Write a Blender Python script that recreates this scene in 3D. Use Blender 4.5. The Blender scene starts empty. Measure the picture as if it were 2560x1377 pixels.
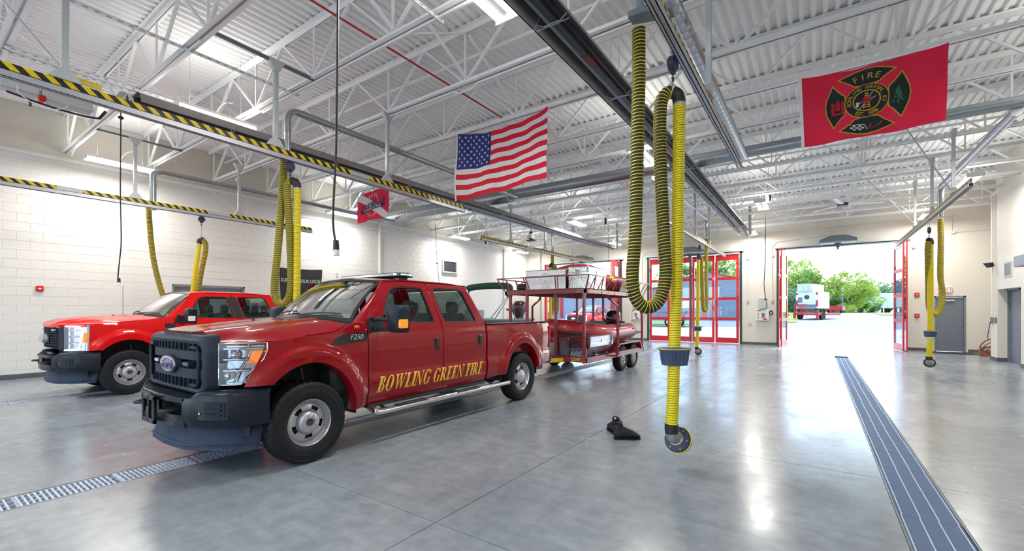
import bpy, math, random
from mathutils import Vector, Matrix
random.seed(7)
C = bpy.context.scene.collection
PI = math.pi
# ---------------------------------------------------------------- camera
YAW = math.radians(34.74)
cd = bpy.data.cameras.new('camera'); cam = bpy.data.objects.new('camera', cd); C.objects.link(cam)
cam.location = (0, 0, 1.48); cam.rotation_euler = (PI/2, 0, YAW)
cd.sensor_width = 36; cd.lens = 1099/2560*36; cd.shift_y = 0.03535; cd.clip_start = 0.05; cd.clip_end = 600
bpy.context.scene.camera = cam
# ---------------------------------------------------------------- sky, sun, exposure
sc = bpy.context.scene
w = bpy.data.worlds.new('sky'); sc.world = w; w.use_nodes = True
nt = w.node_tree; nt.nodes.clear()
sky = nt.nodes.new('ShaderNodeTexSky'); sky.sky_type = 'NISHITA'; sky.sun_disc = False
sky.sun_elevation = math.radians(48); sky.sun_rotation = math.radians(20); sky.air_density = 1.1; sky.dust_density = 1.0; sky.ozone_density = 1.6
bg = nt.nodes.new('ShaderNodeBackground'); bg.inputs['Strength'].default_value = 0.34
wo = nt.nodes.new('ShaderNodeOutputWorld')
nt.links.new(sky.outputs[0], bg.inputs[0]); nt.links.new(bg.outputs[0], wo.inputs[0])
sd = bpy.data.lights.new('sun', 'SUN'); sd.energy = 2.1; sd.angle = math.radians(0.6); sd.color = (1, .96, .9)
so = bpy.data.objects.new('sun', sd); C.objects.link(so); so.rotation_euler = (math.radians(-38), 0, math.radians(-22)); so.location = (0, 60, 60)
sc.view_settings.view_transform = 'Standard'; sc.view_settings.look = 'None'
sc.view_settings.exposure = 1.03; sc.view_settings.gamma = 1.0; sc.view_settings.use_curve_mapping = False
TUBE_W = 48.0      # light given by one twin tube fixture (area light, W)
# daylight portals in the bay openings (they only guide the sky's light)
BAYS = [(-12.86, -8.54), (-7.18, -2.82), (-1.46, 2.87)]
FARY = 22.6; BACKY = -8.0; LX = -14.45; RX = 4.42
def portal(x0, x1, y, face):
    l = bpy.data.lights.new('daylight_portal', 'AREA'); l.shape = 'RECTANGLE'; l.size = x1-x0; l.size_y = 4.2
    try: l.cycles.is_portal = True
    except Exception: pass
    o = bpy.data.objects.new('daylight_portal', l); C.objects.link(o); o.location = ((x0+x1)/2, y, 2.1)
    o.rotation_euler = (PI/2 if face > 0 else -PI/2, 0, 0)
for a, b in BAYS:
    portal(a, b, FARY+.25, -1); portal(a, b, BACKY-.25, 1)

# ---------------------------------------------------------------- helpers
def W(u, v, t):
    """world point seen at pixel (u,v) at depth t along the lens axis (used to read positions off the photograph)"""
    k = (u-1280)/1099
    return Vector((t*(-math.sin(YAW)+math.cos(YAW)*k), t*(math.cos(YAW)+math.sin(YAW)*k), 1.48+(779-v)*t/1099))
def WX(u, v, x):
    k = (u-1280)/1099; return W(u, v, x/(-math.sin(YAW)+math.cos(YAW)*k))
def WY(u, v, y):
    k = (u-1280)/1099; return W(u, v, y/(math.cos(YAW)+math.sin(YAW)*k))
def WZ(u, v, z):
    return W(u, v, (z-1.48)*1099/(779-v))
def nodes(m):
    m.use_nodes = True; n = m.node_tree; return n, n.nodes['Principled BSDF']
def mat(name, col, rough=.5, metal=0, coat=0, emis=None, es=0, var=0, vs=6, bump=0, bs=60, stretch=None, spec=None, rv=0):
    m = bpy.data.materials.new(name); n, p = nodes(m); L = n.links
    p.inputs['Base Color'].default_value = (*col, 1); p.inputs['Roughness'].default_value = rough; p.inputs['Metallic'].default_value = metal
    p.inputs['Coat Weight'].default_value = coat; p.inputs['Coat Roughness'].default_value = .03
    if spec is not None: p.inputs['Specular IOR Level'].default_value = spec
    if emis: p.inputs['Emission Color'].default_value = (*emis, 1); p.inputs['Emission Strength'].default_value = es
    tc = n.nodes.new('ShaderNodeTexCoord'); mp = n.nodes.new('ShaderNodeMapping'); L.new(tc.outputs['Object'], mp.inputs[0])
    if stretch: mp.inputs['Scale'].default_value = stretch
    if var or rv:
        t = n.nodes.new('ShaderNodeTexNoise'); t.inputs['Scale'].default_value = vs; t.inputs['Detail'].default_value = 5; L.new(mp.outputs[0], t.inputs[0])
    if var:
        mx = n.nodes.new('ShaderNodeMix'); mx.data_type = 'RGBA'
        mx.inputs[6].default_value = (*[c*(1-var) for c in col], 1); mx.inputs[7].default_value = (*[min(1, c*(1+var)) for c in col], 1)
        L.new(t.outputs[0], mx.inputs[0]); L.new(mx.outputs[2], p.inputs['Base Color'])
    if rv:
        mr = n.nodes.new('ShaderNodeMapRange'); mr.inputs[3].default_value = max(0, rough-rv); mr.inputs[4].default_value = rough+rv
        L.new(t.outputs[0], mr.inputs[0]); L.new(mr.outputs[0], p.inputs['Roughness'])
    if bump:
        t2 = n.nodes.new('ShaderNodeTexNoise'); t2.inputs['Scale'].default_value = bs; L.new(mp.outputs[0], t2.inputs[0])
        b = n.nodes.new('ShaderNodeBump'); b.inputs['Strength'].default_value = bump; b.inputs['Distance'].default_value = .01
        L.new(t2.outputs[0], b.inputs['Height']); L.new(b.outputs[0], p.inputs['Normal'])
    return m
def glass(name, tint, refl=.12, rough=.0):
    m = bpy.data.materials.new(name); m.use_nodes = True; n = m.node_tree; n.nodes.clear(); L = n.links
    o = n.nodes.new('ShaderNodeOutputMaterial'); mx = n.nodes.new('ShaderNodeMixShader'); tr = n.nodes.new('ShaderNodeBsdfTransparent'); gl = n.nodes.new('ShaderNodeBsdfGlossy')
    tr.inputs[0].default_value = (*tint, 1); gl.inputs['Roughness'].default_value = rough
    lw = n.nodes.new('ShaderNodeLayerWeight'); lw.inputs[0].default_value = .35
    ad = n.nodes.new('ShaderNodeMath'); ad.operation = 'MULTIPLY_ADD'; ad.inputs[1].default_value = .75; ad.inputs[2].default_value = refl*.5
    L.new(lw.outputs['Fresnel'], ad.inputs[0]); L.new(ad.outputs[0], mx.inputs[0]); L.new(tr.outputs[0], mx.inputs[1]); L.new(gl.outputs[0], mx.inputs[2]); L.new(mx.outputs[0], o.inputs[0])
    return m

class MB:
    """collects shapes and links them as ONE mesh object"""
    def __init__(s): s.v = []; s.f = []; s.mi = []; s.m = 0
    def add(s, vs, fs):
        o = len(s.v); s.v += [tuple(p) for p in vs]; s.f += [tuple(i+o for i in f) for f in fs]; s.mi += [s.m]*len(fs); return s
    def box(s, x0, x1, y0, y1, z0, z1, b=0):
        if b <= 0:
            v = [(x0,y0,z0),(x1,y0,z0),(x1,y1,z0),(x0,y1,z0),(x0,y0,z1),(x1,y0,z1),(x1,y1,z1),(x0,y1,z1)]
            return s.add(v, [(0,3,2,1),(4,5,6,7),(0,1,5,4),(1,2,6,5),(2,3,7,6),(3,0,4,7)])
        b = min(b, (x1-x0)*.45, (y1-y0)*.45, (z1-z0)*.45)
        v = []; X = (x0, x1); Y = (y0, y1); Z = (z0, z1)
        for k in (0, 1):
            for j in (0, 1):
                for i in (0, 1):
                    sx, sy, sz = (1, -1)[i], (1, -1)[j], (1, -1)[k]
                    v += [(X[i], Y[j]+sy*b, Z[k]+sz*b), (X[i]+sx*b, Y[j], Z[k]+sz*b), (X[i]+sx*b, Y[j]+sy*b, Z[k])]
        def c(i, j, k, a): return 3*(i+2*j+4*k)+a
        f = [(c(0,0,0,0),c(0,0,1,0),c(0,1,1,0),c(0,1,0,0)),(c(1,0,0,0),c(1,1,0,0),c(1,1,1,0),c(1,0,1,0)),
             (c(0,0,0,1),c(1,0,0,1),c(1,0,1,1),c(0,0,1,1)),(c(0,1,0,1),c(0,1,1,1),c(1,1,1,1),c(1,1,0,1)),
             (c(0,0,0,2),c(0,1,0,2),c(1,1,0,2),c(1,0,0,2)),(c(0,0,1,2),c(1,0,1,2),c(1,1,1,2),c(0,1,1,2))]
        for j in (0,1):
            for k in (0,1): f.append((c(0,j,k,1),c(0,j,k,2),c(1,j,k,2),c(1,j,k,1)) if (j^k) else (c(0,j,k,2),c(0,j,k,1),c(1,j,k,1),c(1,j,k,2)))
        for i in (0,1):
            for k in (0,1): f.append((c(i,0,k,2),c(i,0,k,0),c(i,1,k,0),c(i,1,k,2)) if (i^k) else (c(i,0,k,0),c(i,0,k,2),c(i,1,k,2),c(i,1,k,0)))
        for i in (0,1):
            for j in (0,1): f.append((c(i,j,0,0),c(i,j,0,1),c(i,j,1,1),c(i,j,1,0)) if (i^j) else (c(i,j,0,1),c(i,j,0,0),c(i,j,1,0),c(i,j,1,1)))
        for i in (0,1):
            for j in (0,1):
                for k in (0,1): f.append((c(i,j,k,0),c(i,j,k,1),c(i,j,k,2)) if (i+j+k) % 2 else (c(i,j,k,0),c(i,j,k,2),c(i,j,k,1)))
        return s.add(v, f)
    def frame(s, a, b, up=(0,0,1)):
        a = Vector(a); b = Vector(b); d = (b-a).normalized(); u = Vector(up)
        if abs(d.dot(u)) > .98: u = Vector((1,0,0))
        r = d.cross(u).normalized(); return a, b, d, r, r.cross(d).normalized()
    def bar(s, a, b, wd, ht=None, up=(0,0,1)):
        """rectangular bar from a to b"""
        ht = ht or wd; a, b, d, r, u = s.frame(a, b, up); v = []
        for p in (a, b):
            for i, j in ((-1,-1),(1,-1),(1,1),(-1,1)): v.append(p+r*i*wd/2+u*j*ht/2)
        return s.add(v, [(0,1,2,3),(7,6,5,4),(0,4,5,1),(1,5,6,2),(2,6,7,3),(3,7,4,0)])
    def cyl(s, a, b, r, n=12, r2=None, caps=True):
        r2 = r if r2 is None else r2; a, b, d, x, u = s.frame(a, b); v = []
        for p, q in ((a, r), (b, r2)):
            for i in range(n):
                t = 2*PI*i/n; v.append(p+x*math.cos(t)*q+u*math.sin(t)*q)
        f = [(i, (i+1) % n, n+(i+1) % n, n+i) for i in range(n)]
        if caps: f += [tuple(range(n))[::-1], tuple(range(n, 2*n))]
        return s.add(v, f)
    def tube(s, pts, r, n=8, closed=False, caps=True):
        pts = [Vector(p) for p in pts]; m = len(pts); rr = r if isinstance(r, (list, tuple)) else [r]*m
        v = []; prev = None
        for i, p in enumerate(pts):
            d = (pts[(i+1) % m]-pts[i-1]) if (closed or 0 < i < m-1) else (pts[1]-pts[0] if i == 0 else pts[-1]-pts[-2])
            d = d.normalized() if d.length > 1e-9 else Vector((0,0,1))
            if prev is None:
                u = Vector((0,0,1)) if abs(d.z) < .9 else Vector((1,0,0)); u = (u-d*u.dot(d)).normalized()
            else:
                u = prev-d*prev.dot(d); u = u.normalized() if u.length > 1e-6 else Vector((1,0,0))
            prev = u; x = d.cross(u)
            for k in range(n):
                t = 2*PI*k/n; v.append(p+(u*math.cos(t)+x*math.sin(t))*rr[i])
        f = []
        for i in range(m if closed else m-1):
            j = (i+1) % m
            for k in range(n): f.append((i*n+k, i*n+(k+1) % n, j*n+(k+1) % n, j*n+k))
        if caps and not closed: f += [tuple(range(n))[::-1], tuple(range((m-1)*n, m*n))]
        return s.add(v, f)
    def lathe(s, prof, o=(0,0,0), axis='x', n=24, arc=None):
        """prof = [(radius, along)]"""
        v = []; o = Vector(o); m = len(prof)
        for r, h in prof:
            for k in range(n):
                t = 2*PI*k/n; a, b = r*math.cos(t), r*math.sin(t)
                v.append(o+Vector((h,a,b) if axis == 'x' else (b,h,a) if axis == 'y' else (a,b,h)))
        f = [(i*n+k, i*n+(k+1) % n, (i+1)*n+(k+1) % n, (i+1)*n+k) for i in range(m-1) for k in range(n)]
        return s.add(v, f)
    def grid(s, fn, nu, nv, keep=None):
        v = [fn(i/nu, j/nv) for i in range(nu+1) for j in range(nv+1)]
        f = [(i*(nv+1)+j, (i+1)*(nv+1)+j, (i+1)*(nv+1)+j+1, i*(nv+1)+j+1) for i in range(nu) for j in range(nv) if keep is None or keep((i+.5)/nu, (j+.5)/nv)]
        return s.add(v, f)
    def prism(s, pts, axis, a, b):
        """polygon pts (2D) extruded along axis from a to b"""
        def P(p, h): return (h, p[0], p[1]) if axis == 'x' else (p[0], h, p[1]) if axis == 'y' else (p[0], p[1], h)
        n = len(pts); v = [P(p, a) for p in pts]+[P(p, b) for p in pts]
        return s.add(v, [tuple(range(n)), tuple(range(n, 2*n))[::-1]]+[(i, n+i, n+(i+1) % n, (i+1) % n) for i in range(n)])
    def sphere(s, c, r, n=12, sq=(1,1,1)):
        c = Vector(c)
        return s.grid(lambda a, b: c+Vector((r*sq[0]*math.sin(PI*b)*math.cos(2*PI*a), r*sq[1]*math.sin(PI*b)*math.sin(2*PI*a), r*sq[2]*math.cos(PI*b))), n, n//2)
    def mirror(s, ax=0):
        m = MB(); m.v = [tuple(-q if i == ax else q for i, q in enumerate(p)) for p in s.v]; m.f = [f[::-1] for f in s.f]; m.mi = list(s.mi); return m
    def join(s, o): 
        k = len(s.v); s.v += o.v; s.f += [tuple(i+k for i in f) for f in o.f]; s.mi += o.mi; return s
    def tf(s, M): s.v = [tuple(M @ Vector(p)) for p in s.v]; return s
    def mesh(s, name, m, smooth=True, ang=32):
        me = bpy.data.meshes.new(name); me.from_pydata([tuple(p) for p in s.v], [], s.f)
        for x in (m if isinstance(m, (list, tuple)) else [m]): me.materials.append(x)
        if any(s.mi): me.polygons.foreach_set('material_index', s.mi)
        if smooth:
            me.shade_smooth(); me.set_sharp_from_angle(angle=math.radians(ang))
        me.update(); return me
    def build(s, name, m, parent=None, smooth=True, ang=32, loc=None):
        return link(name, s.mesh(name, m, smooth, ang), parent, loc)
def link(name, me, parent=None, loc=None):
    o = bpy.data.objects.new(name, me); C.objects.link(o); o.parent = parent
    if loc is not None: o.location = loc
    return o
def tag(o, label=None, cat=None, group=None, kind=None):
    if label: o['label'] = label
    if cat: o['category'] = cat
    if group: o['group'] = group
    if kind: o['kind'] = kind
    return o
def thing(name, label, cat, loc=(0,0,0), rz=0, group=None, sc=1):
    o = bpy.data.objects.new(name, None); C.objects.link(o); o.location = loc; o.rotation_euler = (0,0,rz); o.scale = (sc,)*3
    o.empty_display_size = .2
    return tag(o, label, cat, group)
def copy_tree(o, loc=None, rz=None, label=None, group=None, parent=None):
    c = o.copy(); C.objects.link(c); c.parent = parent
    if loc is not None: c.location = loc
    if rz is not None: c.rotation_euler = (0,0,rz)
    if label: c['label'] = label
    if group: c['group'] = group
    for ch in list(o.children): copy_tree(ch, parent=c)
    return c
def spline(pts, n=6):
    """Catmull-Rom through pts"""
    P = [Vector(p) for p in pts]; P = [P[0]*2-P[1]]+P+[P[-1]*2-P[-2]]; out = []
    for i in range(1, len(P)-2):
        for k in range(n):
            t = k/n; a, b, c, d = P[i-1], P[i], P[i+1], P[i+2]
            out.append(.5*((2*b)+(c-a)*t+(2*a-5*b+4*c-d)*t*t+(3*b-a-3*c+d)*t**3))
    out.append(P[-2]); return out
def interp(tab, x):
    if x <= tab[0][0]: return tab[0][1]
    for (a, b), (c, d) in zip(tab, tab[1:]):
        if x <= c: return b+(d-b)*(x-a)/(c-a)
    return tab[-1][1]
def text_mesh(name, s, size, m, depth=.002, shear=0, offset=0, sx=1, space=1, align='CENTER'):
    cu = bpy.data.curves.new(name, 'FONT'); cu.body = s; cu.size = size; cu.shear = shear; cu.offset = offset; cu.extrude = depth; cu.space_character = space; cu.align_x = align; cu.align_y = 'CENTER'; cu.resolution_u = 4
    o = bpy.data.objects.new(name, cu); me = bpy.data.meshes.new_from_object(o); bpy.data.objects.remove(o); me.name = name
    if sx != 1:
        for v in me.vertices: v.co.x *= sx
    me.materials.clear(); me.materials.append(m); return me
def text(name, s, size, m, M, parent=None, **k):
    me = text_mesh(name, s, size, m, **k); me.transform(M); return link(name, me, parent)
def basis(o, x, y):
    """matrix that puts a flat text's right/up along x/y at o"""
    x = Vector(x).normalized(); y = Vector(y); y = (y-x*y.dot(x)).normalized(); z = x.cross(y)
    return Matrix(((x.x,y.x,z.x,o[0]),(x.y,y.y,z.y,o[1]),(x.z,y.z,z.z,o[2]),(0,0,0,1)))

# ---------------------------------------------------------------- materials
M = {}
M['steel_white'] = mat('white painted steel', (.92,.935,.94), .42, var=.03, vs=3)
M['deck'] = mat('white painted deck', (.92,.93,.93), .5, var=.04, vs=2, stretch=(1,.2,1))
M['wall_shade'] = mat('upper wall shade tint', (.66,.635,.56), .7, var=.03, vs=1.5)  # wall above the ledge, its shade put into a darker beige colour
M['block'] = mat('white block paint', (.78,.775,.75), .62, bump=.25, bs=90, var=.02, vs=2)
M['mortar'] = mat('painted mortar', (.76,.755,.73), .8)
M['rubber_base'] = mat('grey rubber base', (.10,.11,.125), .5)
M['galv'] = mat('galvanised steel', (.40,.44,.47), .30, metal=1, var=.04, vs=2)
M['galv_dull'] = mat('dull zinc', (.55,.60,.62), .5, metal=.45, var=.08, vs=12)
M['galv_dark'] = mat('dark galvanised', (.16,.20,.22), .4, metal=.7)
M['alu'] = mat('aluminium', (.50,.52,.58), .42, metal=.7, var=.05, vs=10)
M['yellow'] = mat('yellow paint', (.88,.66,.0), .45)
M['hose_yellow'] = mat('yellow hose', (.93,.76,.004), .38)
M['hose_black'] = mat('black hose fabric', (.025,.027,.03), .6)
M['hose_olive'] = mat('olive hose fabric', (.13,.12,.03), .6)
M['black'] = mat('black plastic', (.018,.02,.024), .45)
M['black_paint'] = mat('hazard black', (.015,.014,.012), .5)
M['slate'] = mat('slate plastic', (.06,.09,.175), .42, bump=.1, bs=200)
M['bumper'] = mat('dark bumper plastic', (.007,.011,.021), .30, rv=.1, spec=.35)
M['airdam'] = mat('worn blue grey plastic', (.022,.040,.085), .55, var=.5, spec=.3, vs=14, bump=.1)
M['grille'] = mat('grey blue plastic', (.016,.025,.045), .5, bump=.12, bs=300, spec=.3)
M['rubber'] = mat('tyre rubber', (.012,.013,.016), .62, spec=.3, var=.25, vs=20)
M['rubber_w'] = mat('tyre lettering', (.55,.55,.55), .6)
M['chrome'] = mat('chrome', (.85,.87,.9), .08, metal=1)
M['steelwheel'] = mat('painted steel wheel', (.55,.54,.58), .32, metal=.7, var=.1, vs=12)
M['polished'] = mat('polished steel', (.72,.72,.74), .14, metal=1)
M['rust'] = mat('rusty hub', (.10,.05,.03), .8, var=.4, vs=40)
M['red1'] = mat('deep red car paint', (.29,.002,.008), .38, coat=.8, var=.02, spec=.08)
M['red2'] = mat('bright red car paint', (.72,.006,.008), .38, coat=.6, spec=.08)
M['door_red'] = mat('red door paint', (.66,.012,.022), .35, coat=.3)
M['green_frame'] = mat('dark green grey frame', (.035,.065,.065), .4)
M['trailer_red'] = mat('faded maroon paint', (.27,.035,.055), .42, coat=.3, var=.15, vs=8)
M['red'] = mat('red plastic', (.62,.01,.015), .4)
M['redpipe'] = mat('red pipe paint', (.50,.012,.018), .45)
M['grey_door'] = mat('grey door paint', (.17,.20,.25), .45, var=.05)
M['grey_frame'] = mat('grey frame paint', (.20,.23,.27), .45)
M['lightgrey'] = mat('light grey enamel', (.55,.56,.56), .45)
M['white'] = mat('white enamel', (.85,.85,.84), .4)
M['amber'] = mat('amber lens', (.95,.28,.01), .2, coat=1, emis=(1,.25,.0), es=.3)  # faint glow added so the amber stays saturated behind the clear lens
M['tube'] = mat('lit tube', (1,1,1), .5, emis=(1,.94,.84), es=5.0)
M['heater'] = mat('aluminised heater steel', (.36,.33,.31), .42, metal=.55, var=.1, vs=8)
M['reflector'] = mat('heater reflector', (.22,.23,.25), .32, metal=.8)  # inside of the steel hood, coloured dark to stand for shade
M['heat_tube'] = mat('blued heater tube', (.05,.065,.08), .35, metal=.6)
M['copper'] = mat('heat-tinted collar', (.16,.055,.04), .35, metal=.8)
M['boat_red'] = mat('red inflatable fabric', (.42,.02,.03), .4, coat=.3, var=.06)
M['boat_grey'] = mat('grey hull', (.22,.27,.28), .4)
M['green_canvas'] = mat('green canvas', (.012,.065,.045), .75)
M['wood'] = mat('weathered deck boards', (.12,.07,.05), .7, var=.4, vs=8, stretch=(1,8,1))
M['seat'] = mat('grey seat cloth', (.07,.08,.09), .8)
M['dash'] = mat('dark dashboard', (.03,.035,.04), .6)
M['win'] = glass('green tinted glass', (.66,.82,.76), .10)
M['windshield'] = glass('windscreen glass', (.72,.83,.77), .16)
M['lens'] = glass('clear lens', (.9,.93,.95), .2)
M['pane'] = glass('door glass', (.86,.93,.95), .06)
M['gold'] = mat('gold lettering', (.92,.56,.06), .45)
M['ivory'] = mat('pale lettering', (.75,.55,.5), .5)
M['blue_badge'] = mat('blue badge', (.06,.02,.28), .12, coat=1)
M['asphalt'] = mat('asphalt', (.27,.275,.31), .9, var=.08, vs=.4)
M['apron'] = mat('apron concrete', (.62,.61,.59), .85, var=.04, vs=.5)
M['grass'] = mat('grass', (.22,.36,.06), .9, var=.3, vs=1.5)
M['siding'] = mat('grey siding', (.30,.33,.40), .6)
M['trim_red'] = mat('red trim', (.55,.02,.04), .5)
M['diamond'] = None
def diamond():
    m = mat('aluminium tread plate', (.50,.51,.56), .18, metal=1); n = m.node_tree; p = n.nodes['Principled BSDF']; L = n.links
    tc = n.nodes.new('ShaderNodeTexCoord'); mp = n.nodes.new('ShaderNodeMapping'); mp.inputs['Rotation'].default_value = (.785,.785,.785)
    L.new(tc.outputs['Object'], mp.inputs[0]); ck = n.nodes.new('ShaderNodeTexVoronoi'); ck.inputs['Scale'].default_value = 42; L.new(mp.outputs[0], ck.inputs[0])
    ns = n.nodes.new('ShaderNodeTexNoise'); ns.inputs['Scale'].default_value = 2.0; L.new(tc.outputs['Object'], ns.inputs[0])
    ad = n.nodes.new('ShaderNodeMath'); ad.operation = 'MULTIPLY_ADD'; ad.inputs[1].default_value = 1.6; L.new(ns.outputs[0], ad.inputs[0]); L.new(ck.outputs[0], ad.inputs[2])
    b = n.nodes.new('ShaderNodeBump'); b.inputs['Strength'].default_value = .22; b.inputs['Distance'].default_value = .008
    L.new(ad.outputs[0], b.inputs['Height']); L.new(b.outputs[0], p.inputs['Normal']); return m
M['diamond'] = diamond()
def concrete():
    m = bpy.data.materials.new('polished concrete'); n, p = nodes(m); L = n.links; N = n.nodes.new
    tc = N('ShaderNodeTexCoord')
    def noise(sc, det, stretch=(1,1,1), rough=.6, rot=0):
        mp = N('ShaderNodeMapping'); mp.inputs['Scale'].default_value = stretch; mp.inputs['Rotation'].default_value = (0,0,rot); L.new(tc.outputs['Object'], mp.inputs[0])
        t = N('ShaderNodeTexNoise'); t.inputs['Scale'].default_value = sc; t.inputs['Detail'].default_value = det; t.inputs['Roughness'].default_value = rough; L.new(mp.outputs[0], t.inputs[0]); c_ = N('ShaderNodeClamp'); L.new(t.outputs[0], c_.inputs[0]); return c_.outputs[0]
    def ramp(i, a, b, ca, cb):
        r = N('ShaderNodeValToRGB'); r.color_ramp.elements[0].position = a; r.color_ramp.elements[1].position = b; r.color_ramp.elements[0].color = (*ca, 1); r.color_ramp.elements[1].color = (*cb, 1); L.new(i, r.inputs[0]); return r.outputs[0]
    def mul(a, b, f=1):
        x = N('ShaderNodeMix'); x.data_type = 'RGBA'; x.blend_type = 'MULTIPLY'; x.inputs[0].default_value = f; L.new(a, x.inputs[6]); L.new(b, x.inputs[7]); return x.outputs[2]
    base = ramp(noise(.5, 6), .3, .72, (.235,.270,.312), (.40,.445,.488))
    fine = ramp(noise(7, 8, rough=.65), .32, .7, (.78,.78,.79), (1.08,1.08,1.07))
    scr = ramp(noise(3, 5, (.35,3.2,1), .5, .5), .40, .80, (1,1,1), (.84,.85,.87))
    scr2 = ramp(noise(2.2, 5, (2.6,.35,1), .5, .25), .42, .85, (1,1,1), (.86,.87,.89))
    L.new(mul(mul(mul(base, fine), scr), scr2), p.inputs['Base Color'])
    r = N('ShaderNodeMapRange'); r.inputs[1].default_value = .3; r.inputs[2].default_value = .7; r.inputs[3].default_value = .16; r.inputs[4].default_value = .30
    L.new(noise(2.5, 6, (1,.5,1)), r.inputs[0]); L.new(r.outputs[0], p.inputs['Roughness'])
    p.inputs['Specular IOR Level'].default_value = .6
    b = N('ShaderNodeBump'); b.inputs['Strength'].default_value = .05; b.inputs['Distance'].default_value = .02
    L.new(noise(9, 4, (.5,1,1)), b.inputs['Height']); L.new(b.outputs[0], p.inputs['Normal'])
    return m
M['floor'] = concrete()
def blockwall(axis):
    m = bpy.data.materials.new('painted block '+axis); n, p = nodes(m); L = n.links; N = n.nodes.new
    tc = N('ShaderNodeTexCoord'); sx = N('ShaderNodeSeparateXYZ'); cb = N('ShaderNodeCombineXYZ'); L.new(tc.outputs['Object'], sx.inputs[0])
    L.new(sx.outputs['Y' if axis == 'x' else 'X'], cb.inputs[0]); L.new(sx.outputs['Z'], cb.inputs[1])
    br = N('ShaderNodeTexBrick'); L.new(cb.outputs[0], br.inputs[0]); br.inputs['Scale'].default_value = 1; br.inputs['Brick Width'].default_value = .4064; br.inputs['Row Height'].default_value = .2032; br.inputs['Mortar Size'].default_value = .006
    br.inputs['Color1'].default_value = br.inputs['Color2'].default_value = (.78,.745,.665,1) ; br.inputs['Mortar'].default_value = (.755,.72,.64,1)
    L.new(br.outputs[0], p.inputs['Base Color']); p.inputs['Roughness'].default_value = .6
    b = N('ShaderNodeBump'); b.inputs['Strength'].default_value = .12; b.inputs['Distance'].default_value = .003; b.invert = True; L.new(br.outputs[1], b.inputs['Height']); L.new(b.outputs[0], p.inputs['Normal'])
    return m
M['wall_y'] = blockwall('y'); M['wall_x'] = blockwall('x')

M['bannerblack'] = mat('black banner cloth', (.014,.018,.018), .8)
M['exit_red'] = mat('exit letters', (.9,.05,.05), .5, emis=(1,.06,.05), es=1.2)
M['green_hose'] = mat('green garden hose', (.10,.22,.06), .5)
M['siding_m'] = M['siding']
M['blue_paint'] = mat('blue paint', (.05,.22,.5), .5)
M['bark'] = mat('bark', (.12,.09,.07), .9)
def leafmat(name, c1, c2):
    m = mat(name, c1, .55, var=.25, vs=.8); n = m.node_tree; p = n.nodes['Principled BSDF']
    tl = n.nodes.new('ShaderNodeBsdfTranslucent'); tl.inputs[0].default_value = (*c2, 1); mx = n.nodes.new('ShaderNodeMixShader'); mx.inputs[0].default_value = .4
    o = n.nodes['Material Output']; n.links.new(p.outputs[0], mx.inputs[1]); n.links.new(tl.outputs[0], mx.inputs[2]); n.links.new(mx.outputs[0], o.inputs[0]); return m
M['leaf_a'] = leafmat('yellow green leaves', (.34,.46,.08), (.5,.65,.1)); M['leaf_b'] = leafmat('mid green leaves', (.22,.38,.08), (.38,.55,.12)); M['leaf_c'] = leafmat('dark green leaves', (.10,.24,.13), (.2,.38,.18))

def flagmat(name, c): return leafmat(name, c, c)
# ================================================================ THE SETTING
def wall_boxes(mb, axis, c0, c1, lo, hi, zt, ops):
    """wall slab along one axis with openings [(a,b,z0,z1)]"""
    def bx(a, b, z0, z1):
        if b-a < 1e-4 or z1-z0 < 1e-4: return
        if axis == 'y': mb.box(a, b, c0, c1, z0, z1)
        else: mb.box(c0, c1, a, b, z0, z1)
    cur = lo
    for a, b, z0, z1 in sorted(ops):
        bx(cur, a, 0, zt); bx(a, b, 0, z0); bx(a, b, z1, zt); cur = b
    bx(cur, hi, 0, zt)
ZD = 4.27
DECKZ = 6.13
mb = MB(); wall_boxes(mb, 'y', FARY, FARY+.3, LX-.3, 6.0, 6.3, [(a, b, 0, ZD) for a, b in BAYS]+[(3.62, 4.46, 0, 2.06)])
tag(mb.build('wall_far', M['wall_y'], smooth=False), kind='structure')
mb = MB(); wall_boxes(mb, 'y', BACKY-.3, BACKY, LX-.3, 6.0, 6.3, [(a, b, 0, ZD) for a, b in BAYS])
tag(mb.build('wall_back', M['wall_y'], smooth=False), kind='structure')
# right wall: proud of a bay at the far end, with one recessed door
mb = MB(); wall_boxes(mb, 'x', RX, RX+.32, BACKY, 19.6, 5.12, [(17.17, 19.0, 0, 2.14)])
mb.box(RX+.22, RX+.32, 17.17, 18.03, 0, 2.14)
mb.box(RX+.12, RX+.32, BACKY, 19.6, 5.12, 6.3); mb.box(RX+.32, 6.0, 19.45, 19.6, 0, 6.3); mb.box(5.9, 6.0, 19.6, FARY, 0, 6.3)
tag(mb.build('wall_right', M['wall_x'], smooth=False), kind='structure')
# left wall: backing with mortar, block courses in front
wl = MB(); LDOOR = (4.57, 6.42, 0, 2.24)
wall_boxes(wl, 'x', LX-.3, LX-.005, BACKY, FARY, 5.08, [LDOOR]); wl.m = 1; wl.box(LX-.3, LX-.12, BACKY, FARY, 5.08, 6.3)
wall_left = tag(wl.build('wall_left', [M['mortar'], M['wall_shade']], smooth=False), kind='structure')
bw, bh, g = .4064, .2032, .003
def blk(L_): return MB().box(-.0055, .0, g, L_-g, g, bh-g, .0035)
blk_me = blk(bw).mesh('block', M['block'], False)
cands = []; rest = MB()
for r in range(25):
    y = -6.6+(bw/2 if r % 2 else 0)
    while y < FARY-bw:
        z = r*bh
        if not (y+bw > LDOOR[0]-.05 and y < LDOOR[1]+.05 and z < LDOOR[3]): cands.append((math.hypot(y-2.2, (z-2.0)*.4) if y > 1.0 else 99, y, z))
        y += bw
cands.sort()
for d, y, z in cands[:300]: link('block', blk_me, wall_left, (LX, y, z))
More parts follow.
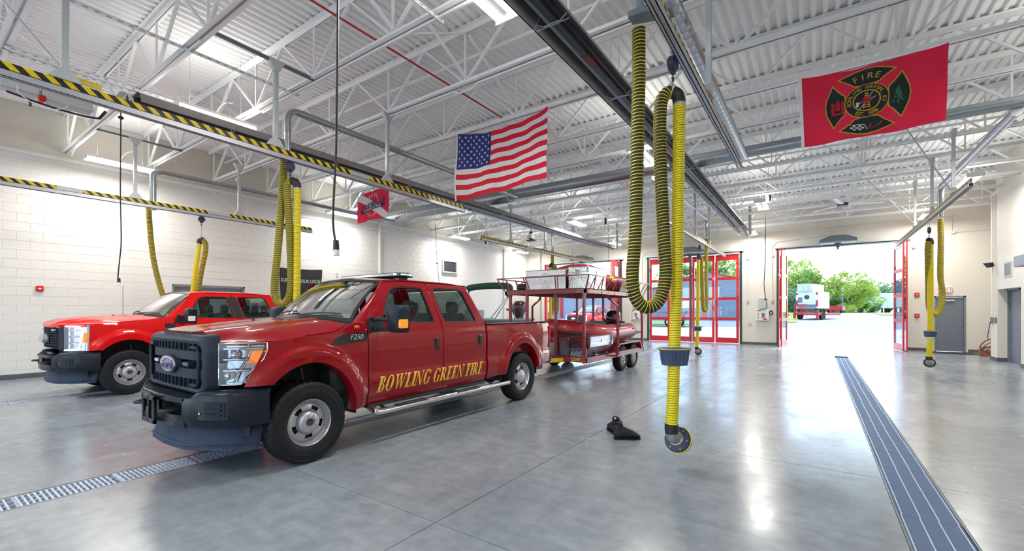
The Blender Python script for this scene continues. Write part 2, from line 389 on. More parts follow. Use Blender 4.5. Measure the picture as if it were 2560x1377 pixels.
for d, y, z in cands[300:]:
    b_ = blk(bw); b_.v = [(p[0]+LX, p[1]+y, p[2]+z) for p in b_.v]; rest.join(b_)
tag(rest.build('block_courses', M['block'], wall_left, False), kind='stuff')
for nm, sgn in (('baseboard_left', 0),):
    mb = MB(); mb.box(LX, LX+.012, BACKY, LDOOR[0]-.06, 0, .11); mb.box(LX, LX+.012, LDOOR[1]+.06, FARY, 0, .11)
    tag(mb.build('baseboard_left', M['rubber_base']), kind='structure')
mb = MB(); xs = [LX]+[q for a, b in BAYS for q in (a, b)]+[3.55]
for a, b in zip(xs[::2], xs[1::2]): mb.box(a, b, FARY-.012, FARY, 0, .11)
mb.box(4.52, 5.9, FARY-.012, FARY, 0, .11); tag(mb.build('baseboard_far', M['rubber_base']), kind='structure')
mb = MB(); mb.box(RX-.012, RX, BACKY, 17.17, 0, .11); mb.box(RX-.012, RX, 19.0, 19.6, 0, .11); mb.box(RX, RX+.3, 18.99, 19.0, 0, .11); mb.box(RX-.012, 5.9, 19.6, 19.612, 0, .11)
tag(mb.build('baseboard_right', M['rubber_base']), kind='structure')
# floor: bed below, cast slabs with sawn joints on top, drains left open between them
fl = MB(); fl.box(LX-.1, 6.0, BACKY-.1, FARY+.3, -.16, -.10)
floor = tag(fl.build('floor', M['rubber_base'], smooth=False), kind='structure')
DR = [(-10.98, -10.62), (-5.31, -4.95), (.48, .84)]
xcols = [(LX, -13.6)]; XB = [LX, -10.98, None, -10.62, -7.9, -5.31, None, -4.95, -2.2, .48, None, .84, 3.5, 6.0]
cols = []; prev = None
for q in XB:
    if q is None: prev = None; continue
    if prev is not None: cols.append((prev, q))
    prev = q
yb = [BACKY]+[2.23+2.85*k for k in range(-3, 8)]+[FARY+.3]
ydr = 18.2
j = .0035
for a, b in zip(yb, yb[1:]):
    for x0, x1 in cols: 
        o = MB().box(x0+j, x1-j, a+j, b-j, -.1, 0).build('slab', M['floor'], floor, False)
for x0, x1 in DR:
    MB().box(x0-j, x1+j, ydr, FARY+.3, -.1, -.0005).build('slab', M['floor'], floor, False)
# ceiling: ribbed deck
dk = MB(); x = LX-.25; pr = []
while x < 6.1:
    pr += [(x, DECKZ), (x+.045, DECKZ), (x+.063, DECKZ+.045), (x+.134, DECKZ+.045)]; x += .1524
pr.append((x, DECKZ)); v = [(a, y, z) for y in (BACKY-.2, FARY+.2) for a, z in pr]; n_ = len(pr)
dk.add(v, [(i+1, i, n_+i, n_+i+1) for i in range(n_-1)]); dk.box(LX-.3, 6.1, BACKY-.3, FARY+.3, DECKZ+.06, DECKZ+.2)
tag(dk.build('ceiling', M['deck'], smooth=False), kind='structure')

# ---------------------------------------------------------------- roof joists
JB, JT = 5.20, 6.13
JX0, JX1 = LX-.1, 5.95
def chord(z, h):
    m = MB()
    for s_ in (-1, 1):      # a pair of angles back to back with a gap
        m.box(JX0, JX1, s_*.012 if s_ > 0 else -.075, .075 if s_ > 0 else -.012, z, z+.008)
        m.box(JX0, JX1, min(s_*.012, s_*.020), max(s_*.012, s_*.020), z, z+h)
    return m
tc_ = MB()
for s_ in (-1, 1):
    tc_.box(JX0, JX1, .012 if s_ > 0 else -.085, .085 if s_ > 0 else -.012, JT-.010, JT-.002)
    tc_.box(JX0, JX1, min(s_*.012, s_*.022), max(s_*.012, s_*.022), JT-.085, JT-.002)
PP = 1.9; PX0 = -6.65-4*PP
def angle_bar(a, b, s_=.05): return MB().bar(a, b, s_*.55, s_*.75, up=(0,1,0))
up_me = angle_bar((0,0,JB+.03), (PP/2,0,JT-.04), .06).mesh('web_bar', M['steel_white'], False)
dn_me = angle_bar((0,0,JB+.03), (-PP/2,0,JT-.04), .06).mesh('web_bar', M['steel_white'], False)
vt_me = MB().bar((0,0,JB+.03), (0,0,JT-.04), .028, .03).mesh('web_bar', M['steel_white'], False)
def make_joist():
    t = thing('roof_joist', '', 'joist', (0,0,0), 0, 'white open-web roof joists under the deck')
    chord(JB, .085).build('bottom_chord', M['steel_white'], t, False); tc_.build('top_chord', M['steel_white'], t, False)
    k = 0
    while PX0+k*PP < JX1-.1:
        X = PX0+k*PP
        link('web_bar', vt_me, t, (X,0,0)); link('web_bar', up_me, t, (X,0,0))
        if X-PP/2 > JX0: link('web_bar', dn_me, t, (X,0,0))
        k += 1
    return t
JY = [-.5+1.5*k for k in range(16)]
j0 = make_joist(); j0['label'] = 'white open-web steel roof joist in the row under the ribbed deck'
for i, y in enumerate(JY):
    o = j0 if i == 0 else copy_tree(j0)
    o.location = (0, y, 0)
# cross bridging between the joists
def brace(y0, y1, x, flip):
    z0, z1 = (JB+.02, JT-.1)
    if flip: z0, z1 = z1, z0
    m = MB().bar((x+flip*.03, y0+.03, z0), (x+flip*.03, y1-.03, z1), .045, .012)
    return m
br_a = MB().bar((0, .04, JB+.09), (0, 1.46, JT-.1), .05, .02); br_b = MB().bar((.05, .04, JT-.1), (.05, 1.46, JB+.09), .05, .02)
br_a = br_a.mesh('diagonal_strut', M['steel_white'], False); br_b = br_b.mesh('diagonal_strut', M['steel_white'], False)
b0 = None
for y in JY[:-1]:
    for x in (-10.5, -4.75, .95):
        if b0 is None:
            b0 = thing('joist_bridging', 'crossed white angle struts bracing two neighbouring roof joists', 'bridging', (x,y,0), 0, 'crossed bridging between the roof joists')
            link('diagonal_strut', br_a, b0); link('diagonal_strut', br_b, b0)
        else: copy_tree(b0, (x, y, 0))

# ---------------------------------------------------------------- floor drains with bar gratings
def drain(i, x0, x1, label, fine):
    t = thing('floor_drain', label, 'drain', ((x0+x1)/2, 0, 0), 0, None); hw = (x1-x0)/2
    MB().box(-hw, hw, -7.4, ydr, -.099, -.09).build('channel_floor', M['black'], t, False)
    fr = MB()
    for s_ in (-1, 1): fr.box(min(s_*hw, s_*(hw-.012)), max(s_*hw, s_*(hw-.012)), -7.4, ydr, -.09, -.0)
    fr.box(-hw, hw, ydr-.012, ydr, -.09, 0); fr.build('channel_frame', M['galv_dark'], t, False)
    GL = .61; gm = MB(); p = .0165 if fine else .034; n = int(GL/p)
    for k in range(n):
        y = (k+.5)*p
        gm.box(-hw+.014, hw-.014, y-(.0035 if fine else .0065), y+(.0035 if fine else .0065), -.022, -.003)
    gm.m = 1
    for q in range(4):
        X = -hw+.03+q*(2*hw-.06)/3
        gm.box(X-.0035, X+.0035, .004, GL-.004, -.025, -.0010)
    gm.m = 0; gm.box(-hw+.014, hw-.014, .002, .007, -.025, -.002); gm.box(-hw+.014, hw-.014, GL-.007, GL-.002, -.025, -.002)
    me = gm.mesh('grating', [M['grate_dark' if fine else 'grate'], M['grate']], False); y = -1.22
    while y+GL < ydr:
        link('grating', me, t, (random.uniform(-.004, .004), y, 0)); y += GL
    return t
M['grate'] = mat('drain grating steel', (.62,.70,.84), .45, metal=.3)
M['grate_dark'] = mat('fine grating bars', (.19,.27,.44), .5, metal=.3)
drain(0, *DR[0], 'long grated floor drain running under the red truck nearest the left wall', False)
drain(1, *DR[1], 'long grated floor drain running under the deep red truck and its trailer', False)
drain(2, *DR[2], 'wide grated floor drain in the empty bay, running to the open door', True)

# ---------------------------------------------------------------- bay doors
HEADZ = 4.20
LW = (BAYS[0][1]-BAYS[0][0]-.24)/4
def leaf_meshes():
    f = MB(); w_ = LW-.012; T = .045
    rows = [(0,.27),(1.09,1.21),(2.03,2.15),(2.97,3.09),(3.88,4.16)]   # rails
    st = .11
    f.box(.006, st, -T/2, T/2, .02, 4.16); f.box(w_-st, w_, -T/2, T/2, .02, 4.16)
    for a, b in rows: f.box(st, w_-st, -T/2, T/2, max(a,.02), b)
    p = []
    for (a, b), (c, d) in zip(rows, rows[1:]): p.append((st, w_-st, b, c))
    return f, p
lf, panes = leaf_meshes()
leaf_me = lf.mesh('door_leaf', M['door_red'], False)
pane_mes = [MB().box(a, b, -.006, .006, z0, z1).mesh('glass_pane', M['pane'], False) for a, b, z0, z1 in panes]
hinge_me = MB().box(-.05, .05, -.045, -.02, -.07, .07, .01).mesh('hinge', M['galv_dark'])
def leaf(parent, x, y, rz, hinges=False):
    o = link('door_leaf', leaf_me, parent, (x, y, 0)); o.rotation_euler = (0, 0, rz)
    for me in pane_mes: link('glass_pane', me, o)
    if hinges:
        for z in (.5, 1.6, 2.7, 3.6): link('hinge', hinge_me, o, (.0, -.01, z))
    return o
def bay(n, a, b, opened):
    d = bpy.data.objects.new('door_%d' % n, None); C.objects.link(d); d.location = (0, 0, 0); d['kind'] = 'structure'
    fr = MB(); y0 = FARY-.03
    fr.box(a, a+.10, y0, y0+.2, 0, ZD); fr.box(b-.10, b, y0, y0+.2, 0, ZD); fr.box(a, b, y0, y0+.2, ZD-.08, ZD)
    fr.build('door_frame', M['green_frame'], d, False)
    tr = MB(); tr.box(a-.1, b+.1, y0-.10, y0-.02, ZD-.02, ZD+.05); tr.box(a+.1, b-.1, y0-.06, y0-.03, ZD-.1, ZD-.06)
    tr.build('door_track', M['galv_dull'], d, False)
    yc = y0+.06; xa = a+.11; xb = b-.11
    if not opened:
        for k in range(4): leaf(d, xa+k*(xb-xa)/4+.005, yc, 0, k in (0,))
        MB().box((a+b)/2-.06, (a+b)/2-.005, yc-.07, yc-.02, .02, 4.16).build('meeting_stile', M['green_frame'], d, False)
        hd = MB()
        for z in (1.35, 1.9): hd.box(xa+3*(xb-xa)/4-.085, xa+3*(xb-xa)/4-.045, yc-.09, yc-.03, z-.16, z+.16, .01)
        hd.build('latch', M['galv_dull'], d)
    else:
        # both pairs folded back against the jambs, standing into the room
        sp = .20
        leaf(d, xb-.03, yc, -PI/2, True); leaf(d, xb-.03-sp-.05, yc, -PI/2+.16)
        leaf(d, xa+.03, yc, -PI/2, True); leaf(d, xa+.03+sp+.05, yc, -PI/2-.16)
    for s_ in (-1, 1):
        pass
    return d
bay(1, *BAYS[0], True); bay(2, *BAYS[1], False); bay(3, *BAYS[2], True)
def operator(cx, label):
    t = thing('door_operator', label, 'opener', (cx, FARY-.40, ZD+.05), 0, 'grey door operators above the bay doors')
    m = MB(); m.prism([(-.62,.0),(.62,.0),(.60,.10),(.25,.24),(-.25,.24),(-.60,.10)], 'y', -.22, .22); m.build('cover', M['galv_dark'], t)
    m = MB(); m.box(-.58,.58,-.18,.18,-.06,0); 
    m.build('tray', M['galv_dull'], t)
    m = MB(); m.cyl((.0,-.05,-.06), (.0,-.05,-.24), .12, 16, .05); m.cyl((0,-.05,-.24),(0,-.05,-.32),.03,10); m.build('drive_cone', M['slate'], t)
    MB().bar((-.5,0,-.03),(-1.9,.15,-.06),.03).build('arm', M['galv_dull'], t); MB().bar((.5,0,-.03),(1.9,.15,-.06),.03).build('arm', M['galv_dull'], t)
    MB().box(-.3,.3,.22,.36,.02,.12).build('bracket', M['galv_dull'], t)
operator(-10.7, 'grey door operator over the open bay behind the trailer')
operator(-5.0, 'grey door operator over the closed red doors')
operator(.7, 'grey door operator over the wide open bay')

# personnel doors
def man_door(n, label, w_, h_, depth=.1, lever=True, closer=False, leaves=1):
    d = bpy.data.objects.new('door_%d' % n, None); C.objects.link(d); d['kind'] = 'structure'
    f = MB(); T = .05
    f.box(-w_/2-.0, -w_/2+T, -.02, depth, 0, h_); f.box(w_/2-T, w_/2, -.02, depth, 0, h_); f.box(-w_/2, w_/2, -.02, depth, h_-T, h_)
    f.build('door_frame', M['grey_frame'], d, False)
    x0 = -w_/2+T; lw = (w_-2*T)/leaves
    for k in range(leaves):
        a = x0+k*lw; o = MB().box(a+.004, a+lw-.004, .03, .075, .01, h_-T-.004, .003).build('door_leaf', M['grey_door'], d, False)
        if lever:
            s_ = 1 if k == 0 and leaves == 1 else (1 if k == 0 else -1); hx = a+(lw-.08 if s_ > 0 else .08)
            m = MB(); m.cyl((hx,.03,1.0),(hx,-.03,1.0),.012,8); m.bar((hx,-.03,1.0),(hx-s_*.11,-.03,1.0),.014); m.cyl((hx,.03,1.0),(hx,.02,1.0),.03,12); m.build('lever_handle', M['galv'], o)
        if closer: MB().box(a+.12, a+.5, -.03, .03, h_-.20, h_-.14, .01).build('door_closer', M['lightgrey'], o)
    m = MB()
    for z in (.25, h_/2, h_-.3): m.cyl((x0,.02,z-.05),(x0,.02,z+.05),.012,8)
    m.build('hinge', M['galv'], d)
    return d
d = man_door(4, '', .84, 2.06, closer=True); d.location = (4.04, FARY-.0, 0)
d = man_door(5, '', .97, 2.14); d.location = (RX+.22, 18.515, 0); d.rotation_euler = (0,0,-PI/2)
d = man_door(6, '', 1.85, 2.24, leaves=2); d.location = (LX-.02, (LDOOR[0]+LDOOR[1])/2, 0); d.rotation_euler = (0,0,PI/2)
MB().box(RX+.32, RX+.34, 17.9, 19.1, 0, 2.2)
# ================================================================ PICKUP TRUCKS
# local frame: x = sideways (driver's side +x), y = distance back from the front bumper, z up; root scaled to the room
WC = (1.0, 4.97)
def sm(t): t = max(0, min(1, t)); return t*t*(3-2*t)
WT = [(.44,.90),(.50,.935),(.60,.962),(.70,.972),(.775,.974),(.81,.955),(.95,.962),(1.10,.966),(1.22,.960),(1.30,.950),(1.38,.930),(1.46,.905)]
AR = {1.0: (.55,.62), 4.97: (.52,.59)}
def SW(s, z):
    w_ = interp(WT, z)
    if s < .85: w_ -= .055*((.85-s)/.6)**2
    if s > 5.5: w_ -= .04*((s-5.5)/.5)**2
    for c in WC:
        a, b = AR[c]; r = math.hypot((s-c)/a, max(0, z-.42)/b)
        if r < 1.5: w_ = max(w_, w_+(.052 if r < 1.16 else .052*(1-sm((r-1.16)/.17))))
    return min(w_, 1.012)
def zarch(s):
    for c in WC:
        a, b = AR[c]
        if abs(s-c) < a: return .42+b*math.sqrt(max(0, 1-((s-c)/a)**2))
    return 0
def side_panel(bot, top, nz=14, off=0):
    """bot/top: matching lists of (s,z); returns both sides' surface for x>0"""
    m = MB(); n = len(bot)-1
    m.grid(lambda a, b: (lambda s, z: (SW(s, z)+off, s, z))(bot[round(a*n)][0]*(1-b)+top[round(a*n)][0]*b, bot[round(a*n)][1]*(1-b)+top[round(a*n)][1]*b), n, nz)
    return m
def fold(m, d=.02):
    """turn the edges of an open skin inwards so panels have thickness"""
    return m
def arch_pts(c, z0, z1, n=16):
    a, b = AR[c]; out = []
    t0 = math.acos(max(-1, min(1, -math.sqrt(max(0, 1-((z0-.42)/b)**2))))) if z0 > .42 else PI
    t1 = math.acos(max(-1, min(1, math.sqrt(max(0, 1-((z1-.42)/b)**2))))) if z1 > .42 else 0
    for i in range(n+1):
        t = t0+(t1-t0)*i/n; out.append((c+a*math.cos(t), .42+b*math.sin(t)))
    return out
SEAM = [(.2,1.25),(.58,1.275),(1.30,1.345),(1.48,1.43),(1.72,1.455)]
def both(m): return m.join(m.mirror())
def tire_mesh():
    R0, hw = .425, .125; n = 144
    prof = [(.235,-.100),(.25,-.118),(.30,-.128),(.36,-.127),(.395,-.118),(.415,-.104),(.424,-.090),(.4255,-.055),(.4255,-.048),(.426,-.03),(.426,-.012),(.426,.012),(.426,.03),(.4255,.048),(.4255,.055),(.424,.090),(.415,.104),(.395,.118),(.36,.127),(.30,.128),(.25,.118),(.235,.100)]
    def fn(a, b):
        i = round(b*(len(prof)-1)); r, h = prof[i]; k = round(a*n) % n; t = 2*PI*k/n
        if i in (8, 13): r -= .010
        if i in (9, 12): r -= .010 if (k//2) % 2 else 0
        if i in (6, 7, 14, 15) and k % 4 == 0: r -= .009
        if i in (5, 16) and k % 4 == 0: r -= .008
        if i in (10, 11): r -= .009 if (k+2) % 6 == 0 else 0
        return (h, r*math.cos(t), r*math.sin(t))
    m = MB(); m.grid(fn, n, len(prof)-1)
    for r in (.33, .385):
        m.lathe([(r-.004,.1275),(r,.1305),(r+.004,.1275)], n=48)
    return m.mesh('tyre', M['rubber'], True, 50)
def wheel_meshes(hubr=.098):
    m = MB(); n = 60
    m.lathe([(.245,.085),(.250,.098),(.246,.106),(.238,.108),(.232,.100),(.228,.080),(.222,.060),(.212,.045),(.206,.030),(.205,-.08),(.245,-.10)], n=n)
    rad = [.206,.196,.172,.152,.134,.122,.118,.07]; hh = [.030,.040,.052,.058,.060,.052,.048,.048]
    def fn(a, b):
        i = round(b*7); t = 2*PI*round(a*n)/n
        return (hh[i], rad[i]*math.cos(t), rad[i]*math.sin(t))
    def keep(a, b):
        i = int(b*7); k = int(a*n) % 12
        return not (i in (2, 3) and k in (4, 5, 6, 7, 8))
    m.grid(fn, n, 7, keep)
    a = m.mesh('steel_wheel', M['steelwheel'], True, 40)
    h = MB(); h.lathe([(.118,.045),(.117,.070),(.106,.098),(.088,.112),(.050,.115),(.047,.100),(.0,.098)], n=32)
    for k in range(8):
        t = 2*PI*k/8+.3; h.cyl((.095,.075*math.cos(t),.075*math.sin(t)), (.117,.072*math.cos(t),.072*math.sin(t)), .010, 8)
    hb = h.mesh('hub_cap', M['alu'], True, 40)
    c = MB(); c.cyl((.095,0,0),(.104,0,0),.040,16); cc = c.mesh('hub_centre', M['rust'], True)
    d = MB(); d.cyl((-.06,0,0),(.02,0,0),.19,24); dd = d.mesh('brake_disc', M['black'], True)
    return a, hb, cc, dd
TYRE = tire_mesh(); WH = wheel_meshes()
def put_wheel(parent, x, y, z, s=1, flip=False, rot=0, name='wheel', cap=False):
    o = link('tyre', TYRE, parent, (x, y, z)); o.name = name
    o.rotation_euler = (rot, 0, PI if flip else 0); o.scale = (s,)*3
    for me in WH: link(me.name, me, o)
    if cap: MB().sphere((.100,0,0), .075, 16, (.35,1,1)).build('dome_cap', M['steelwheel'], o)
    return o
def cab_side(rear_s):
    """window openings of one side: (outer outline, inner outline)"""
def outline(pts, n):
    """resample a closed polygon to n points by length"""
    P = [Vector((*p, 0)) for p in pts]; L_ = [0]
    for i in range(len(P)): L_.append(L_[-1]+(P[(i+1) % len(P)]-P[i]).length)
    out = []
    for k in range(n):
        d = L_[-1]*k/n; i = max(j for j in range(len(P)) if L_[j] <= d+1e-9); t = (d-L_[i])/max(1e-9, L_[i+1]-L_[i]); out.append(P[i].lerp(P[(i+1) % len(P)], t))
    return out
def GS(z):  # greenhouse side, half width at height z
    return interp([(1.34,.945),(1.38,.930),(1.46,.905),(1.93,.760),(1.97,.735),(2.0,.70)], z)
def inset(pts, d):
    n = len(pts); out = []; cx = sum(p[0] for p in pts)/n; cy = sum(p[1] for p in pts)/n
    area = sum(pts[i][0]*pts[(i+1) % n][1]-pts[(i+1) % n][0]*pts[i][1] for i in range(n)); sg = 1 if area > 0 else -1
    for i in range(n):
        a, b, c = Vector(pts[i-1]), Vector(pts[i]), Vector(pts[(i+1) % n])
        u = (b-a).normalized(); v = (c-b).normalized(); nu = Vector((-u.y, u.x))*sg; nv = Vector((-v.y, v.x))*sg
        bis = (nu+nv).normalized(); out.append(tuple(b+bis*(d/max(.5, bis.dot(nu)))))
    return out
def rounded(pts, r, n=4):
    out = []; k = len(pts)
    for i in range(k):
        a, b, c = Vector(pts[i-1]), Vector(pts[i]), Vector(pts[(i+1) % k]); rr = r if not isinstance(r, (list, tuple)) else r[i]
        p = b+(a-b).normalized()*rr; q = b+(c-b).normalized()*rr
        for t in range(n+1):
            t /= n; out.append(tuple(p*(1-t)**2+b*2*t*(1-t)+q*t*t))
    return out
SEAMS = {1: SEAM, 2: [(.2,1.31),(.45,1.335),(1.0,1.385),(1.30,1.405),(1.48,1.445),(1.72,1.46)]}
def truck(name, label, paint, style, loc, sc_, rz=0, extras=True):
    SEAM = SEAMS[style]; FB, FT = (.38,.585) if style == 1 else (.43,.45)
    T = thing(name, label, 'truck', loc, rz, None, sc_); P = M[paint]; G_ = M['black']
    # ---- painted body panels (each side)
    def ud(p0, p1, n): return [(p0[0]+(p1[0]-p0[0])*i/n, p0[1]+(p1[1]-p0[1])*i/n) for i in range(n+1)]
    ap = arch_pts(1.0, .86, .44, 24)
    bot = ud((FB,.865),(ap[0][0]-.02,.865),3)+ap+ud((1.60,.46),(1.715,.455),2)
    n = len(bot)-1
    top = []
    for (s, z) in bot:
        ts = FT+(s-FB)/(1.715-FB)*(1.715-FT); top.append((ts, interp(SEAM, ts)-.003))
    fd = side_panel(bot, top, 18)
    # inner lip of the arch
    def lip(pts, c):
        m = MB(); k = len(pts)-1
        m.grid(lambda a, b: (SW(*pts[round(a*k)])-.16*b, c+(pts[round(a*k)][0]-c)*(1-.0*b), pts[round(a*k)][1]), k, 1); return m
    for sd_ in (1, -1):
        m = MB(); m.join(fd); m.join(lip(ap, 1.0)); m = m if sd_ > 0 else m.mirror(); m.build('fender', P, T, ang=40)
    # doors
    def door(s0, s1, s0t, s1t, nm):
        b_ = ud((s0,.465),(s1,.465),10); t_ = ud((s0t,1.45 if s0 < 2 else 1.405),(s1t,1.40),10)
        m = side_panel(b_, t_, 22)
        e = MB(); e.grid(lambda a, b: (SW(s0,.465+a*.92)-.05*b, s0, .465+a*.92), 12, 1); e.grid(lambda a, b: (SW(s1,.465+a*.92)-.05*b, s1, .465+a*.92), 12, 1)
        e.grid(lambda a, b: (SW(s0+(s1-s0)*a,.465)-.1*b, s0+(s1-s0)*a, .465), 6, 1)
        return m.join(e)
    d1 = door(1.727, 2.975, 1.727, 2.975, 'f'); d2 = door(2.987, 3.94, 2.987, 3.94, 'r')
    # window frames (painted) : front then rear
    F_out = [(1.727,1.44),(2.975,1.395),(2.84,1.90),(2.80,1.965),(2.12,1.965),(2.02,1.925)]
    F_in = rounded([(1.93,1.425),(2.86,1.405),(2.735,1.895),(2.19,1.895)], [.03,.05,.07,.14])
    R_out = [(2.987,1.395),(3.94,1.395),(3.66,1.965),(2.812,1.965),(2.852,1.90)]
    R_in = rounded([(3.055,1.405),(3.765,1.405),(3.555,1.90),(2.93,1.90)], [.05,.05,.09,.07])
    def ring(o_, i_, off=0, n_=72, depth=.0):
        # polar match around the window centre so the strip never folds
        cx = sum(p[0] for p in i_)/len(i_); cz = sum(p[1] for p in i_)/len(i_)
        def ray(poly, t):
            d = Vector((math.cos(t), math.sin(t))); best = None
            for k in range(len(poly)):
                a = Vector(poly[k])-Vector((cx,cz)); b = Vector(poly[(k+1) % len(poly)])-Vector((cx,cz)); e = b-a; den = d.x*e.y-d.y*e.x
                if abs(den) < 1e-9: continue
                r = (a.x*e.y-a.y*e.x)/den; q = (a.x*d.y-a.y*d.x)/den
                if r > 0 and -1e-6 <= q <= 1+1e-6 and (best is None or r > best): best = r
            return best
        m = MB(); ang = sorted([2*PI*k/n_ for k in range(n_)]+[math.atan2(p[1]-cz, p[0]-cx) % (2*PI) for p in o_])
        rows = []
        for t in ang:
            ro, ri = ray(o_, t), ray(i_, t); d = Vector((math.cos(t), math.sin(t)))
            rows.append([(cx+d.x*(ri+(ro-ri)*q), cz+d.y*(ri+(ro-ri)*q)) for q in (0,.5,1)])
        k = len(rows)
        m.grid(lambda a, b: (lambda s, z: (GS(z)+off, s, z))(*rows[round(a*k) % k][round(b*2)]), k, 2)
        m.grid(lambda a, b: (lambda s, z: (GS(z)+off-.035*b, s, z))(*rows[round(a*k) % k][0]), k, 1)
        return m
    def pane_(i_, off=-.018):
        m = MB(); cx = sum(p[0] for p in i_)/len(i_); cz = sum(p[1] for p in i_)/len(i_); v = [(GS(p[1])+off, p[0], p[1]) for p in i_]+[(GS(cz)+off, cx, cz)]
        n_ = len(i_); return m.add(v, [(i, (i+1) % n_, n_) for i in range(n_)])
    for sd_ in (1, -1):
        for dm, o_, i_, hs in ((d1, F_out, F_in, 2.85), (d2, R_out, R_in, 3.79)):
            m = MB().join(dm).join(ring(o_, i_)); m = m if sd_ > 0 else m.mirror(); D = m.build('door', P, T, ang=35)
            q = pane_(i_); q = q if sd_ > 0 else q.mirror(); q.build('side_window', M['win'], D)
            # dark window rubber
            gk = ring(i_, inset(i_, .018), -.006) ; gk = gk if sd_ > 0 else gk.mirror(); gk.build('window_seal', G_, D)
            h = MB(); w_ = SW(hs, 1.12); h.box(w_-.03, w_+.003, hs-.055, hs+.055, 1.03, 1.21, .012); h.box(w_, w_+.028, hs-.035, hs+.028, 1.075, 1.20, .01)
            h = h if sd_ > 0 else h.mirror(); h.build('door_handle', G_, D)
    if style == 2:
        for sd_ in (1, -1):
            m = MB().grid(lambda a, b: (lambda s, z: (GS(z)+.004, s, z))(2.87-.13*b+(.175)*a, 1.405+.49*b), 2, 6); (m if sd_ > 0 else m.mirror()).build('pillar_trim', G_, T)
    # bed sides
    ap2 = arch_pts(4.97, .53, .53, 26)
    b_ = ud((3.985,.50),(4.44,.52),6)+ap2+ud((5.50,.55),(6.0,.60),6); n_ = len(b_)-1
    t_ = [(3.985+(6.0-3.985)*(s-3.985)/(6.0-3.985), 1.345) for s, z in b_]
    bd = side_panel(b_, t_, 18); bd.join(lip(ap2, 4.97))
    # rail cap + inner wall + front edge
    bd.grid(lambda a, b: (SW(3.985+2.015*a,1.345)-.09*b, 3.985+2.015*a, 1.345+.012*math.sin(PI*b)), 20, 3)
    bd.grid(lambda a, b: (.86, 3.985+2.015*a, 1.345-.5*b), 4, 1)
    bd.grid(lambda a, b: (SW(3.985,.5+.845*a)-.1*b, 3.985, .5+.845*a), 12, 1)
    bd.grid(lambda a, b: (SW(6.0,.6+.745*a)*(1-b)+.80*b, 6.0+.02*b, .6+.745*a), 12, 2)
    for sd_ in (1, -1):
        m = MB().join(bd); (m if sd_ > 0 else m.mirror()).build('bed_side', P, T, ang=40)
        c_ = MB().box(.862,.935,4.0,5.98,1.352,1.378,.01); (c_ if sd_ > 0 else c_.mirror()).build('bed_rail_cap', G_, T)
        fd_ = ring([(4.17,.86),(4.42,.86),(4.42,1.08),(4.17,1.08)], rounded([(4.19,.88),(4.40,.88),(4.40,1.06),(4.19,1.06)], .03))
    m = MB(); m.box(-.86,.86,4.0,6.0,.80,.84); m.box(-.86,.86,3.985,4.01,.80,1.345); m.build('bed_floor', M['dash'], T)
    m = MB(); m.box(-.83,.83,5.99,6.03,.62,1.33,.015); m.box(-.30,.30,6.025,6.04,.9,1.1,.01); m.build('tailgate', P, T)
    for sd_ in (1, -1):
        m = MB().box(.82,.945,5.98,6.025,.86,1.28,.015); (m if sd_ > 0 else m.mirror()).build('tail_light', M['red'], T)
    m = MB(); m.box(-.90,.90,6.02,6.17,.55,.75,.04); m.box(-.06,.06,6.0,6.28,.44,.52,.01); m.build('rear_bumper', M['bumper'], T)
    # ---- roof, back of cab and pillars
    def zroof(s, q): return 1.965+.045*(1-q*q)+.02*sm((s-2.0)/.5)-.03*sm((s-3.2)/.5)
    def wsT(q): return (q*.735, 2.10-.13*(1-q*q), 1.955+.035*(1-q*q))     # top edge of the windscreen
    def wsB(q): return (q*.875, 1.56-.20*(1-q*q), 1.435+.055*(1-q*q))     # bottom edge
    m = MB()
    def rf(a, b):
        q = 2*b-1; x, s0_, z0_ = wsT(q); s = s0_+(3.66-s0_)*a
        zz = zroof(s, q); zz = z0_+(zz-z0_)*sm(a*6)
        return (q*.745, s, zz)
    m.grid(rf, 20, 16)
    # roll down to the door tops
    def roll(a, b):
        s = 2.06+(3.66-2.06)*a; z0_ = rf(max(0, (s-2.1)/1.56), 1)[2]
        return (.745+(GS(1.965)-.745)*sm(b)+.012*math.sin(PI*b), s, z0_+(1.962-z0_)*b)
    m2 = MB().grid(roll, 16, 3); m.join(both(m2))
    # a pillar
    def apil(a, b):
        B = Vector(wsB(1)); Tp = Vector(wsT(1)); p = B.lerp(Tp, a); q = Vector((GS(1.44+.50*a), 1.727+(2.05-1.727)*a, 1.445+.515*a))
        return p.lerp(q, b)+Vector((.012*math.sin(PI*b), 0, 0))
    m2 = MB().grid(apil, 12, 4)
    m2.grid(lambda a, b: Vector(wsB(1)).lerp(Vector((SW(1.48,1.43), 1.40, 1.40)), b).lerp(Vector((.90,1.72,1.45)), a), 3, 3)
    # c pillar / cab rear corner
    m2.grid(lambda a, b: (GS(1.395+.57*a)*(1-.02*b), 3.94-.28*a+.035*b, 1.395+.57*a), 8, 2)
    m2.grid(lambda a, b: (SW(3.955,.5+.9*a)-.03*b, 3.945+.03*b, .5+.9*a), 12, 2)
    m.join(both(m2)); 
    # rear wall with window opening
    rw = MB(); rw.grid(lambda a, b: ((2*b-1)*(.93-.20*a), 3.975-.28*a, 1.35+.62*a), 8, 10, lambda a, b: not (.18 < a < .84 and .1 < b < .9)); rw.grid(lambda a, b: ((2*b-1)*.90, 3.975, .5+.85*a), 4, 4)
    m.join(rw); m.build('cab_shell', P, T, ang=40)
    g_ = MB(); g_.grid(lambda a, b: ((2*b-1)*(.80-.14*a), 3.93-.20*a, 1.42+.46*a), 2, 2); g_.build('rear_window', M['win'], T)
    for z in (1.48,): pass
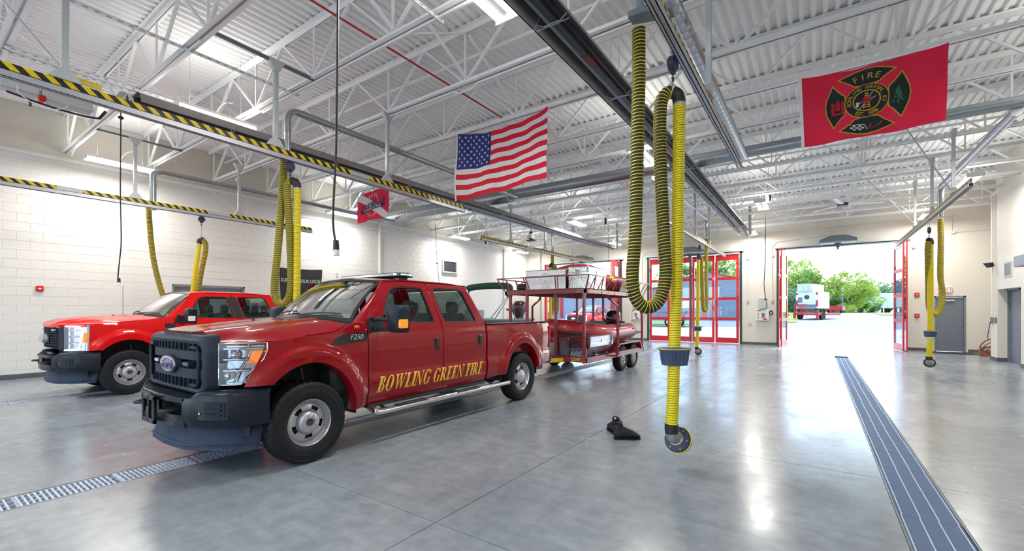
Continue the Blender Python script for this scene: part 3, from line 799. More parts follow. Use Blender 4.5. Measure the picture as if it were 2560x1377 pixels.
    # cowl + windscreen
    cw = MB(); cw.grid(lambda a, b: (lambda q: Vector(wsB(q)).lerp(Vector((q*.88, 1.36-.10*(1-q*q)+.08*q*q, 1.415+.055*(1-q*q))), a))(2*b-1), 3, 14); cw.build('cowl', G_, T)
    ws = MB(); ws.grid(lambda a, b: Vector(wsB(2*b-1)).lerp(Vector(wsT(2*b-1)), a)+Vector((0,-.035*math.sin(PI*a),.02*math.sin(PI*a))), 8, 14); W_ = ws.build('windshield', M['windshield'], T)
    bb = MB()
    def wsf(q, a): return Vector(wsB(q)).lerp(Vector(wsT(q)), a)+Vector((0,-.035*math.sin(PI*a)-.004,.02*math.sin(PI*a)+.003))
    bb.grid(lambda a, b: wsf(2*b-1, .93+.07*a), 1, 14); bb.grid(lambda a, b: wsf(2*b-1, .0+.07*a), 1, 14)
    for s_ in (-1,1): bb.grid(lambda a, b: wsf(s_*(1-.05*b), a), 8, 1)
    bb.build('windshield_border', G_, T)
    wp = MB()
    for x0_, x1_ in ((.10,.72),(-.62,.0)):
        p = [wsf((x0_+(x1_-x0_)*t)/.87, .03+.10*math.sin(PI*t*.6)*.9) +Vector((0,-.015,.012)) for t in (0,.25,.5,.75,1)]
        wp.tube(spline(p, 3), .010, 6)
    wp.build('wiper', G_, T)
    # ---- hood
    zc_t = [(.10,1.335),(.2,1.365),(.4,1.395),(.8,1.435),(1.4,1.49)] if style == 1 else [(.04,1.30),(.07,1.335),(.12,1.37),(.25,1.415),(.5,1.45),(.9,1.475),(1.4,1.495)]
    def hood(a, b):
        q = 2*b-1; aq = abs(q)
        r_ = 1.46-.18*(1-q*q)
        hx = min(1, max(0, (aq*.955-.745)/.21))
        f0 = (.205+.04*q*q if aq*.955 < .745 else .236+.34*math.asin(hx)/(PI/2)) if style == 1 else (.045+.10*q*q if aq*.955 < .695 else .155+.25*math.asin(min(1,(aq*.955-.695)/.25))/(PI/2))
        s = f0+(r_-f0)*a
        zc = interp(zc_t, s)+.012*(1-q*q); ed = interp(SEAM, s)
        x = q*SW(max(s,.2), ed)*1.0
        dr = .0
        if aq > .55: dr += .028*sm((aq-.55)/.07)
        if aq < .5: dr += .010*sm((.5-aq)/.2)
        z = zc-dr
        if aq > .70: e = (aq-.70)/.30; z = z+(ed+.003-z)*e**1.7
        if aq > .60: e = (1-sm((s-f0)/.45))*sm((aq-.60)/.16); z = z+(min(z, 1.278 if style == 1 else 1.335)-z)*e
        return (x, s, z)
    hm = MB(); hm.grid(hood, 26, 44); hm.grid(lambda a, b: (lambda p: (p[0]*(1-.01*a), p[1]+.02*a, p[2]-(.035 if style == 1 else .06)*a))(hood(0, b)), 1, 44)
    H_ = hm.build('hood', P, T, ang=50)
    nz = MB()
    for x_ in (-.42, .42): nz.box(x_-.03, x_+.03, 1.06, 1.09, interp(zc_t,1.07)-.01, interp(zc_t,1.07)+.018, .006)
    nz.build('washer_nozzle', G_, T)
    # ---- wheel wells, underbody, axle
    ub = MB(); ub.box(-.80,.80,1.6,5.95,.44,.62); ub.box(-.45,.45,.55,1.6,.50,.62); ub.box(-.52,.52,.30,1.6,.62,1.18)
    for c in WC:
        a, b = AR[c]
        ub.grid(lambda p, q: (-.93+1.86*q, c+(a+.03)*math.cos(PI*p), .40+(b+.02)*math.sin(PI*p)), 14, 2)
        ub.cyl((-.8,c,.41),(.8,c,.41),.06,10); ub.sphere((.25,c,.40),.16,12)
        for s_ in (-1,1):
            ub.tube([(s_*(.60+.055*math.cos(t*1.1)), c-.03+.055*math.sin(t*1.1), .50+t*.0085) for t in range(40)], .011, 6)
            ub.cyl((s_*.68,c+.14,.42),(s_*.62,c+.10,.95),.03,8)
    ub.cyl((0,1.2,.45),(0,4.8,.45),.045,8); ub.build('underbody', M['black'], T)
    # ---- wheels
    for c in WC:
        put_wheel(T, .865, c, .42, .985, rot=.6+c, cap=c > 3); put_wheel(T, -.865, c, .42, .985, True, rot=c, name='wheel')
    # ---- cabin
    cb = MB()
    cb.box(-.82,.82,1.35,1.75,.62,1.38,.05); cb.grid(lambda a, b: ((2*b-1)*.82, 1.42+.38*a, 1.42-.10*a*a), 4, 6); cb.box(-.85,.85,1.75,3.92,.60,.66); cb.box(-.86,-.80,1.8,3.9,.65,1.36); cb.box(.80,.86,1.8,3.9,.65,1.36)
    cb.box(-.74,.74,2.15,3.6,1.945,1.955)
    cb.build('cabin_interior', M['dash'], T)
    st = MB(); st.lathe([(.185,-.016),(.20,0),(.185,.016),(.17,0),(.185,-.016)], n=24); st.cyl((-.01,0,0),(.02,0,0),.05,12); st.bar((0,-.17,0),(0,.17,0),.02); st.bar((0,0,0),(0,0,-.17),.02)
    st.tf(Matrix.Translation((.40,1.98,1.26)) @ Matrix.Rotation(-.45,4,'X') @ Matrix.Rotation(PI/2,4,'Z')); st.build('steering_wheel', G_, T)
    def seat(x0_, x1_, y_, nm):
        s_ = MB(); s_.box(x0_, x1_, y_-.48, y_, .78, .98, .05)
        s_.prism([(y_-.06,.92),(y_+.10,.92),(y_+.20,1.50),(y_+.12,1.54),(y_+.04,1.48)], 'x', x0_, x1_); o = s_.build('seat', M['seat'], T, ang=50)
        k = 1 if x1_-x0_ < .7 else 3
        for i in range(k):
            cx = x0_+(x1_-x0_)*(i+.5)/k; h = MB().box(cx-.12, cx+.12, y_+.10, y_+.21, 1.53, 1.72, .04); h.cyl((cx-.05,y_+.15,1.48),(cx-.05,y_+.15,1.56),.008,6); h.cyl((cx+.05,y_+.15,1.48),(cx+.05,y_+.15,1.56),.008,6); h.build('headrest', M['seat'], o, ang=50)
    seat(.14,.68,2.68,0); seat(-.68,-.14,2.68,0); seat(-.68,.68,3.55,1)
    rm = MB().box(-.12,.12,2.04,2.08,1.76,1.84,.02); rm.bar((0,2.06,1.84),(0,2.10,1.95),.02); rm.build('rear_view_mirror', G_, T)
    # ---- tow mirrors
    for sd_ in (1, -1):
        m = MB(); w0 = .90
        m.prism(rounded([(1.72,1.31),(2.02,1.31),(1.94,1.47),(1.76,1.50)], .02), 'x', .915, .945)
        m.box(.94,.99,1.80,1.90,1.45,1.50,.012); m.box(.94,.99,1.80,1.90,1.33,1.38,.012)
        m.box(.98,1.28,1.81,1.86,1.457,1.493,.006); m.box(.98,1.28,1.81,1.86,1.337,1.373,.006)
        mm = m if sd_ > 0 else m.mirror(); mo = mm.build('mirror', M['black'], T, ang=50)
        h = MB(); pr = rounded([(1.20,1.32),(1.425,1.32),(1.44,1.64),(1.21,1.64)], [.03,.05,.06,.05], 5)
        # housing: front bulge
        cx, cz = 1.32, 1.48; L_ = [(1.0,1.93),(1.0,1.86),(.93,1.80),(.70,1.765),(0,1.755)]
        rows = [[(cx+(p[0]-cx)*k, y_, cz+(p[1]-cz)*k) for p in pr] for k, y_ in L_]; n2 = len(pr)
        h.grid(lambda a, b: rows[round(a*4)][round(b*n2) % n2], 4, n2); h.add([(p[0],1.925,p[1]) for p in pr], [tuple(range(n2))])
        (h if sd_ > 0 else h.mirror()).build('mirror_housing', M['grille'] if style == 1 else M['bumper'], mo, ang=50)
        l = MB().box(1.355,1.45,1.785,1.90,1.375,1.475,.01); (l if sd_ > 0 else l.mirror()).build('turn_signal', M['amber'] if style == 1 else M['white'], mo)
    # ---- bumper
    bz0, bz1 = .50, .845
    def bf(q):  # plan curve of the bumper face, q in 0..1
        x = q*.995; return x, interp([(0,-.03),(.45,.0),(.62,.06),(.80,.17),(.90,.27),(.95,.38),(.985,.50),(.995,.58)], x)
    m = MB()
    def bface(z, push): return lambda q: (math.copysign(bf(abs(q))[0]-push*.4*abs(q)**4, q), bf(abs(q))[1]+push, z)
    prof = [(bz0-.0,.10),(bz0,.045),(bz0+.05,.012),(bz0+.12,.0),(.74,.0),(.775,.012),(.785,.04),(.785,.20)]
    prof2 = [(bz0,.10),(bz0,.045),(bz0+.05,.012),(bz0+.12,.0),(.80,.0),(.835,.02),(.845,.05),(.845,.16)]
    def bfn(a, b):
        q = 2*a-1; i = round(b*7); k = sm((abs(q)-.60)/.08)
        z = prof[i][0]*(1-k)+prof2[i][0]*k; pu = prof[i][1]*(1-k)+prof2[i][1]*k
        return bface(z, pu)(q)
    def hole(a, b):
        q = abs(2*a-1)*.995; i = int(b*7)
        return not (i == 3 and .14 < q < .52)
    # split the face row so that openings have a lower border
    m.grid(bfn, 60, 7, hole); m.build('front_bumper', M['bumper'], T, ang=45)
    m = MB()
    m.grid(lambda a, b: bface(.62+(.745-.62)*b, .13)((2*a-1)*.54), 16, 1)
    for s_ in (-1,1): m.grid(lambda a, b: bface(.50+.26*b, .02+.11*a)(s_*.535), 1, 1); m.grid(lambda a, b: bface(.50+.26*b, .02+.11*a)(s_*.14), 1, 1)
    m.box(-.6,.6,.10,.20,.52,.78); m.build('bumper_recess', M['black'], T)
    m = MB(); m.grid(lambda a, b: bface(.505+.115*b, .004+.008*(1-b))((2*a-1)*.54), 16, 1); m.grid(lambda a, b: bface(.735+.04*b, -.002)((2*a-1)*.54), 16, 1)
    m.build('bumper_bars', M['bumper'], T)
    for s_ in (-1,1):
        tb = MB(); tb.tube(spline([(s_*.30,.14,.655),(s_*.30,-.02,.655),(s_*.345,-.075,.655),(s_*.39,-.02,.655),(s_*.39,.14,.655)],5), .016, 8); tb.build('tow_hook', M['black'], T)
        f = MB(); xs_ = .78; y_ = bf(.78/.995)[1]
        def ff(a, b, off=0): 
            q = s_*(.69+.20*a)/.995; p = bface(.585+.17*b, -.004+off)(q); return p
        f.grid(lambda a, b: ff(a, b, .0), 6, 1); fb = f.build('fog_recess', M['black'], T)
        f = MB()
        f.grid(lambda a, b: ff(.28+.68*a, .08+.84*b, -.012), 5, 1)
        for k in range(3): f.grid(lambda a, b: ff(.34+.55*a, .22+.25*k+.10*b, -.030), 5, 1); f.grid(lambda a, b: ff(.34+.55*a, .22+.25*k+.10, -.030+.02*b), 5, 1); f.grid(lambda a, b: ff(.34+.55*a, .22+.25*k, -.030+.02*b), 5, 1)
        f.build('fog_blank', M['grille'], fb)
        bo = MB().sphere(ff(.10,.35,-.01), .010, 8); bo.build('bolt', M['chrome'], fb)
    st_ = MB(); nst = 46
    for k in range(nst):
        q = (-.5+k/(nst-1)); 
        if abs(q) < .5:
            p = bface(.787,.03)(q*1.1); p2 = bface(.787,.10)(q*1.1); st_.bar(p, p2, .010, .008)
    st_.build('step_pad', M['grille'], T)
    lp = MB(); 
    for a_, b_2, c_, d_ in ((-.16,-.13,.50,.76),(-.01,.02,.50,.76),(.13,.16,.50,.76),(-.16,.16,.50,.545),(-.16,.16,.72,.76)): lp.box(a_-.02, b_2-.02, -.065, -.04, c_, d_, .004)
    if style == 1: lp.box(-.155,-.04,-.055,-.045,.54,.6); lp.build('plate_bracket', M['bumper'], T)
    ad = MB()
    ad.grid(lambda a, b: (lambda p: (p[0]*(.86+.04*b), p[1]+.13-.05*b, .50-.225*b))(bface(.5,.0)((2*a-1)*.98)), 30, 6)
    ad.grid(lambda a, b: (lambda p: (p[0]*(.90-.03*b), p[1]+.08+.05*b, .275))(bface(.5,.0)((2*a-1)*.98)), 30, 1)
    ad.grid(lambda a, b: (lambda p: (p[0]*(.895+.006*b), p[1]+.085-.012*b, .33-.012*b))(bface(.5,0)((2*a-1)*.98)), 30, 1)
    ad.build('air_dam', M['airdam'], T)
    # ---- grille + headlights
    def gf(x, base=.098 if style == 1 else .035, k=.045 if style == 1 else .11): return base+k*(abs(x)/.70)**2
    if style == 1:
        Oo = rounded([(-.70,.80),(.70,.80),(.715,1.20),(.64,1.315),(-.64,1.315),(-.715,1.20)], [.10,.10,.05,.05,.05,.05], 4)
        Ii = rounded([(-.635,.845),(.635,.845),(.645,1.20),(.585,1.26),(-.585,1.26),(-.645,1.20)], [.07,.07,.04,.04,.04,.04], 4)
        n_ = len(Oo); g = MB()
        mid = [((o[0]*.55+i[0]*.45), (o[1]*.55+i[1]*.45)) for o, i in zip(Oo, Ii)]
        rows = [[(p[0], gf(p[0])+.09, p[1]) for p in Ii], [(p[0], gf(p[0])+.012, p[1]) for p in Ii], [(p[0], gf(p[0]), p[1]) for p in mid], [(p[0], gf(p[0])+.01, p[1]) for p in Oo]]
        bk = [((p[0]*1.05), .215+.06*(abs(p[0])/.7)**2 if p[1] > 1.1 else .26, 1.372-.035*(abs(p[0])/.7)**4 if p[1] > 1.25 else p[1]) for p in Oo]; rows.append([((r[0]+b2[0])/2, (r[1]*.75+b2[1]*.25), (r[2]*.45+b2[2]*.55)) for r, b2 in zip(rows[3], bk)]); rows.append(bk)
        g.grid(lambda a, b: rows[round(a*5)][round(b*n_) % n_], 5, n_); g.build('grille_surround', M['grille'], T, ang=38)
        MB().grid(lambda a, b: ((2*a-1)*.66, gf((2*a-1)*.66)+.085, .82+.46*b), 10, 1).build('grille_backing', M['black'], T)
        br = MB()
        for z0_, z1_ in ((1.098,1.203),(.922,1.035)):
            zz = [z0_, z0_+.012, z1_-.012, z1_]; pu = [.05,.012,.012,.05]
            br.grid(lambda a, b: (lambda x, i: (x, gf(x)+pu[i]+(.02 if abs(x) > .50 else 0), zz[i]))((2*a-1)*.60, round(b*3)), 24, 3)
        for k in range(13):
            x = -.56+k*.0933; br.box(x-.008, x+.008, gf(x)+.02, gf(x)+.08, 1.19, 1.265); br.box(x-.008, x+.008, gf(x)+.02, gf(x)+.08, .84, .93)
        for s_ in (-1,1):
            br.tube([(s_*.47,gf(.49)+.0,1.228),(s_*.58,gf(.58)+.0,1.228),(s_*.617,gf(.61)+.0,1.19),(s_*.607,gf(.61)+.0,.91),(s_*.58,gf(.58)+.0,.878),(s_*.47,gf(.47)+.0,.878)], .016, 6)
        br.build('grille_bars', M['grille'], T, ang=40)
        fi = MB(); 
        for k in range(5): fi.grid(lambda a, b: (lambda x: (x, gf(x)+.05+.012*b, 1.044+.011*k))((2*a-1)*.60), 12, 1)
        fi.build('grille_fins', M['grille'], T)
        # oval badge
        b0_ = MB(); 
        def oval(rx, rz_, y0_, y1_): return [(rx*math.cos(2*PI*k/32), y0_, 1.04+rz_*math.sin(2*PI*k/32)) for k in range(32)]
        def disc(m_, rx, rz_, y0_, y1_, dome=0):
            v = [(rx*math.cos(2*PI*k/32), y1_, 1.052+rz_*math.sin(2*PI*k/32)) for k in range(32)]+[(rx*.95*math.cos(2*PI*k/32), y0_, 1.052+rz_*.93*math.sin(2*PI*k/32)) for k in range(32)]+[(0, y0_-dome, 1.052)]
            m_.add(v, [(k, (k+1) % 32, 32+(k+1) % 32, 32+k) for k in range(32)]+[(32+k, 32+(k+1) % 32, 64) for k in range(32)])
        disc(b0_, .215, .098, .088, .14); eb = b0_.build('badge_socket', M['grille'], T)
        b1_ = MB(); disc(b1_, .190, .080, .080, .10); b1_.build('badge_rim', M['chrome'], eb)
        b2_ = MB(); disc(b2_, .172, .067, .077, .09, .004); b2_.build('badge', M['blue_badge'], eb)
        text('badge_script', 'Ford', .125, M['chrome'], basis((0,.070,1.048), (1,0,0), (0,0,1)), eb, depth=.002, shear=.35, sx=1.0)
        for x in (-.37,.37):
            l = MB().box(x-.065,x+.065,gf(x)+.0,gf(x)+.05,1.045,1.087,.006); lo_ = l.build('strobe_light', M['grille'], T); MB().box(x-.055,x+.055,gf(x)-.004,gf(x)+.002,1.052,1.08).build('strobe_lens', M['chrome'], lo_)
        text('hood_lettering', 'SUPER DUTY', .058, M['bumper'], basis((0,.172,1.352), (1,0,0), (0,.75,.66)), T, depth=.002, sx=1.9, space=1.15)
        hl_in, hl_ot = (.735,.235), (.965,.60)
        def hl(a, b, off=0):   # a across, b up
            z = .885+(1.268-.885)*b
            so_ = .385+(.575-.385)*sm(b*1.25)                        # slanted outer edge
            s = .245+(so_-.245)*a**1.15
            # plan curve: x as a function of s
            x = .745+.21*math.sin(min(1,(s-.245)/.34)*PI/2)
            return (x-off*.5, s+off, z)
        for s_ in (1,-1):
            m = MB().grid(lambda a, b: hl(a, b), 10, 8); 
            for (p, q) in ((lambda a: hl(a,0), 1), (lambda a: hl(a,1), 1), (lambda a: hl(0,a), 1), (lambda a: hl(1,a), 1)): m.grid(lambda a, b: (lambda h_: (h_[0]-.05*b, h_[1]+.05*b, h_[2]))(p(a)), 8, 1)
            ho = MB().grid(lambda a, b: hl(a, b, .075), 8, 6)
            # bezel ribs and bowls
            for z_ in (.33, .60, .86): ho.tube([hl(.05+.8*t, z_, .035) for t in (0,.33,.66,1)], .012, 6)
            ho.tube([hl(.55, t, .035) for t in (.03,.3,.6,.97)], .010, 6)
            (ho if s_ > 0 else ho.mirror()).build('headlight', M['polished'], T); par = C.objects[-1] if False else bpy.data.objects[-1] if False else None
            bw_ = MB()
            for (aa, bb_, rr) in ((.30,.72,.052),(.30,.22,.050)):
                c_ = Vector(hl(aa, bb_, .05)); bw_.lathe([(rr,-.035),(rr*.8,.0),(rr*.4,.02),(0,.025)], c_, 'y', 20); bw_.sphere(c_+Vector((0,-.005,0)), .018, 10)
            (bw_ if s_ > 0 else bw_.mirror()).build('headlight_bowl', M['chrome'], T)
            am = MB().grid(lambda a, b: hl(.66+.32*a, .50+.30*b, .006), 4, 3); (am if s_ > 0 else am.mirror()).build('side_marker', M['amber'], T)
            rim = MB(); rim.tube([hl(t,0) for t in (0,.25,.5,.75,1)]+[hl(1,t) for t in (.2,.4,.6,.8,1)]+[hl(t,1) for t in (.75,.5,.25,0)]+[hl(0,t) for t in (.8,.5,.2)], .006, 6, closed=True); (rim if s_ > 0 else rim.mirror()).build('headlight_rim', M['chrome'], T)
            (m if s_ > 0 else m.mirror()).build('headlight_lens', M['lens'], T)
    else:
        Oo = rounded([(-.68,.885),(.68,.885),(.68,1.305),(-.68,1.305)], .04, 3); n_ = len(Oo); g = MB()
        Ii = rounded([(-.60,.92),(.60,.92),(.60,1.275),(-.60,1.275)], .03, 3)
        rows = [[(p[0], gf(p[0])+.05, p[1]) for p in Ii], [(p[0], gf(p[0]), p[1]) for p in Ii], [(p[0], gf(p[0])+.01, p[1]) for p in Oo], [(p[0]*1.03, gf(p[0])+.16, p[1]) for p in Oo]]
        g.grid(lambda a, b: rows[round(a*3)][round(b*n_) % n_], 3, n_); g.build('grille_surround', M['grille'], T, ang=38)
        MB().grid(lambda a, b: ((2*a-1)*.60, gf((2*a-1)*.6)+.05, .90+.40*b), 10, 1).build('grille_backing', M['black'], T)
        br = MB()
        for z_ in (.965,1.01,1.055,1.10,1.145,1.19,1.235): br.grid(lambda a, b: (lambda x: (x, gf(x)+.012, z_-.007+.014*b))((2*a-1)*.57), 16, 1)
        for k in range(15): x = -.56+k*.08; br.box(x-.008,x+.008,gf(x)+.01,gf(x)+.04,.915,1.28)
        br.grid(lambda a, b: (lambda x: (x, gf(x)-.002, 1.0+.15*b))((2*a-1)*.24), 8, 1)
        br.build('grille_bars', M['grille'], T)
        eb = MB()
        v = [(.175*math.cos(2*PI*k/32), -.02, 1.075+.075*math.sin(2*PI*k/32)) for k in range(32)]+[(.185*math.cos(2*PI*k/32), .05, 1.075+.085*math.sin(2*PI*k/32)) for k in range(32)]
        eb.add(v, [tuple(range(32))]+[(k,(k+1) % 32,32+(k+1) % 32,32+k) for k in range(32)]); ebo = eb.build('badge', M['galv_dull'], T)
        text('badge_script', 'Ford', .085, M['chrome'], basis((0,-.023,1.072), (1,0,0), (0,0,1)), ebo, depth=.002, shear=.35)
        for x in (.40,-.40): MB().box(x-.06,x+.06,gf(x)-.01,gf(x)+.03,1.215,1.25,.005).build('strobe_light', M['lightgrey'], T)
        def hl(a, b, off=0):
            z = .86+(1.325-.86)*b; so_ = .40+.04*b; s = .16+(so_-.16)*max(0,a)**1.1; x = .70+.245*math.sin(min(1,(s-.16)/.27)*PI/2); return (x-off*.5, s+off, z)
        for s_ in (1,-1):
            m = MB().grid(lambda a, b: hl(a, b, .0), 10, 8); ho = MB().grid(lambda a, b: hl(a, b, .05), 8, 6)
            for z_ in (.3,.55,.8): ho.tube([hl(.1+.5*t, z_, .03) for t in (0,.33,.66,1)], .014, 6)
            (ho if s_ > 0 else ho.mirror()).build('headlight', M['polished'], T)
            dr = MB(); dr.tube(spline([hl(.05,.05,-.003),hl(.55,.06,-.003),hl(.68,.14,-.003),hl(.72,.4,-.003),hl(.72,.75,-.003),hl(.62,.92,-.003),hl(.1,.95,-.003)], 4), .013, 6); (dr if s_ > 0 else dr.mirror()).build('running_light', M['drl'], T)
            am = MB().grid(lambda a, b: hl(.80+.17*a, .32+.38*b, -.002), 4, 3); (am if s_ > 0 else am.mirror()).build('side_marker', M['amber'], T)
            (m if s_ > 0 else m.mirror()).build('headlight_lens', M['lens'], T)
    # ---- fender vent badge
    bs = [(1.16,1.255),(1.705,1.265),(1.705,1.375),(1.40,1.355),(1.25,1.31)]
    if style != 1: bs = [(1.55,1.20),(1.72,1.20),(1.72,1.33),(1.55,1.33)]
    if style == 1: bs = [(1.24,1.20),(1.705,1.225),(1.705,1.325),(1.40,1.31),(1.30,1.265)]
    for s_ in (1,-1):
        m = MB(); v = [(SW(p[0],p[1])+.006, *p) for p in bs]+[(SW(p[0],p[1])-.01, *p) for p in bs]; k = len(bs); m.add(v, [tuple(range(k))]+[(i,k+i,k+(i+1) % k,(i+1) % k) for i in range(k)])
        bo = (m if s_ > 0 else m.mirror()).build('vent_badge', M['black'], T)
        tx = 1.60 if style == 1 else 1.64
        ty = basis((s_*(SW(tx,1.27)+.009), tx, 1.272), (0, s_*1, 0), (0,0,1))
        text('badge_lettering', 'F250' if style == 1 else 'XL', .082 if style == 1 else .05, M['chrome'], ty @ Matrix.Translation((-.04 if style == 1 else 0,0,0)), bo, depth=.003, shear=.25, sx=1.05, offset=.0)
    if style == 1:
        text('unit_lettering', 'FP1', .05, M['gold'], basis((SW(1.6,1.36)+.004, 1.585, 1.385), (0,1,0), (-.1,0,1)), T, depth=.0015, offset=.001)
    # ---- door lettering built as serif letters on the skin
    if extras:
        gl = serif_text('BOWLING GREEN FIRE'); wd = max(p[0] for q_ in gl for p in q_.v); S0, S1, Z0, H0 = 1.83, 3.86, .60, .185
        sh = .30
        def place(p):
            s = S0+(S1-S0-.05)*p[0]/wd+sh*p[1]*H0; z = Z0+p[1]*H0
            return (SW(s, z)+.0035+.0*p[2], s, z)
        for q_ in gl:
            out = MB(); out.v = [place(p) for p in q_.v]; out.f = q_.f; out.mi = q_.mi; out.build('door_letter', M['gold'], T, False)
        # chrome step tubes
        for s_ in (1,-1):
            rb = MB(); rb.tube(spline([(.80,1.80,.46),(.97,1.80,.40),(1.0,1.86,.375),(1.0,2.4,.375),(1.0,4.3,.375),(1.0,4.50,.375),(.9,4.62,.40)], 6), .038, 12)
            (rb if s_ > 0 else rb.mirror()).build('step_tube', M['polished'], T)
            pd = MB(); pd.box(.955,1.035,2.10,2.62,.407,.420,.005); pd.box(.955,1.035,3.2,3.72,.407,.420,.005)
            (pd if s_ > 0 else pd.mirror()).build('step_pad', M['black'], T)
            bk2 = MB()
            for y_ in (1.95,3.0,4.1): bk2.bar((.80,y_,.46),(.99,y_,.39),.04,.02)
            (bk2 if s_ > 0 else bk2.mirror()).build('step_bracket', M['black'], T)
        sl = MB(); sl.box(.78,.935,1.73,3.95,.43,.475); sl.build('sill', M['black'], T); sl.mirror().build('sill', M['black'], T)
        # light bar
        L0 = thing('light_bar', 'clear-lensed emergency light bar on the roof of the deep red truck', 'light bar', (0,0,0)) if False else None
        base = MB(); pts = rounded([(-.62,2.42),(.62,2.42),(.70,2.58),(.62,2.74),(-.62,2.74),(-.70,2.58)], .05, 3)
        zb = 2.04
        base.prism(pts, 'z', zb, zb+.014); lb = base.build('light_bar', M['black'], T)
        tp = MB(); tp.prism(inset(pts, .006), 'z', zb+.040, zb+.050); tp.build('light_bar_top', M['black'], lb)
        ls = MB(); ls.prism(inset(pts, -.004), 'z', zb+.010, zb+.042); ls.build('light_bar_lens', M['lens'], lb)
        md = MB()
        for k in range(9):
            x = -.54+k*.135; md.box(x-.055,x+.055,2.435,2.46,zb+.013,zb+.038,.004); md.box(x-.055,x+.055,2.70,2.725,zb+.013,zb+.038,.004)
        md.box(.62,.66,2.5,2.66,zb+.013,zb+.038,.004); md.box(-.66,-.62,2.5,2.66,zb+.013,zb+.038,.004)
        md.build('light_module', M['led'], lb)
        ft = MB(); ft.box(-.05,.05,2.46,2.7,2.0,zb); ft.box(.55,.61,2.52,2.64,1.97,zb,.01); ft.box(-.61,-.55,2.52,2.64,1.97,zb,.01); ft.build('mounting_foot', M['black'], lb)
    return T
# ---- serif capitals from simple strokes; each glyph in a unit-high box
def serif_text(s):
    GL = {}
    def rect(m, x0, x1, y0, y1): m.add([(x0,y0,0),(x1,y0,0),(x1,y1,0),(x0,y1,0)], [(0,1,2,3)])
    def quad(m, a, b, c, d): m.add([(*a,0),(*b,0),(*c,0),(*d,0)], [(0,1,2,3)])
    def arc(m, cx, cy, rx, ry, t0, t1, wmax, wmin=.05, n=14):
        rows = []
        for i in range(n+1):
            t = math.radians(t0+(t1-t0)*i/n); c, s_ = math.cos(t), math.sin(t); wd = wmin+(wmax-wmin)*abs(c)
            rows.append(((cx+rx*c, cy+ry*s_, 0), (cx+(rx-wd)*c, cy+(ry-wmin)*s_, 0)))
        m.add([p for r in rows for p in r], [(2*i,2*i+1,2*i+3,2*i+2) for i in range(n)])
    SW_, TH = .26, .075
    def stem(m, x, y0=0, y1=1, w_=SW_): rect(m, x, x+w_, y0, y1); 
    def serif(m, x, y, w_=SW_): rect(m, x-.07, x+w_+.07, y, y+TH)
    def B(m): stem(m,.08); rect(m,0,.4,0,TH); rect(m,0,.4,1-TH,1); rect(m,.2,.4,.5-.03,.53); arc(m,.38,.755,.27,.245,-90,90,.2); arc(m,.38,.26,.33,.26,-90,90,.21); return .76
    def O(m): arc(m,.42,.5,.42,.52,0,360,.27,.065,30); return .90
    def W_(m):
        quad(m,(.05,1),(.26,1),(.46,0),(.34,0)); quad(m,(.30+.12,0),(.34,0),(.56,.95),(.62,1)); quad(m,(.50,1),(.71,1),(.90,0),(.79,0)); quad(m,(.88,0),(.80,0),(1.06,.98),(1.13,1)); rect(m,0,.33,1-TH,1); rect(m,.46,.78,1-TH,1); rect(m,.98,1.22,1-TH,1); return 1.25
    def L(m): stem(m,.08); serif(m,.08,1-TH); rect(m,.0,.62,0,TH); quad(m,(.50,0),(.64,0),(.66,.30),(.62,.30)); return .70
    def I(m): stem(m,.08); serif(m,.08,0); serif(m,.08,1-TH); return .38
    def N(m): rect(m,.10,.16,0,1); quad(m,(.02,1),(.24,1),(.86,0),(.68,0)); rect(m,.78,.84,0,1); rect(m,0,.26,0,TH); rect(m,.66,.95,1-TH,1); return .98
    def G(m): arc(m,.42,.5,.42,.52,35,325,.27,.065,26); stem(m,.62,.02,.42,.17); rect(m,.52,.86,.40,.46); quad(m,(.72,.70),(.78,.70),(.78,1),(.74,1)); return .90
    def R(m): stem(m,.08); rect(m,0,.4,1-TH,1); serif(m,.08,0); rect(m,.2,.42,.47,.53); arc(m,.38,.735,.28,.265,-90,90,.2); quad(m,(.30,.50),(.52,.50),(.88,0),(.64,0)); rect(m,.62,.92,0,TH); return .88
    def E(m): stem(m,.08); rect(m,0,.62,1-TH,1); rect(m,0,.64,0,TH); rect(m,.2,.48,.48,.54); quad(m,(.50,1),(.62,1),(.62,.72),(.58,.72)); quad(m,(.52,0),(.64,0),(.67,.28),(.63,.28)); rect(m,.44,.48,.38,.64); return .72
    def F(m): stem(m,.08); serif(m,.08,0); rect(m,0,.60,1-TH,1); rect(m,.2,.46,.48,.54); quad(m,(.48,1),(.60,1),(.61,.70),(.57,.70)); rect(m,.42,.46,.38,.64); return .66
    fn = dict(B=B, O=O, W=W_, L=L, I=I, N=N, G=G, R=R, E=E, F=F)
    x = 0; res = []
    for ch in s:
        out = MB()
        if ch == ' ': x += .30; continue
        m = MB(); w_ = fn[ch](m); m.v = [(p[0]*.80+x, p[1], .0) for p in m.v]; out.join(m); x += w_*.80+.05
        res.append(out)
    # fine subdivision in height so letters follow the body skin
    fin = []
    for out in res:
        o2 = MB()
        for f in out.f:
            a, b, c, d = [Vector(out.v[i]) for i in f]
            n = max(1, int(abs((d-a).y)/.12), int(abs((c-b).y)/.12)); o2.grid(lambda u, v: a.lerp(b, u).lerp(d.lerp(c, u), v), 1, n)
        fin.append(o2)
    return fin
M['drl'] = mat('lit running light', (1,1,1), .3, emis=(.8,.95,1), es=2.0)
M['led'] = mat('led module', (.55,.60,.72), .15, metal=.4, emis=(.75,.82,1), es=.5)
T1 = truck('pickup_truck', 'deep red crew cab pickup lettered BOWLING GREEN FIRE, nearest vehicle with roof light bar', 'red1', 1, (-4.99, 1.46, 0), .948)
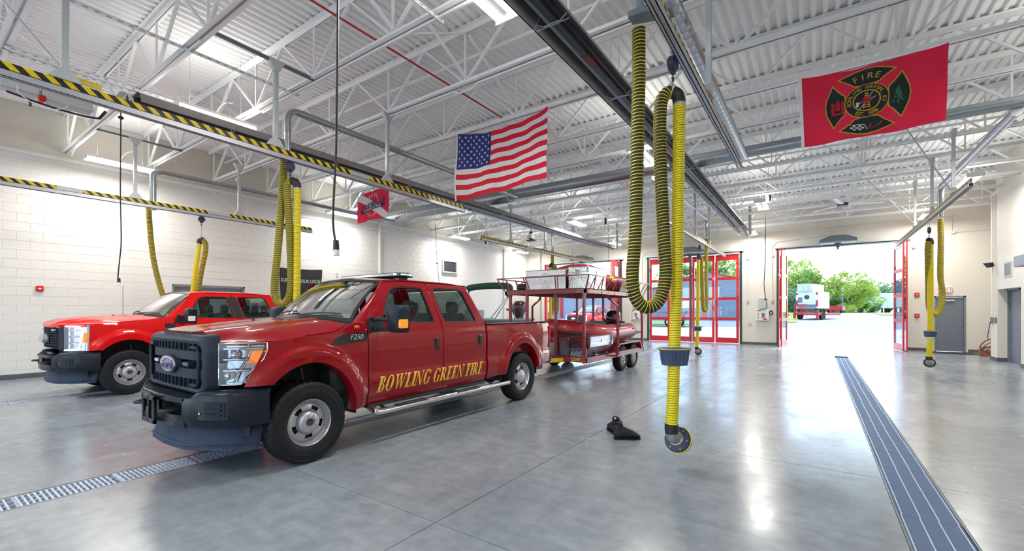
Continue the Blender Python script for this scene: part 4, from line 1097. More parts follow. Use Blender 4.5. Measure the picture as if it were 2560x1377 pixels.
T2 = truck('pickup_truck', 'bright red crew cab pickup with lit running lights parked by the left wall', 'red2', 2, (-11.02, 1.62, 0), .948, extras=False)
# radio whip on the second truck
m = MB(); m.cyl((-.80,1.33,1.40),(-.80,1.33,1.47),.012,8); m.cyl((-.80,1.33,1.47),(-.80,1.33,2.12),.004,6); m.build('whip_antenna', M['black'], T2)
# ================================================================ OVERHEAD EQUIPMENT
def hazard():
    m = bpy.data.materials.new('hazard stripes'); n, p = nodes(m); L = n.links; N = n.nodes.new
    tc = N('ShaderNodeTexCoord'); sx = N('ShaderNodeSeparateXYZ'); L.new(tc.outputs['Object'], sx.inputs[0])
    a = N('ShaderNodeMath'); a.operation = 'ADD'; L.new(sx.outputs['Y'], a.inputs[0]); L.new(sx.outputs['Z'], a.inputs[1])
    b = N('ShaderNodeMath'); b.operation = 'DIVIDE'; b.inputs[1].default_value = .145; L.new(a.outputs[0], b.inputs[0])
    c = N('ShaderNodeMath'); c.operation = 'FRACT'; L.new(b.outputs[0], c.inputs[0])
    d = N('ShaderNodeMath'); d.operation = 'GREATER_THAN'; d.inputs[1].default_value = .5; L.new(c.outputs[0], d.inputs[0])
    x = N('ShaderNodeMix'); x.data_type = 'RGBA'; x.inputs[6].default_value = (.88,.66,0,1); x.inputs[7].default_value = (.015,.014,.012,1); L.new(d.outputs[0], x.inputs[0]); L.new(x.outputs[2], p.inputs['Base Color'])
    p.inputs['Roughness'].default_value = .4; return m
M['hazard'] = hazard()
RZ = 3.75
def rail(x, y0, y1, plates, posts, braces, label, channel=None, rise=0):
    t = thing('hose_track', label, 'track', (x, y0, RZ+rise)); L_ = y1-y0; t.rotation_euler = (-rise/L_,0,0)
    m = MB(); m.box(-.035,-.028,0,L_,0,.075); m.box(.028,.035,0,L_,0,.075); m.box(-.035,.035,0,L_,.068,.075); m.box(-.035,-.012,0,L_,0,.007); m.box(.012,.035,0,L_,0,.007); m.box(-.006,.006,0,L_,.012,.018)
    m.build('rail', M['alu'], t, False)
    MB().box(-.012,.012,0,L_,.076,.155).build('hazard_strip', M['hazard'], t, False)
    for a, b in plates: MB().box(-.016,.016,a-y0,b-y0,.072,.158,.003).build('splice_plate', M['galv_dull'], t)
    for y in posts:
        q = MB(); q.box(-.028,.028,y-y0-.028,y-y0+.028,.17,JB-RZ-.02); o = q.build('drop_post', M['galv_dull'], t, False)
        MB().prism([(y-y0-.13,.155),(y-y0+.13,.155),(y-y0+.05,.27),(y-y0-.05,.27)], 'x', -.035, .035).build('gusset', M['galv_dull'], o, False)
        tz = JB-RZ; g_ = MB().prism([(y-y0-.13,tz),(y-y0+.13,tz),(y-y0+.04,tz-.16),(y-y0-.04,tz-.16)], 'x', -.036, .036)
        g_.build('gusset', M['galv_dull'], o, False)
    for (a, b) in braces: MB().bar(a, b, .022, .008).build('brace', M['galv_dull'], t, False)
    if channel: MB().box(-.021,.021,channel[0]-y0,channel[1]-y0,JB-RZ-.045,JB-RZ-.003).build('strut_channel', M['galv_dark'], t, False)
    return t
rail(-6.65, -.9, 7.68, [(4.67,5.07)], [1.14,3.38,5.46], [((0,6.36,.2),(-.9,7.9,JB-RZ)),((0,2.04,.25),(-1.45,1.74,JB-RZ))], 'black and yellow striped hose track over the deep red truck, running off the left edge', (2.5,4.0), .08)
rail(-12.0, -.9, 7.15, [(1.95,2.32),(4.5,4.95)], [3.14,5.2,1.0], [((0,6.1,.2),(-.8,4.9,JB-RZ))], 'striped hose track along the left wall over the bright red truck', (2.5,4.0))
rail(-1.0, -.9, 7.75, [(5.55,6.25)], [2.4,5.32], [], 'striped hose track above the foreground hose, beside the shiny spiral duct', (4.0,5.5))
rail(2.3, 11.3, 20.3, [(15.3,15.6)], [12.55,14.6,16.85], [((0,1.35,.2),(-1.0,-.1,JB-RZ)),((0,5.5,.2),(-1.2,4.3,JB-RZ))], 'striped hose track at the right leading to the wide open bay')
rail(-8.75, 10.9, 19.3, [(13.6,14.0)], [12.55,14.9,17.3], [((0,1.7,.2),(.5,3.0,JB-RZ)),((0,6.4,.2),(.4,7.4,JB-RZ))], 'striped hose track over the boats, ending at the left open bay')
rail(-3.15, 11.3, 20.1, [(15.0,15.4)], [14.7,16.9,12.6], [((0,5.6,.2),(.5,6.8,JB-RZ))], 'striped hose track leading to the closed red doors')

# ---- spiral ducts
def duct_tube(pts, r, seam=.14, n=20):
    """round duct along a polyline of dense points with raised seams"""
    P = [Vector(p) for p in pts]; out = []; R_ = []; acc = 0
    Q = [P[0]]
    for a, b in zip(P, P[1:]):
        k = max(1, int((b-a).length/.03)); Q += [a.lerp(b, i/k) for i in range(1, k+1)]
    for i, q in enumerate(Q):
        if i: acc += (Q[i]-Q[i-1]).length
        rr = r(acc) if callable(r) else r
        R_.append(rr+(.004 if (acc % seam) < .028 else 0))
    return MB().tube(Q, R_, n)
dt = thing('main_exhaust_duct', 'large galvanised spiral duct running across the whole room behind the flags', 'duct', (0, 10.6, 4.9))
def rmain(a): return .205 if a < 5.5 else .15 if a < 11.5 else .12 if a < 13.6 else .10
duct_tube([(-12.9,0,0),(4.38,0,0)], rmain, .16, 28).build('duct', M['galv'], dt, ang=60)
for x_, r_ in ((-7.4,.215),(-1.4,.162),(.7,.13)): MB().cyl((x_-.03,0,0),(x_+.03,0,0),r_,28).build('coupling_flange', M['galv_dull'], dt)
for x_ in (-9.5,-6.2,-3.0,0,3.0):
    MB().cyl((x_,0,.0),(x_,-.1,JB-4.9+.05),.006,6).build('hanger_rod', M['galv_dull'], dt)
def branch(x, yv, z, zbot, y_end, r, rv, label):
    t = thing('exhaust_branch_duct', label, 'duct', (x, yv, 0), 0, 'galvanised branch ducts feeding the main duct')
    s = 1 if y_end > yv else -1
    arc = [(0, s*(.16-.16*math.cos(q)), z-.16+.16*math.sin(q)) for q in [PI/2*i/8 for i in range(9)]]
    duct_tube([(0,0,zbot),(0,0,z-.18)], rv, .5).build('riser', M['galv'], t, ang=60)
    MB().tube([(0,0,z-.19)]+arc+[(0,s*.18,z)], r if rv < .05 else max(rv,.052), 20).build('elbow', M['galv'], t, ang=60)
    duct_tube([(0,s*.17,z),(0,y_end-yv,z)], r, .17).build('run', M['galv'], t, ang=60)
    return t
branch(-7.08, 3.80, 4.78, 3.86, 10.45, .058, .05, 'galvanised branch duct bending down to the hose behind the deep red truck')
branch(-12.35, 3.55, 4.68, 3.78, 10.45, .058, .062, 'galvanised branch duct bending down to the hose near the left wall')
branch(-1.26, 3.73, 4.76, 4.03, 10.45, .078, .050, 'shiny spiral branch duct above the foreground hose')
branch(2.69, 16.0, 4.76, 3.98, 10.62, .075, .065, 'shiny branch duct slanting down at the right to the hose by the grey exit door')
branch(-9.0, 15.92, 4.72, 4.02, 10.62, .07, .06, 'galvanised branch duct over the trailer, at the back left hose')
branch(-3.2, 16.6, 4.72, 4.1, 10.62, .075, .055, 'galvanised branch duct ending at the hose before the closed red doors')
bx = thing('hose_bracket', 'grey plate bracket holding the top of the foreground hose to its track', 'bracket', (-1.26,3.73,4.03))
m = MB(); m.prism([(-.07,-.07),(.07,-.07),(.26,.02),(.26,.16),(.02,.08),(-.07,.05)], 'z', -.03, .02); m.build('plate', M['grey_frame'], bx)

# ---- hoses
def hose_tube(pts, r, m_body, m_wire, parent, pitch=.029, wire=.0045, name='black_hose', wname='wear_strip'):
    P = spline(pts, 8); D = [0]
    for a, b in zip(P, P[1:]): D.append(D[-1]+(b-a).length)
    Ltot = D[-1]
    def at(s):
        s = max(0, min(Ltot, s)); lo = 0; hi = len(D)-1
        while hi-lo > 1:
            mid = (lo+hi)//2
            if D[mid] <= s: lo = mid
            else: hi = mid
        return P[lo].lerp(P[hi], (s-D[lo])/max(1e-9, D[hi]-D[lo]))
    nst = int(Ltot/pitch)
    Q = []; R_ = []
    for i in range(nst*3+1): Q.append(at(i*pitch/3)); R_.append(r*(1.0 if i % 3 == 0 else .955))
    body = MB().tube(Q, R_, 16).build(name, m_body, parent, ang=80)
    # helix
    fr = []; prev = None; step = pitch/12; N_ = int(Ltot/step); H_ = []
    for i in range(N_):
        s = i*step; p = at(s); d = (at(s+.01)-at(s-.01)).normalized()
        if prev is None: u = Vector((0,0,1)) if abs(d.z) < .9 else Vector((1,0,0)); u = (u-d*u.dot(d)).normalized()
        else: u = (prev-d*prev.dot(d)).normalized()
        prev = u; x = d.cross(u); t = 2*PI*i/12; H_.append(p+(u*math.cos(t)+x*math.sin(t))*(r*1.01))
    MB().tube(H_, wire, 4).build(wname, m_wire, body, ang=80)
    return body
def exhaust_hose(label, tblk, blk_px, elbow_px, up_px, collar, low_px, tt, r=.056, body='hose_black', disc=(0,0), fine=False):
    top = W(*blk_px[0], tblk)
    t = thing('exhaust_hose', label, 'hose', top, 0, 'yellow and black vehicle exhaust hoses')
    def pt(p, q=None): return W(p[0], p[1], q or tt)-top
    n = len(blk_px)
    hose_tube([W(*p, tblk+(tt-tblk)*min(1, i/(n*.75)))-top for i, p in enumerate(blk_px)], r, M[body], M['hose_yellow'], t, .029 if not fine else .034, .0038)
    e = spline([pt(p) for p in elbow_px], 5); eb = MB().tube(e, r*1.0, 16).build('hose_elbow', M['black'], t, ang=60)
    topc = pt(elbow_px[0])+Vector((.0,0,r*1.15)); MB().tube([topc+Vector((-.03,0,-.02)), topc+Vector((0,0,.025)), topc+Vector((.03,0,-.02))], .008, 6).build('lifting_eye', M['galv_dull'], eb)
    hose_tube([pt(p) for p in up_px], r*.95, M['hose_yellow'], M['black'], t, .022, .0017, 'yellow_hose', 'spiral_wire')
    c = pt(up_px[-1]); MB().cyl(pt(up_px[0])+Vector((0,0,-.012)), pt(up_px[0])+Vector((0,0,.012)), r*1.0, 20).build('hose_clamp', M['galv_dull'], t)
    # collar handle: a flared saddle around the hose
    c = pt(collar); g = MB()
    out = rounded([(-.13,-.085),(.13,-.085),(.13,.085),(-.13,.085)], .05, 4); n2 = len(out)
    lv = [(.45,-.085),(.80,-.080),(.86,-.04),(.93,.045),(1.02,.06),(1.02,.075),(.9,.078),(.45,.06)]
    ry = Matrix.Rotation(YAW, 3, 'Z')
    rows = [[c+ry@Vector((p[0]*k, p[1]*k, h)) for p in out] for k, h in lv]
    g.grid(lambda a, b: rows[round(a*7)][round(b*n2) % n2], 7, n2); co = g.build('collar_handle', M['slate'], t, ang=40)
    pk = MB(); 
    for s_ in (-1,1):
        q = c+ry@Vector((s_*.035,-.076,-.03)); pk.add([q+ry@Vector((dx,dy,dz)) for dx in (-.006,.006) for dy in (-.012,.01) for dz in (-.05,.07)], [(0,1,3,2),(4,6,7,5),(0,4,5,1),(2,3,7,6),(1,5,7,3),(0,2,6,4)])
    pk.build('grip_rib', M['slate'], co)
    MB().tube([c+ry@Vector((p[0]*1.025, p[1]*1.025, .066)) for p in out], .004, 6, closed=True).build('rim_stripe', M['hose_yellow'], co)
    hose_tube([pt(p) for p in low_px], r*.95, M['hose_yellow'], M['black'], t, .022, .0017, 'lower_hose', 'spiral_wire')
    a = pt(low_px[0]); MB().cyl(a+Vector((0,0,-.02)), a+Vector((0,0,.0)), r*1.06, 20).build('hose_clamp', M['galv_dull'], t)
    b = pt(low_px[-1]); 
    MB().tube([b+Vector((0,0,.01)), b+Vector((-.002,0,-.035)), b+Vector((0,0,-.075))], [r*1.08,r*1.05,r*1.03], 20).build('rubber_cuff', M['black'], t)
    fwd = ry@Vector((0,1,0)); rt = ry@Vector((1,0,0)); dn = Vector((0,0,-1))
    aim = (fwd*.62+rt*.62+dn*.42).normalized()
    e0 = b+Vector((0,0,-.07)); ctr = e0+dn*.062+rt*.052+fwd*.045
    MB().tube(spline([e0, e0+dn*.035+rt*.008+fwd*.004, e0+dn*.055+rt*.03+fwd*.024, ctr, ctr+aim*.03], 5), [r*.92]*30 if False else r*.92, 20).build('nozzle_elbow', M['alu_dull'], t, ang=60)
    pl = MB(); M_ = basis(ctr+aim*.02, rt-aim*rt.dot(aim), Vector((0,0,1)))
    z = aim; xa = (rt-aim*rt.dot(aim)).normalized(); ya = z.cross(xa)
    T_ = Matrix(((xa.x,ya.x,z.x,0),(xa.y,ya.y,z.y,0),(xa.z,ya.z,z.z,0),(0,0,0,1))); T_.translation = ctr+aim*.03
    pl.lathe([(r*.95,0),(.112,.0),(.120,.008),(.120,.018)], axis='z', n=36).tf(T_); po = pl.build('nozzle_plate', M['slate_dark'], t, ang=40)
    se = MB(); se.lathe([(.118,.018),(.124,.024),(.122,.050),(.105,.060),(.06,.060)], axis='z', n=36).tf(T_); se.build('rubber_seal', M['black'], po, ang=40)
    yl = MB(); yl.lathe([(.1215,.020),(.1265,.022),(.1265,.030),(.122,.032)], axis='z', n=36).tf(T_); yl.build('yellow_ring', M['hose_yellow'], po)
    bo = MB()
    for k in range(6): q = 2*PI*k/6+.4; bo.cyl((.095*math.cos(q),.095*math.sin(q),-.004),(.095*math.cos(q),.095*math.sin(q),.002),.006,6)
    bo.tf(T_); bo.build('bolt', M['galv_dull'], po)
    fl = MB(); fl.lathe([(r*.95,-.03),(r*1.15,-.028),(r*1.25,0)], axis='z', n=24).tf(T_); fl.build('nozzle_flange', M['alu_dull'], t, ang=40)
    return t
M['slate_dark'] = mat('dark blue plastic', (.025,.04,.085), .4); M['alu_dull'] = mat('dull cast aluminium', (.42,.40,.38), .4, metal=.6)
exhaust_hose('large yellow and black exhaust hose hanging in the foreground beside the boots', 3.79,
    [(1597,72),(1597,200),(1594,350),(1591,500),(1588,600),(1581,690),(1588,742),(1612,768),(1640,760),(1657,728),(1664,680),(1660,600),(1655,500),(1651,400),(1650,300),(1654,252),(1668,232),(1681,232)],
    [(1681,231),(1692,236),(1697,247),(1698,262)], [(1698,262),(1697,400),(1694,600),(1689,780),(1686,868)], (1686,890), [(1685,908),(1683,980),(1679,1062)], 4.0)
exhaust_hose('exhaust hose hanging between the two red trucks', 6.9,
    [(710,388),(709,430),(703,520),(695,620),(687,700),(687,738),(697,757),(712,757),(724,738),(728,690),(725,600),(721,520),(717,478),(719,458),(729,452)],
    [(729,452),(738,454),(742,461),(743,472)], [(743,472),(743,600),(742,740),(740,830)], (740,842), [(740,852),(739,885)], 6.85, body='hose_olive')
exhaust_hose('leaning exhaust hose between the bright red truck and the left wall', 10.3,
    [(371,508),(374,560),(381,630),(393,690),(410,745),(432,790),(455,808),(475,790),(492,740),(503,680),(513,632),(514,610),(508,600)],
    [(508,600),(503,598),(499,602),(498,610)], [(498,610),(491,660),(483,720),(477,780),(474,815)], (474,822), [(474,829),(473,848)], 10.6, body='hose_olive')
exhaust_hose('exhaust hose hanging in front of the grey exit door at the right', 11.6,
    [(2352,548),(2352,620),(2351,690),(2356,730),(2353,765),(2341,786),(2328,782),(2322,760),(2321,715),(2320,640),(2320,615),(2322,604)],
    [(2321,602),(2324,599),(2326,604),(2326,612)], [(2326,612),(2326,720),(2326,828)], (2326,834), [(2326,845),(2324,870),(2323,892)], 10.9, r=.064, body='hose_olive')
exhaust_hose('exhaust hose hanging in front of the closed red doors', 15.4,
    [(1766,597),(1766,700),(1767,760),(1763,776),(1757,765),(1755,700),(1754,660),(1753,645),(1750,641)],
    [(1750,641),(1748,640),(1746,643),(1746,650)], [(1746,650),(1745,740),(1744,815)], (1744,821), [(1744,828),(1743,850),(1742,868)], 15.0, r=.062, body='hose_olive')
exhaust_hose('exhaust hose hanging behind the double-deck trailer in the left open bay', 18.2,
    [(1381,627),(1381,665),(1383,720),(1383,770),(1388,786),(1394,770),(1394,720),(1390,680),(1386,664),(1382,662)],
    [(1381,662),(1378,661),(1376,664),(1376,670)], [(1376,670),(1376,730),(1376,798)], (1376,801), [(1376,806),(1376,835)], 18.0, r=.065, body='hose_olive')
# spring balancers on the tracks
def balancer(u, v, t_, v_eye, label):
    p = W(u, v, t_); t = thing('spring_balancer', label, 'balancer', p, YAW+.9, 'round spring balancers under the hose tracks')
    m = MB(); m.lathe([(.0,-.035),(.055,-.035),(.072,-.022),(.074,0),(.072,.022),(.055,.035),(0,.035)], axis='y', n=28); m.box(-.03,.03,-.02,.02,-.095,-.06,.008); m.build('drum', M['slate_dark'], t)
    ht = RZ-p.z; k = MB(); k.tube([(0,0,.07),(.012,0,.09),(0,0,.11)], .006, 6); k.cyl((0,0,.10),(0,0,max(.12,ht+.01)),.007,8); k.box(-.03,.03,-.02,.02,max(.10,ht-.03),max(.13,ht+.01),.004); k.build('trolley_hook', M['galv_dull'], t)
    b = W(u, v_eye, t_)-p; q = MB(); q.cyl((0,0,-.09),(0,0,b.z),.0035,6); q.cyl((0,0,-.12),(0,0,-.16),.014,8,.008); q.build('lift_cord', M['black'], t)
balancer(1682,160,4.02,222,'dark spring balancer above the foreground hose')
balancer(725,416,6.8,447,'dark spring balancer above the hose between the trucks')
balancer(504,548,10.6,597,'dark spring balancer above the leaning hose by the left wall')
balancer(2323,575,10.95,599,'dark spring balancer above the hose by the exit door')
balancer(1749,618,15.1,640,'dark spring balancer above the hose before the closed red doors')

# ---- radiant tube heaters
def heater(x, z, y0, y1, label, collars, ytube, ztop):
    t = thing('tube_heater', label, 'heater', (x, y0, z)); L_ = y1-y0
    pr = [(-.215,0),(-.215,.02),(-.15,.135),(-.06,.175),(.06,.175),(.15,.135),(.215,.02),(.215,0)]
    seg = 3.05; n = int(L_/seg)+1
    for k in range(n):
        a, b = k*L_/n, (k+1)*L_/n+.05; m = MB(); v = [(p[0]*(1+.01*(k % 2)), y_, p[1]+.002*(k % 2)) for y_ in (a, b) for p in pr]; c_ = len(pr)
        m.add(v, [(i, i+1, c_+i+1, c_+i) for i in range(c_-1)]); m.m = 1
        m.add([(q[0]*.985, q[1], q[2]-.004) for q in v], [(i+1, i, c_+i, c_+i+1) for i in range(c_-1)])
        m.build('reflector', [M['heater'], M['reflector']], t, False)
    MB().cyl((0,-.1,.07),(0,ytube-y0,.07),.052,20).build('radiant_tube', M['heat_tube'], t, ang=60)
    for y in collars: MB().cyl((0,y-y0-.13,.07),(0,y-y0+.13,.07),.056,20).build('tube_collar', M['copper'], t, ang=60)
    k = 1.2
    while k < L_:
        h = MB(); h.tube([(-.22,k,.0),(-.19,k,.06),(-.1,k,.0),(0,k,.005),(.1,k,.0),(.19,k,.06),(.22,k,.0)], .006, 6); h.tube([(-.2,k+.02,-.002),(.2,k+.02,-.002)], .005, 6); h.tube([(-.21,k,.02),(0,k,.40),(.21,k,.02)], .004, 6); h.cyl((0,k,.40),(0,k,JB-z),.004,6)
        h.build('wire_hanger', M['galv_dull'], t); k += 1.9
    zz = ztop-z; e = spline([(0,ytube-y0,.07),(0,ytube-y0+.25,.07),(0,ytube-y0+.45,.18),(0,ytube-y0+.5,.40),(0,ytube-y0+.5,zz)], 6)
    MB().tube(e, .055, 16).build('flue_elbow', M['galv'], t, ang=60)
    return t
h1 = heater(-8.0, 4.43, 2.1, 19.3, 'long tube heater running above the striped track of the deep red truck', (7.0,12.5), 20.0, 5.9)
h2 = heater(-2.27, 4.48, -1.0, 19.3, 'dark tube heater slanting across the ceiling centre beside the flag', (4.9,8.4,12.6,15.6), 20.0, 5.9)
bn = thing('heater_burner', 'pale grey burner box with red web label under the left track', 'burner', W(168, 255, 5.35), 0)
m = MB(); m.box(-.09,.09,-.22,.22,-.07,.07,.01); m.build('housing', M['lightgrey'], bn)
m = MB(); m.box(-.08,.08,-.55,-.24,-.05,.075,.01); m.build('transformer_box', M['galv_dull'], bn)
MB().box(.0901,.094,-.19,.21,.035,.068).build('web_label', M['red'], bn)
text('label_lettering', 'solaronicsusa.com', .034, M['white'], basis((.0955,.01,.051),(0,1,0),(0,0,1)), bn, depth=.0008, sx=1.1)
m = MB(); m.tube(spline([(.10,-.5,-.1),(.10,-.2,-.14),(.10,.1,-.15),(.10,.27,-.13)],5), .012, 8); m.tube([(.10,.27,-.13),(.10,.33,-.02)], .016, 8); m.tube([(.10,-.32,-.13),(.10,-.32,-.20)], .012, 8); m.build('gas_hose', M['black'], bn)
MB().tube(spline([(.1,-.42,.0),(.12,-.40,-.10),(.12,-.22,-.19),(.12,-.05,-.13),(.1,0,-.05)],6), .005, 6).build('wire_loop', M['white'], bn)
MB().box(-.0,.10,-.25,-.19,-.10,-.03,.01).build('red_valve', M['red'], bn)
yl = thing('brand_plate', 'yellow name plate standing above the left striped track', 'sign', W(215,208,5.0), 0)
MB().box(-.003,.003,-.13,.13,-.035,.035,.002).build('plate', M['yellow'], yl)
text('plate_lettering', 'solaronics', .055, M['white'], basis((.0045,0,-.004),(0,1,0),(0,0,1)), yl, depth=.0008)
rd = thing('round_vent_cap', 'round white vent end with dark core above the left striped track', 'vent', (-8.0,2.02,4.44), 0, None, .62)
m = MB(); m.lathe([(.0,.02),(.08,.0),(.14,.0),(.17,.03),(.175,.12),(.17,.16)], axis='y', n=28); m.tf(Matrix.Scale(-1,4,(0,1,0))@Matrix.Translation((0,0,0))); m.tf(Matrix.Rotation(.5,4,'Z')); m.build('cap', M['white'], rd)
m = MB(); m.lathe([(.0,-.012),(.085,-.006),(.09,.01)], axis='y', n=24); m.tf(Matrix.Rotation(.5,4,'Z')); m.build('core', M['grey_frame'], rd)

# ---- twin tube lights
def light(x, y, z=4.9, label='', up=.15):
    t = thing('tube_light', label, 'light', (x, y, z), 0, 'twin tube ceiling lights')
    m = MB(); m.prism([(-.15,.0),(.15,.0),(.13,.05),(.05,.075),(-.05,.075),(-.13,.05)], 'y', -.60, .60); m.build('housing', M['white'], t)
    MB().box(-.16,.16,-.62,-.60,-.055,.05,.004).build('end_cap', M['white'], t); MB().box(-.16,.16,.60,.62,-.055,.05,.004).build('end_cap', M['white'], t)
    for s_ in (-1,1): MB().cyl((s_*.10,-.59,-.03),(s_*.10,.59,-.03),.026,12).build('lamp_tube', M['tube'], t)
    MB().box(-.05,.05,-.59,.59,-.012,.0).build('louvre', M['alu'], t)
    MB().tube([(0,-.4,.07),(0,-.4,DECKZ-z)], .003, 5).build('hanging_wire', M['galv_dull'], t); MB().tube([(0,.4,.07),(0,.4,DECKZ-z)], .003, 5).build('hanging_wire', M['galv_dull'], t)
    MB().tube(spline([(0,.0,.07),(.03,.02,.15),(.0,.12,.3),(-.1,.3,JB-z+.1)],5), .006, 6).build('supply_cable', M['white'], t)
    l = bpy.data.lights.new('tube_glow', 'AREA'); l.shape = 'RECTANGLE'; l.size = .3; l.size_y = 1.2; l.energy = TUBE_W; l.color = (1,.965,.90)
    o = bpy.data.objects.new('tube_glow', l); C.objects.link(o); o.location = (x, y, z-.065)
    l2 = l.copy(); l2.size = .5; l2.energy = TUBE_W*up; o2 = bpy.data.objects.new('ceiling_fill', l2); C.objects.link(o2); o2.location = (x, y, z+.085); o2.rotation_euler = (PI,0,0)  # second lamp is an added upward fill that brightens the ceiling
    return t
for x, y, lb in ((-8.7,3.4,'lit twin tube light beyond the left striped track'),(-13.25,3.2,'lit twin tube light against the left wall, nearest the camera'),(-2.95,3.54,'lit twin tube light at the top edge beside the dark heater'),
    (-13.6,9.3,'lit twin tube light by the left wall near the dive rescue flag'),(-3.15,9.6,'lit twin tube light behind the foreground hose'),(-7.6,15.3,'lit twin tube light above the trailer, beyond the left heater'),(-8.3,20.9,'lit twin tube light near the far wall left of the foreground hose'),
    (-13.5,15.2,'lit twin tube light high on the left wall before the air vent'),(-13.9,20.9,'lit twin tube light in the far left corner'),(-1.45,16.1,'lit twin tube light beside the hanging drop cord'),(-2.3,21.4,'lit twin tube light near the far wall over the brick pier'),
    (3.26,16.2,'lit twin tube light behind the right striped track'),(3.2,21.2,'lit twin tube light over the right jamb of the wide open bay')):
    light(x, y, 4.9, lb)
# the same lights go on behind the camera and out of frame to the right
for x, y in ((3.3,9.8),(-8.6,-3),(-2.9,-3),(3.3,-3),(-13.3,-3)):
    light(x, y, 4.9, 'twin tube light of the same row outside the picture', .15 if y > 0 else .8)  # stronger added ceiling fill on the row behind the camera

# ---- pipes and conduits under the roof
def pipe(name, label, cat, pts, r, m, smoothn=0, group=None):
    o = MB().tube(spline(pts, smoothn) if smoothn else pts, r, 10).build(name, m, None, ang=60); return tag(o, label, cat, group)
pipe('gas_pipe', 'thin red pipe running under the deck towards the national flag', 'pipe', [(-5.15,-1.5,5.34),(-5.15,7.1,5.34)], .014, M['redpipe'])
pipe('sprinkler_pipe', 'white sprinkler pipe crossing the ceiling above the left truck', 'pipe', [(LX+.02,5.85,5.88),(5.8,5.85,5.88)], .03, M['steel_white'])
pipe('sprinkler_pipe', 'white sprinkler pipe crossing near the far end of the roof', 'pipe', [(LX+.02,14.0,5.75),(5.8,14.0,5.75)], .03, M['steel_white'])
pipe('wall_conduit', 'white conduit along the top of the left wall, upper run', 'conduit', [(LX+.05,-3,5.0),(LX+.05,19,5.0)], .016, M['steel_white'])
pipe('wall_conduit', 'white conduit along the top of the left wall, lower run', 'conduit', [(LX+.04,7.5,4.72),(LX+.04,22,4.72)], .014, M['steel_white'])
pipe('wall_conduit', 'thin conduit bent over the closed red doors', 'conduit', [(-7.45,FARY-.02,1.9),(-7.45,FARY-.02,4.3),(-7.3,FARY-.02,4.5),(-5.6,FARY-.02,4.62)], .012, M['wallpaint'] if 'wallpaint' in M else M['steel_white'])
M['wallpaint'] = mat('cream wall paint', (.78,.74,.66), .6)
for lb, pts in (('cream conduit dropping beside the closed red doors, right side', [(-4.6,FARY-.02,4.75),(-2.75,FARY-.02,4.68),(-2.58,FARY-.02,4.5),(-2.58,FARY-.02,1.95)]),
    ('cream conduit dropping to the control box on the pier', [(-2.2,FARY-.02,5.1),(-1.95,FARY-.02,5.0),(-1.95,FARY-.02,1.9)]),
    ('cream conduit arching over the wide open bay', [(-1.62,FARY-.02,1.9),(-1.62,FARY-.02,4.35),(-1.45,FARY-.02,4.55),(.4,FARY-.02,4.68)]),
    ('cream conduit along the far wall above the wide open bay', [(-2.2,FARY-.02,5.0),(-.2,FARY-.02,5.02),(0,FARY-.02,5.0),(4.2,FARY-.02,5.02)]),
    ('cream conduit loop at the top of the wide bay', [(.5,FARY-.02,4.75),(.4,FARY-.02,4.95),(.1,FARY-.02,5.02),(.05,FARY-.02,5.25),(.2,FARY-.02,5.38),(1.6,FARY-.02,5.42)]),
    ('cream conduit beside the exit sign at the right end of the far wall', [(3.42,FARY-.02,5.2),(3.42,FARY-.02,2.4)]),
    ('cream conduit elbow high on the right end of the far wall', [(4.1,FARY-.02,5.3),(4.1,FARY-.02,4.4),(5.8,FARY-.02,4.42)])):
    pipe('wall_conduit', lb, 'conduit', [Vector(p) for p in pts], .014, M['wallpaint'])
for x, z, lb in ((-1.95,4.98,'square cream junction box above the control box'),(-1.62,1.95,'grey junction box left of the wide open bay, lower'),(-1.62,3.95,'grey junction box left of the wide open bay, upper'),(-2.58,3.9,'grey junction box right of the closed red doors, upper'),(-2.58,1.95,'grey junction box right of the closed red doors, lower'),(.05,5.02,'cream junction box above the wide bay operator'),(3.05,3.95,'grey sensor box right of the wide open bay'),(4.12,4.4,'cream junction box high beside the exit door')):
    tag(MB().box(x-.05,x+.05,FARY-.06,FARY-.001,z-.05,z+.05,.008).build('junction_box', M['wallpaint'] if 'cream' in lb else M['lightgrey']), lb, 'box')

# ---- ceiling fans, cord reels, drop cords
def fan(u, v, t_, label):
    p = W(u, v, t_); t = thing('ceiling_fan', label, 'fan', p)
    m = MB(); m.cyl((0,0,.12),(0,0,JB-p.z+.3),.014,8); m.box(-.06,.06,-.04,.04,.12,.2,.01); m.build('mount', M['black'], t)
    MB().box(-.12,.12,-.12,.12,-.09,.12,.03).build('motor', M['white'], t); MB().box(-.15,.15,-.15,.15,-.17,-.09,.02).build('hub', M['black'], t)
    for k in range(3):
        a = k*2*PI/3+.3; m = MB(); d = Vector((math.cos(a),math.sin(a),0)); m.bar(d*.14+Vector((0,0,-.13)), d*1.15+Vector((0,0,-.13)), .13, .015); m.build('blade', M['white'], t)
fan(2107,502,15.0,'white ceiling fan with dark hub over the wide open bay'); fan(1327,592,17.5,'white ceiling fan with dark hub over the left open bay')
def reel(p, label, cord=None, plug=None, r=.14, thick=.004, col='white'):
    t = thing('cord_reel', label, 'reel', p, .5)
    m = MB(); m.lathe([(0,-.05),(r,-.05),(r*1.02,-.04),(r*.7,-.03),(r*.7,.03),(r*1.02,.04),(r,.05),(0,.05)], axis='x', n=24); m.build('drum', M[col], t)
    MB().lathe([(r*.62,-.028),(r*.9,-.028),(r*.9,.028),(r*.62,.028)], axis='x', n=20).build('wound_cord', M['black'], t)
    m = MB(); m.box(-.07,-.06,-.03,.03,-.02,.25); m.box(.06,.07,-.03,.03,-.02,.25); m.box(-.07,.07,-.03,.03,.24,.27); m.cyl((0,0,.26),(0,0,DECKZ-p[2]),.012,8); m.build('reel_bracket', M['galv_dull'], t)
reel(W(1078*1.0+435,553,17.0), 'white cord reel beside the left heater flue')
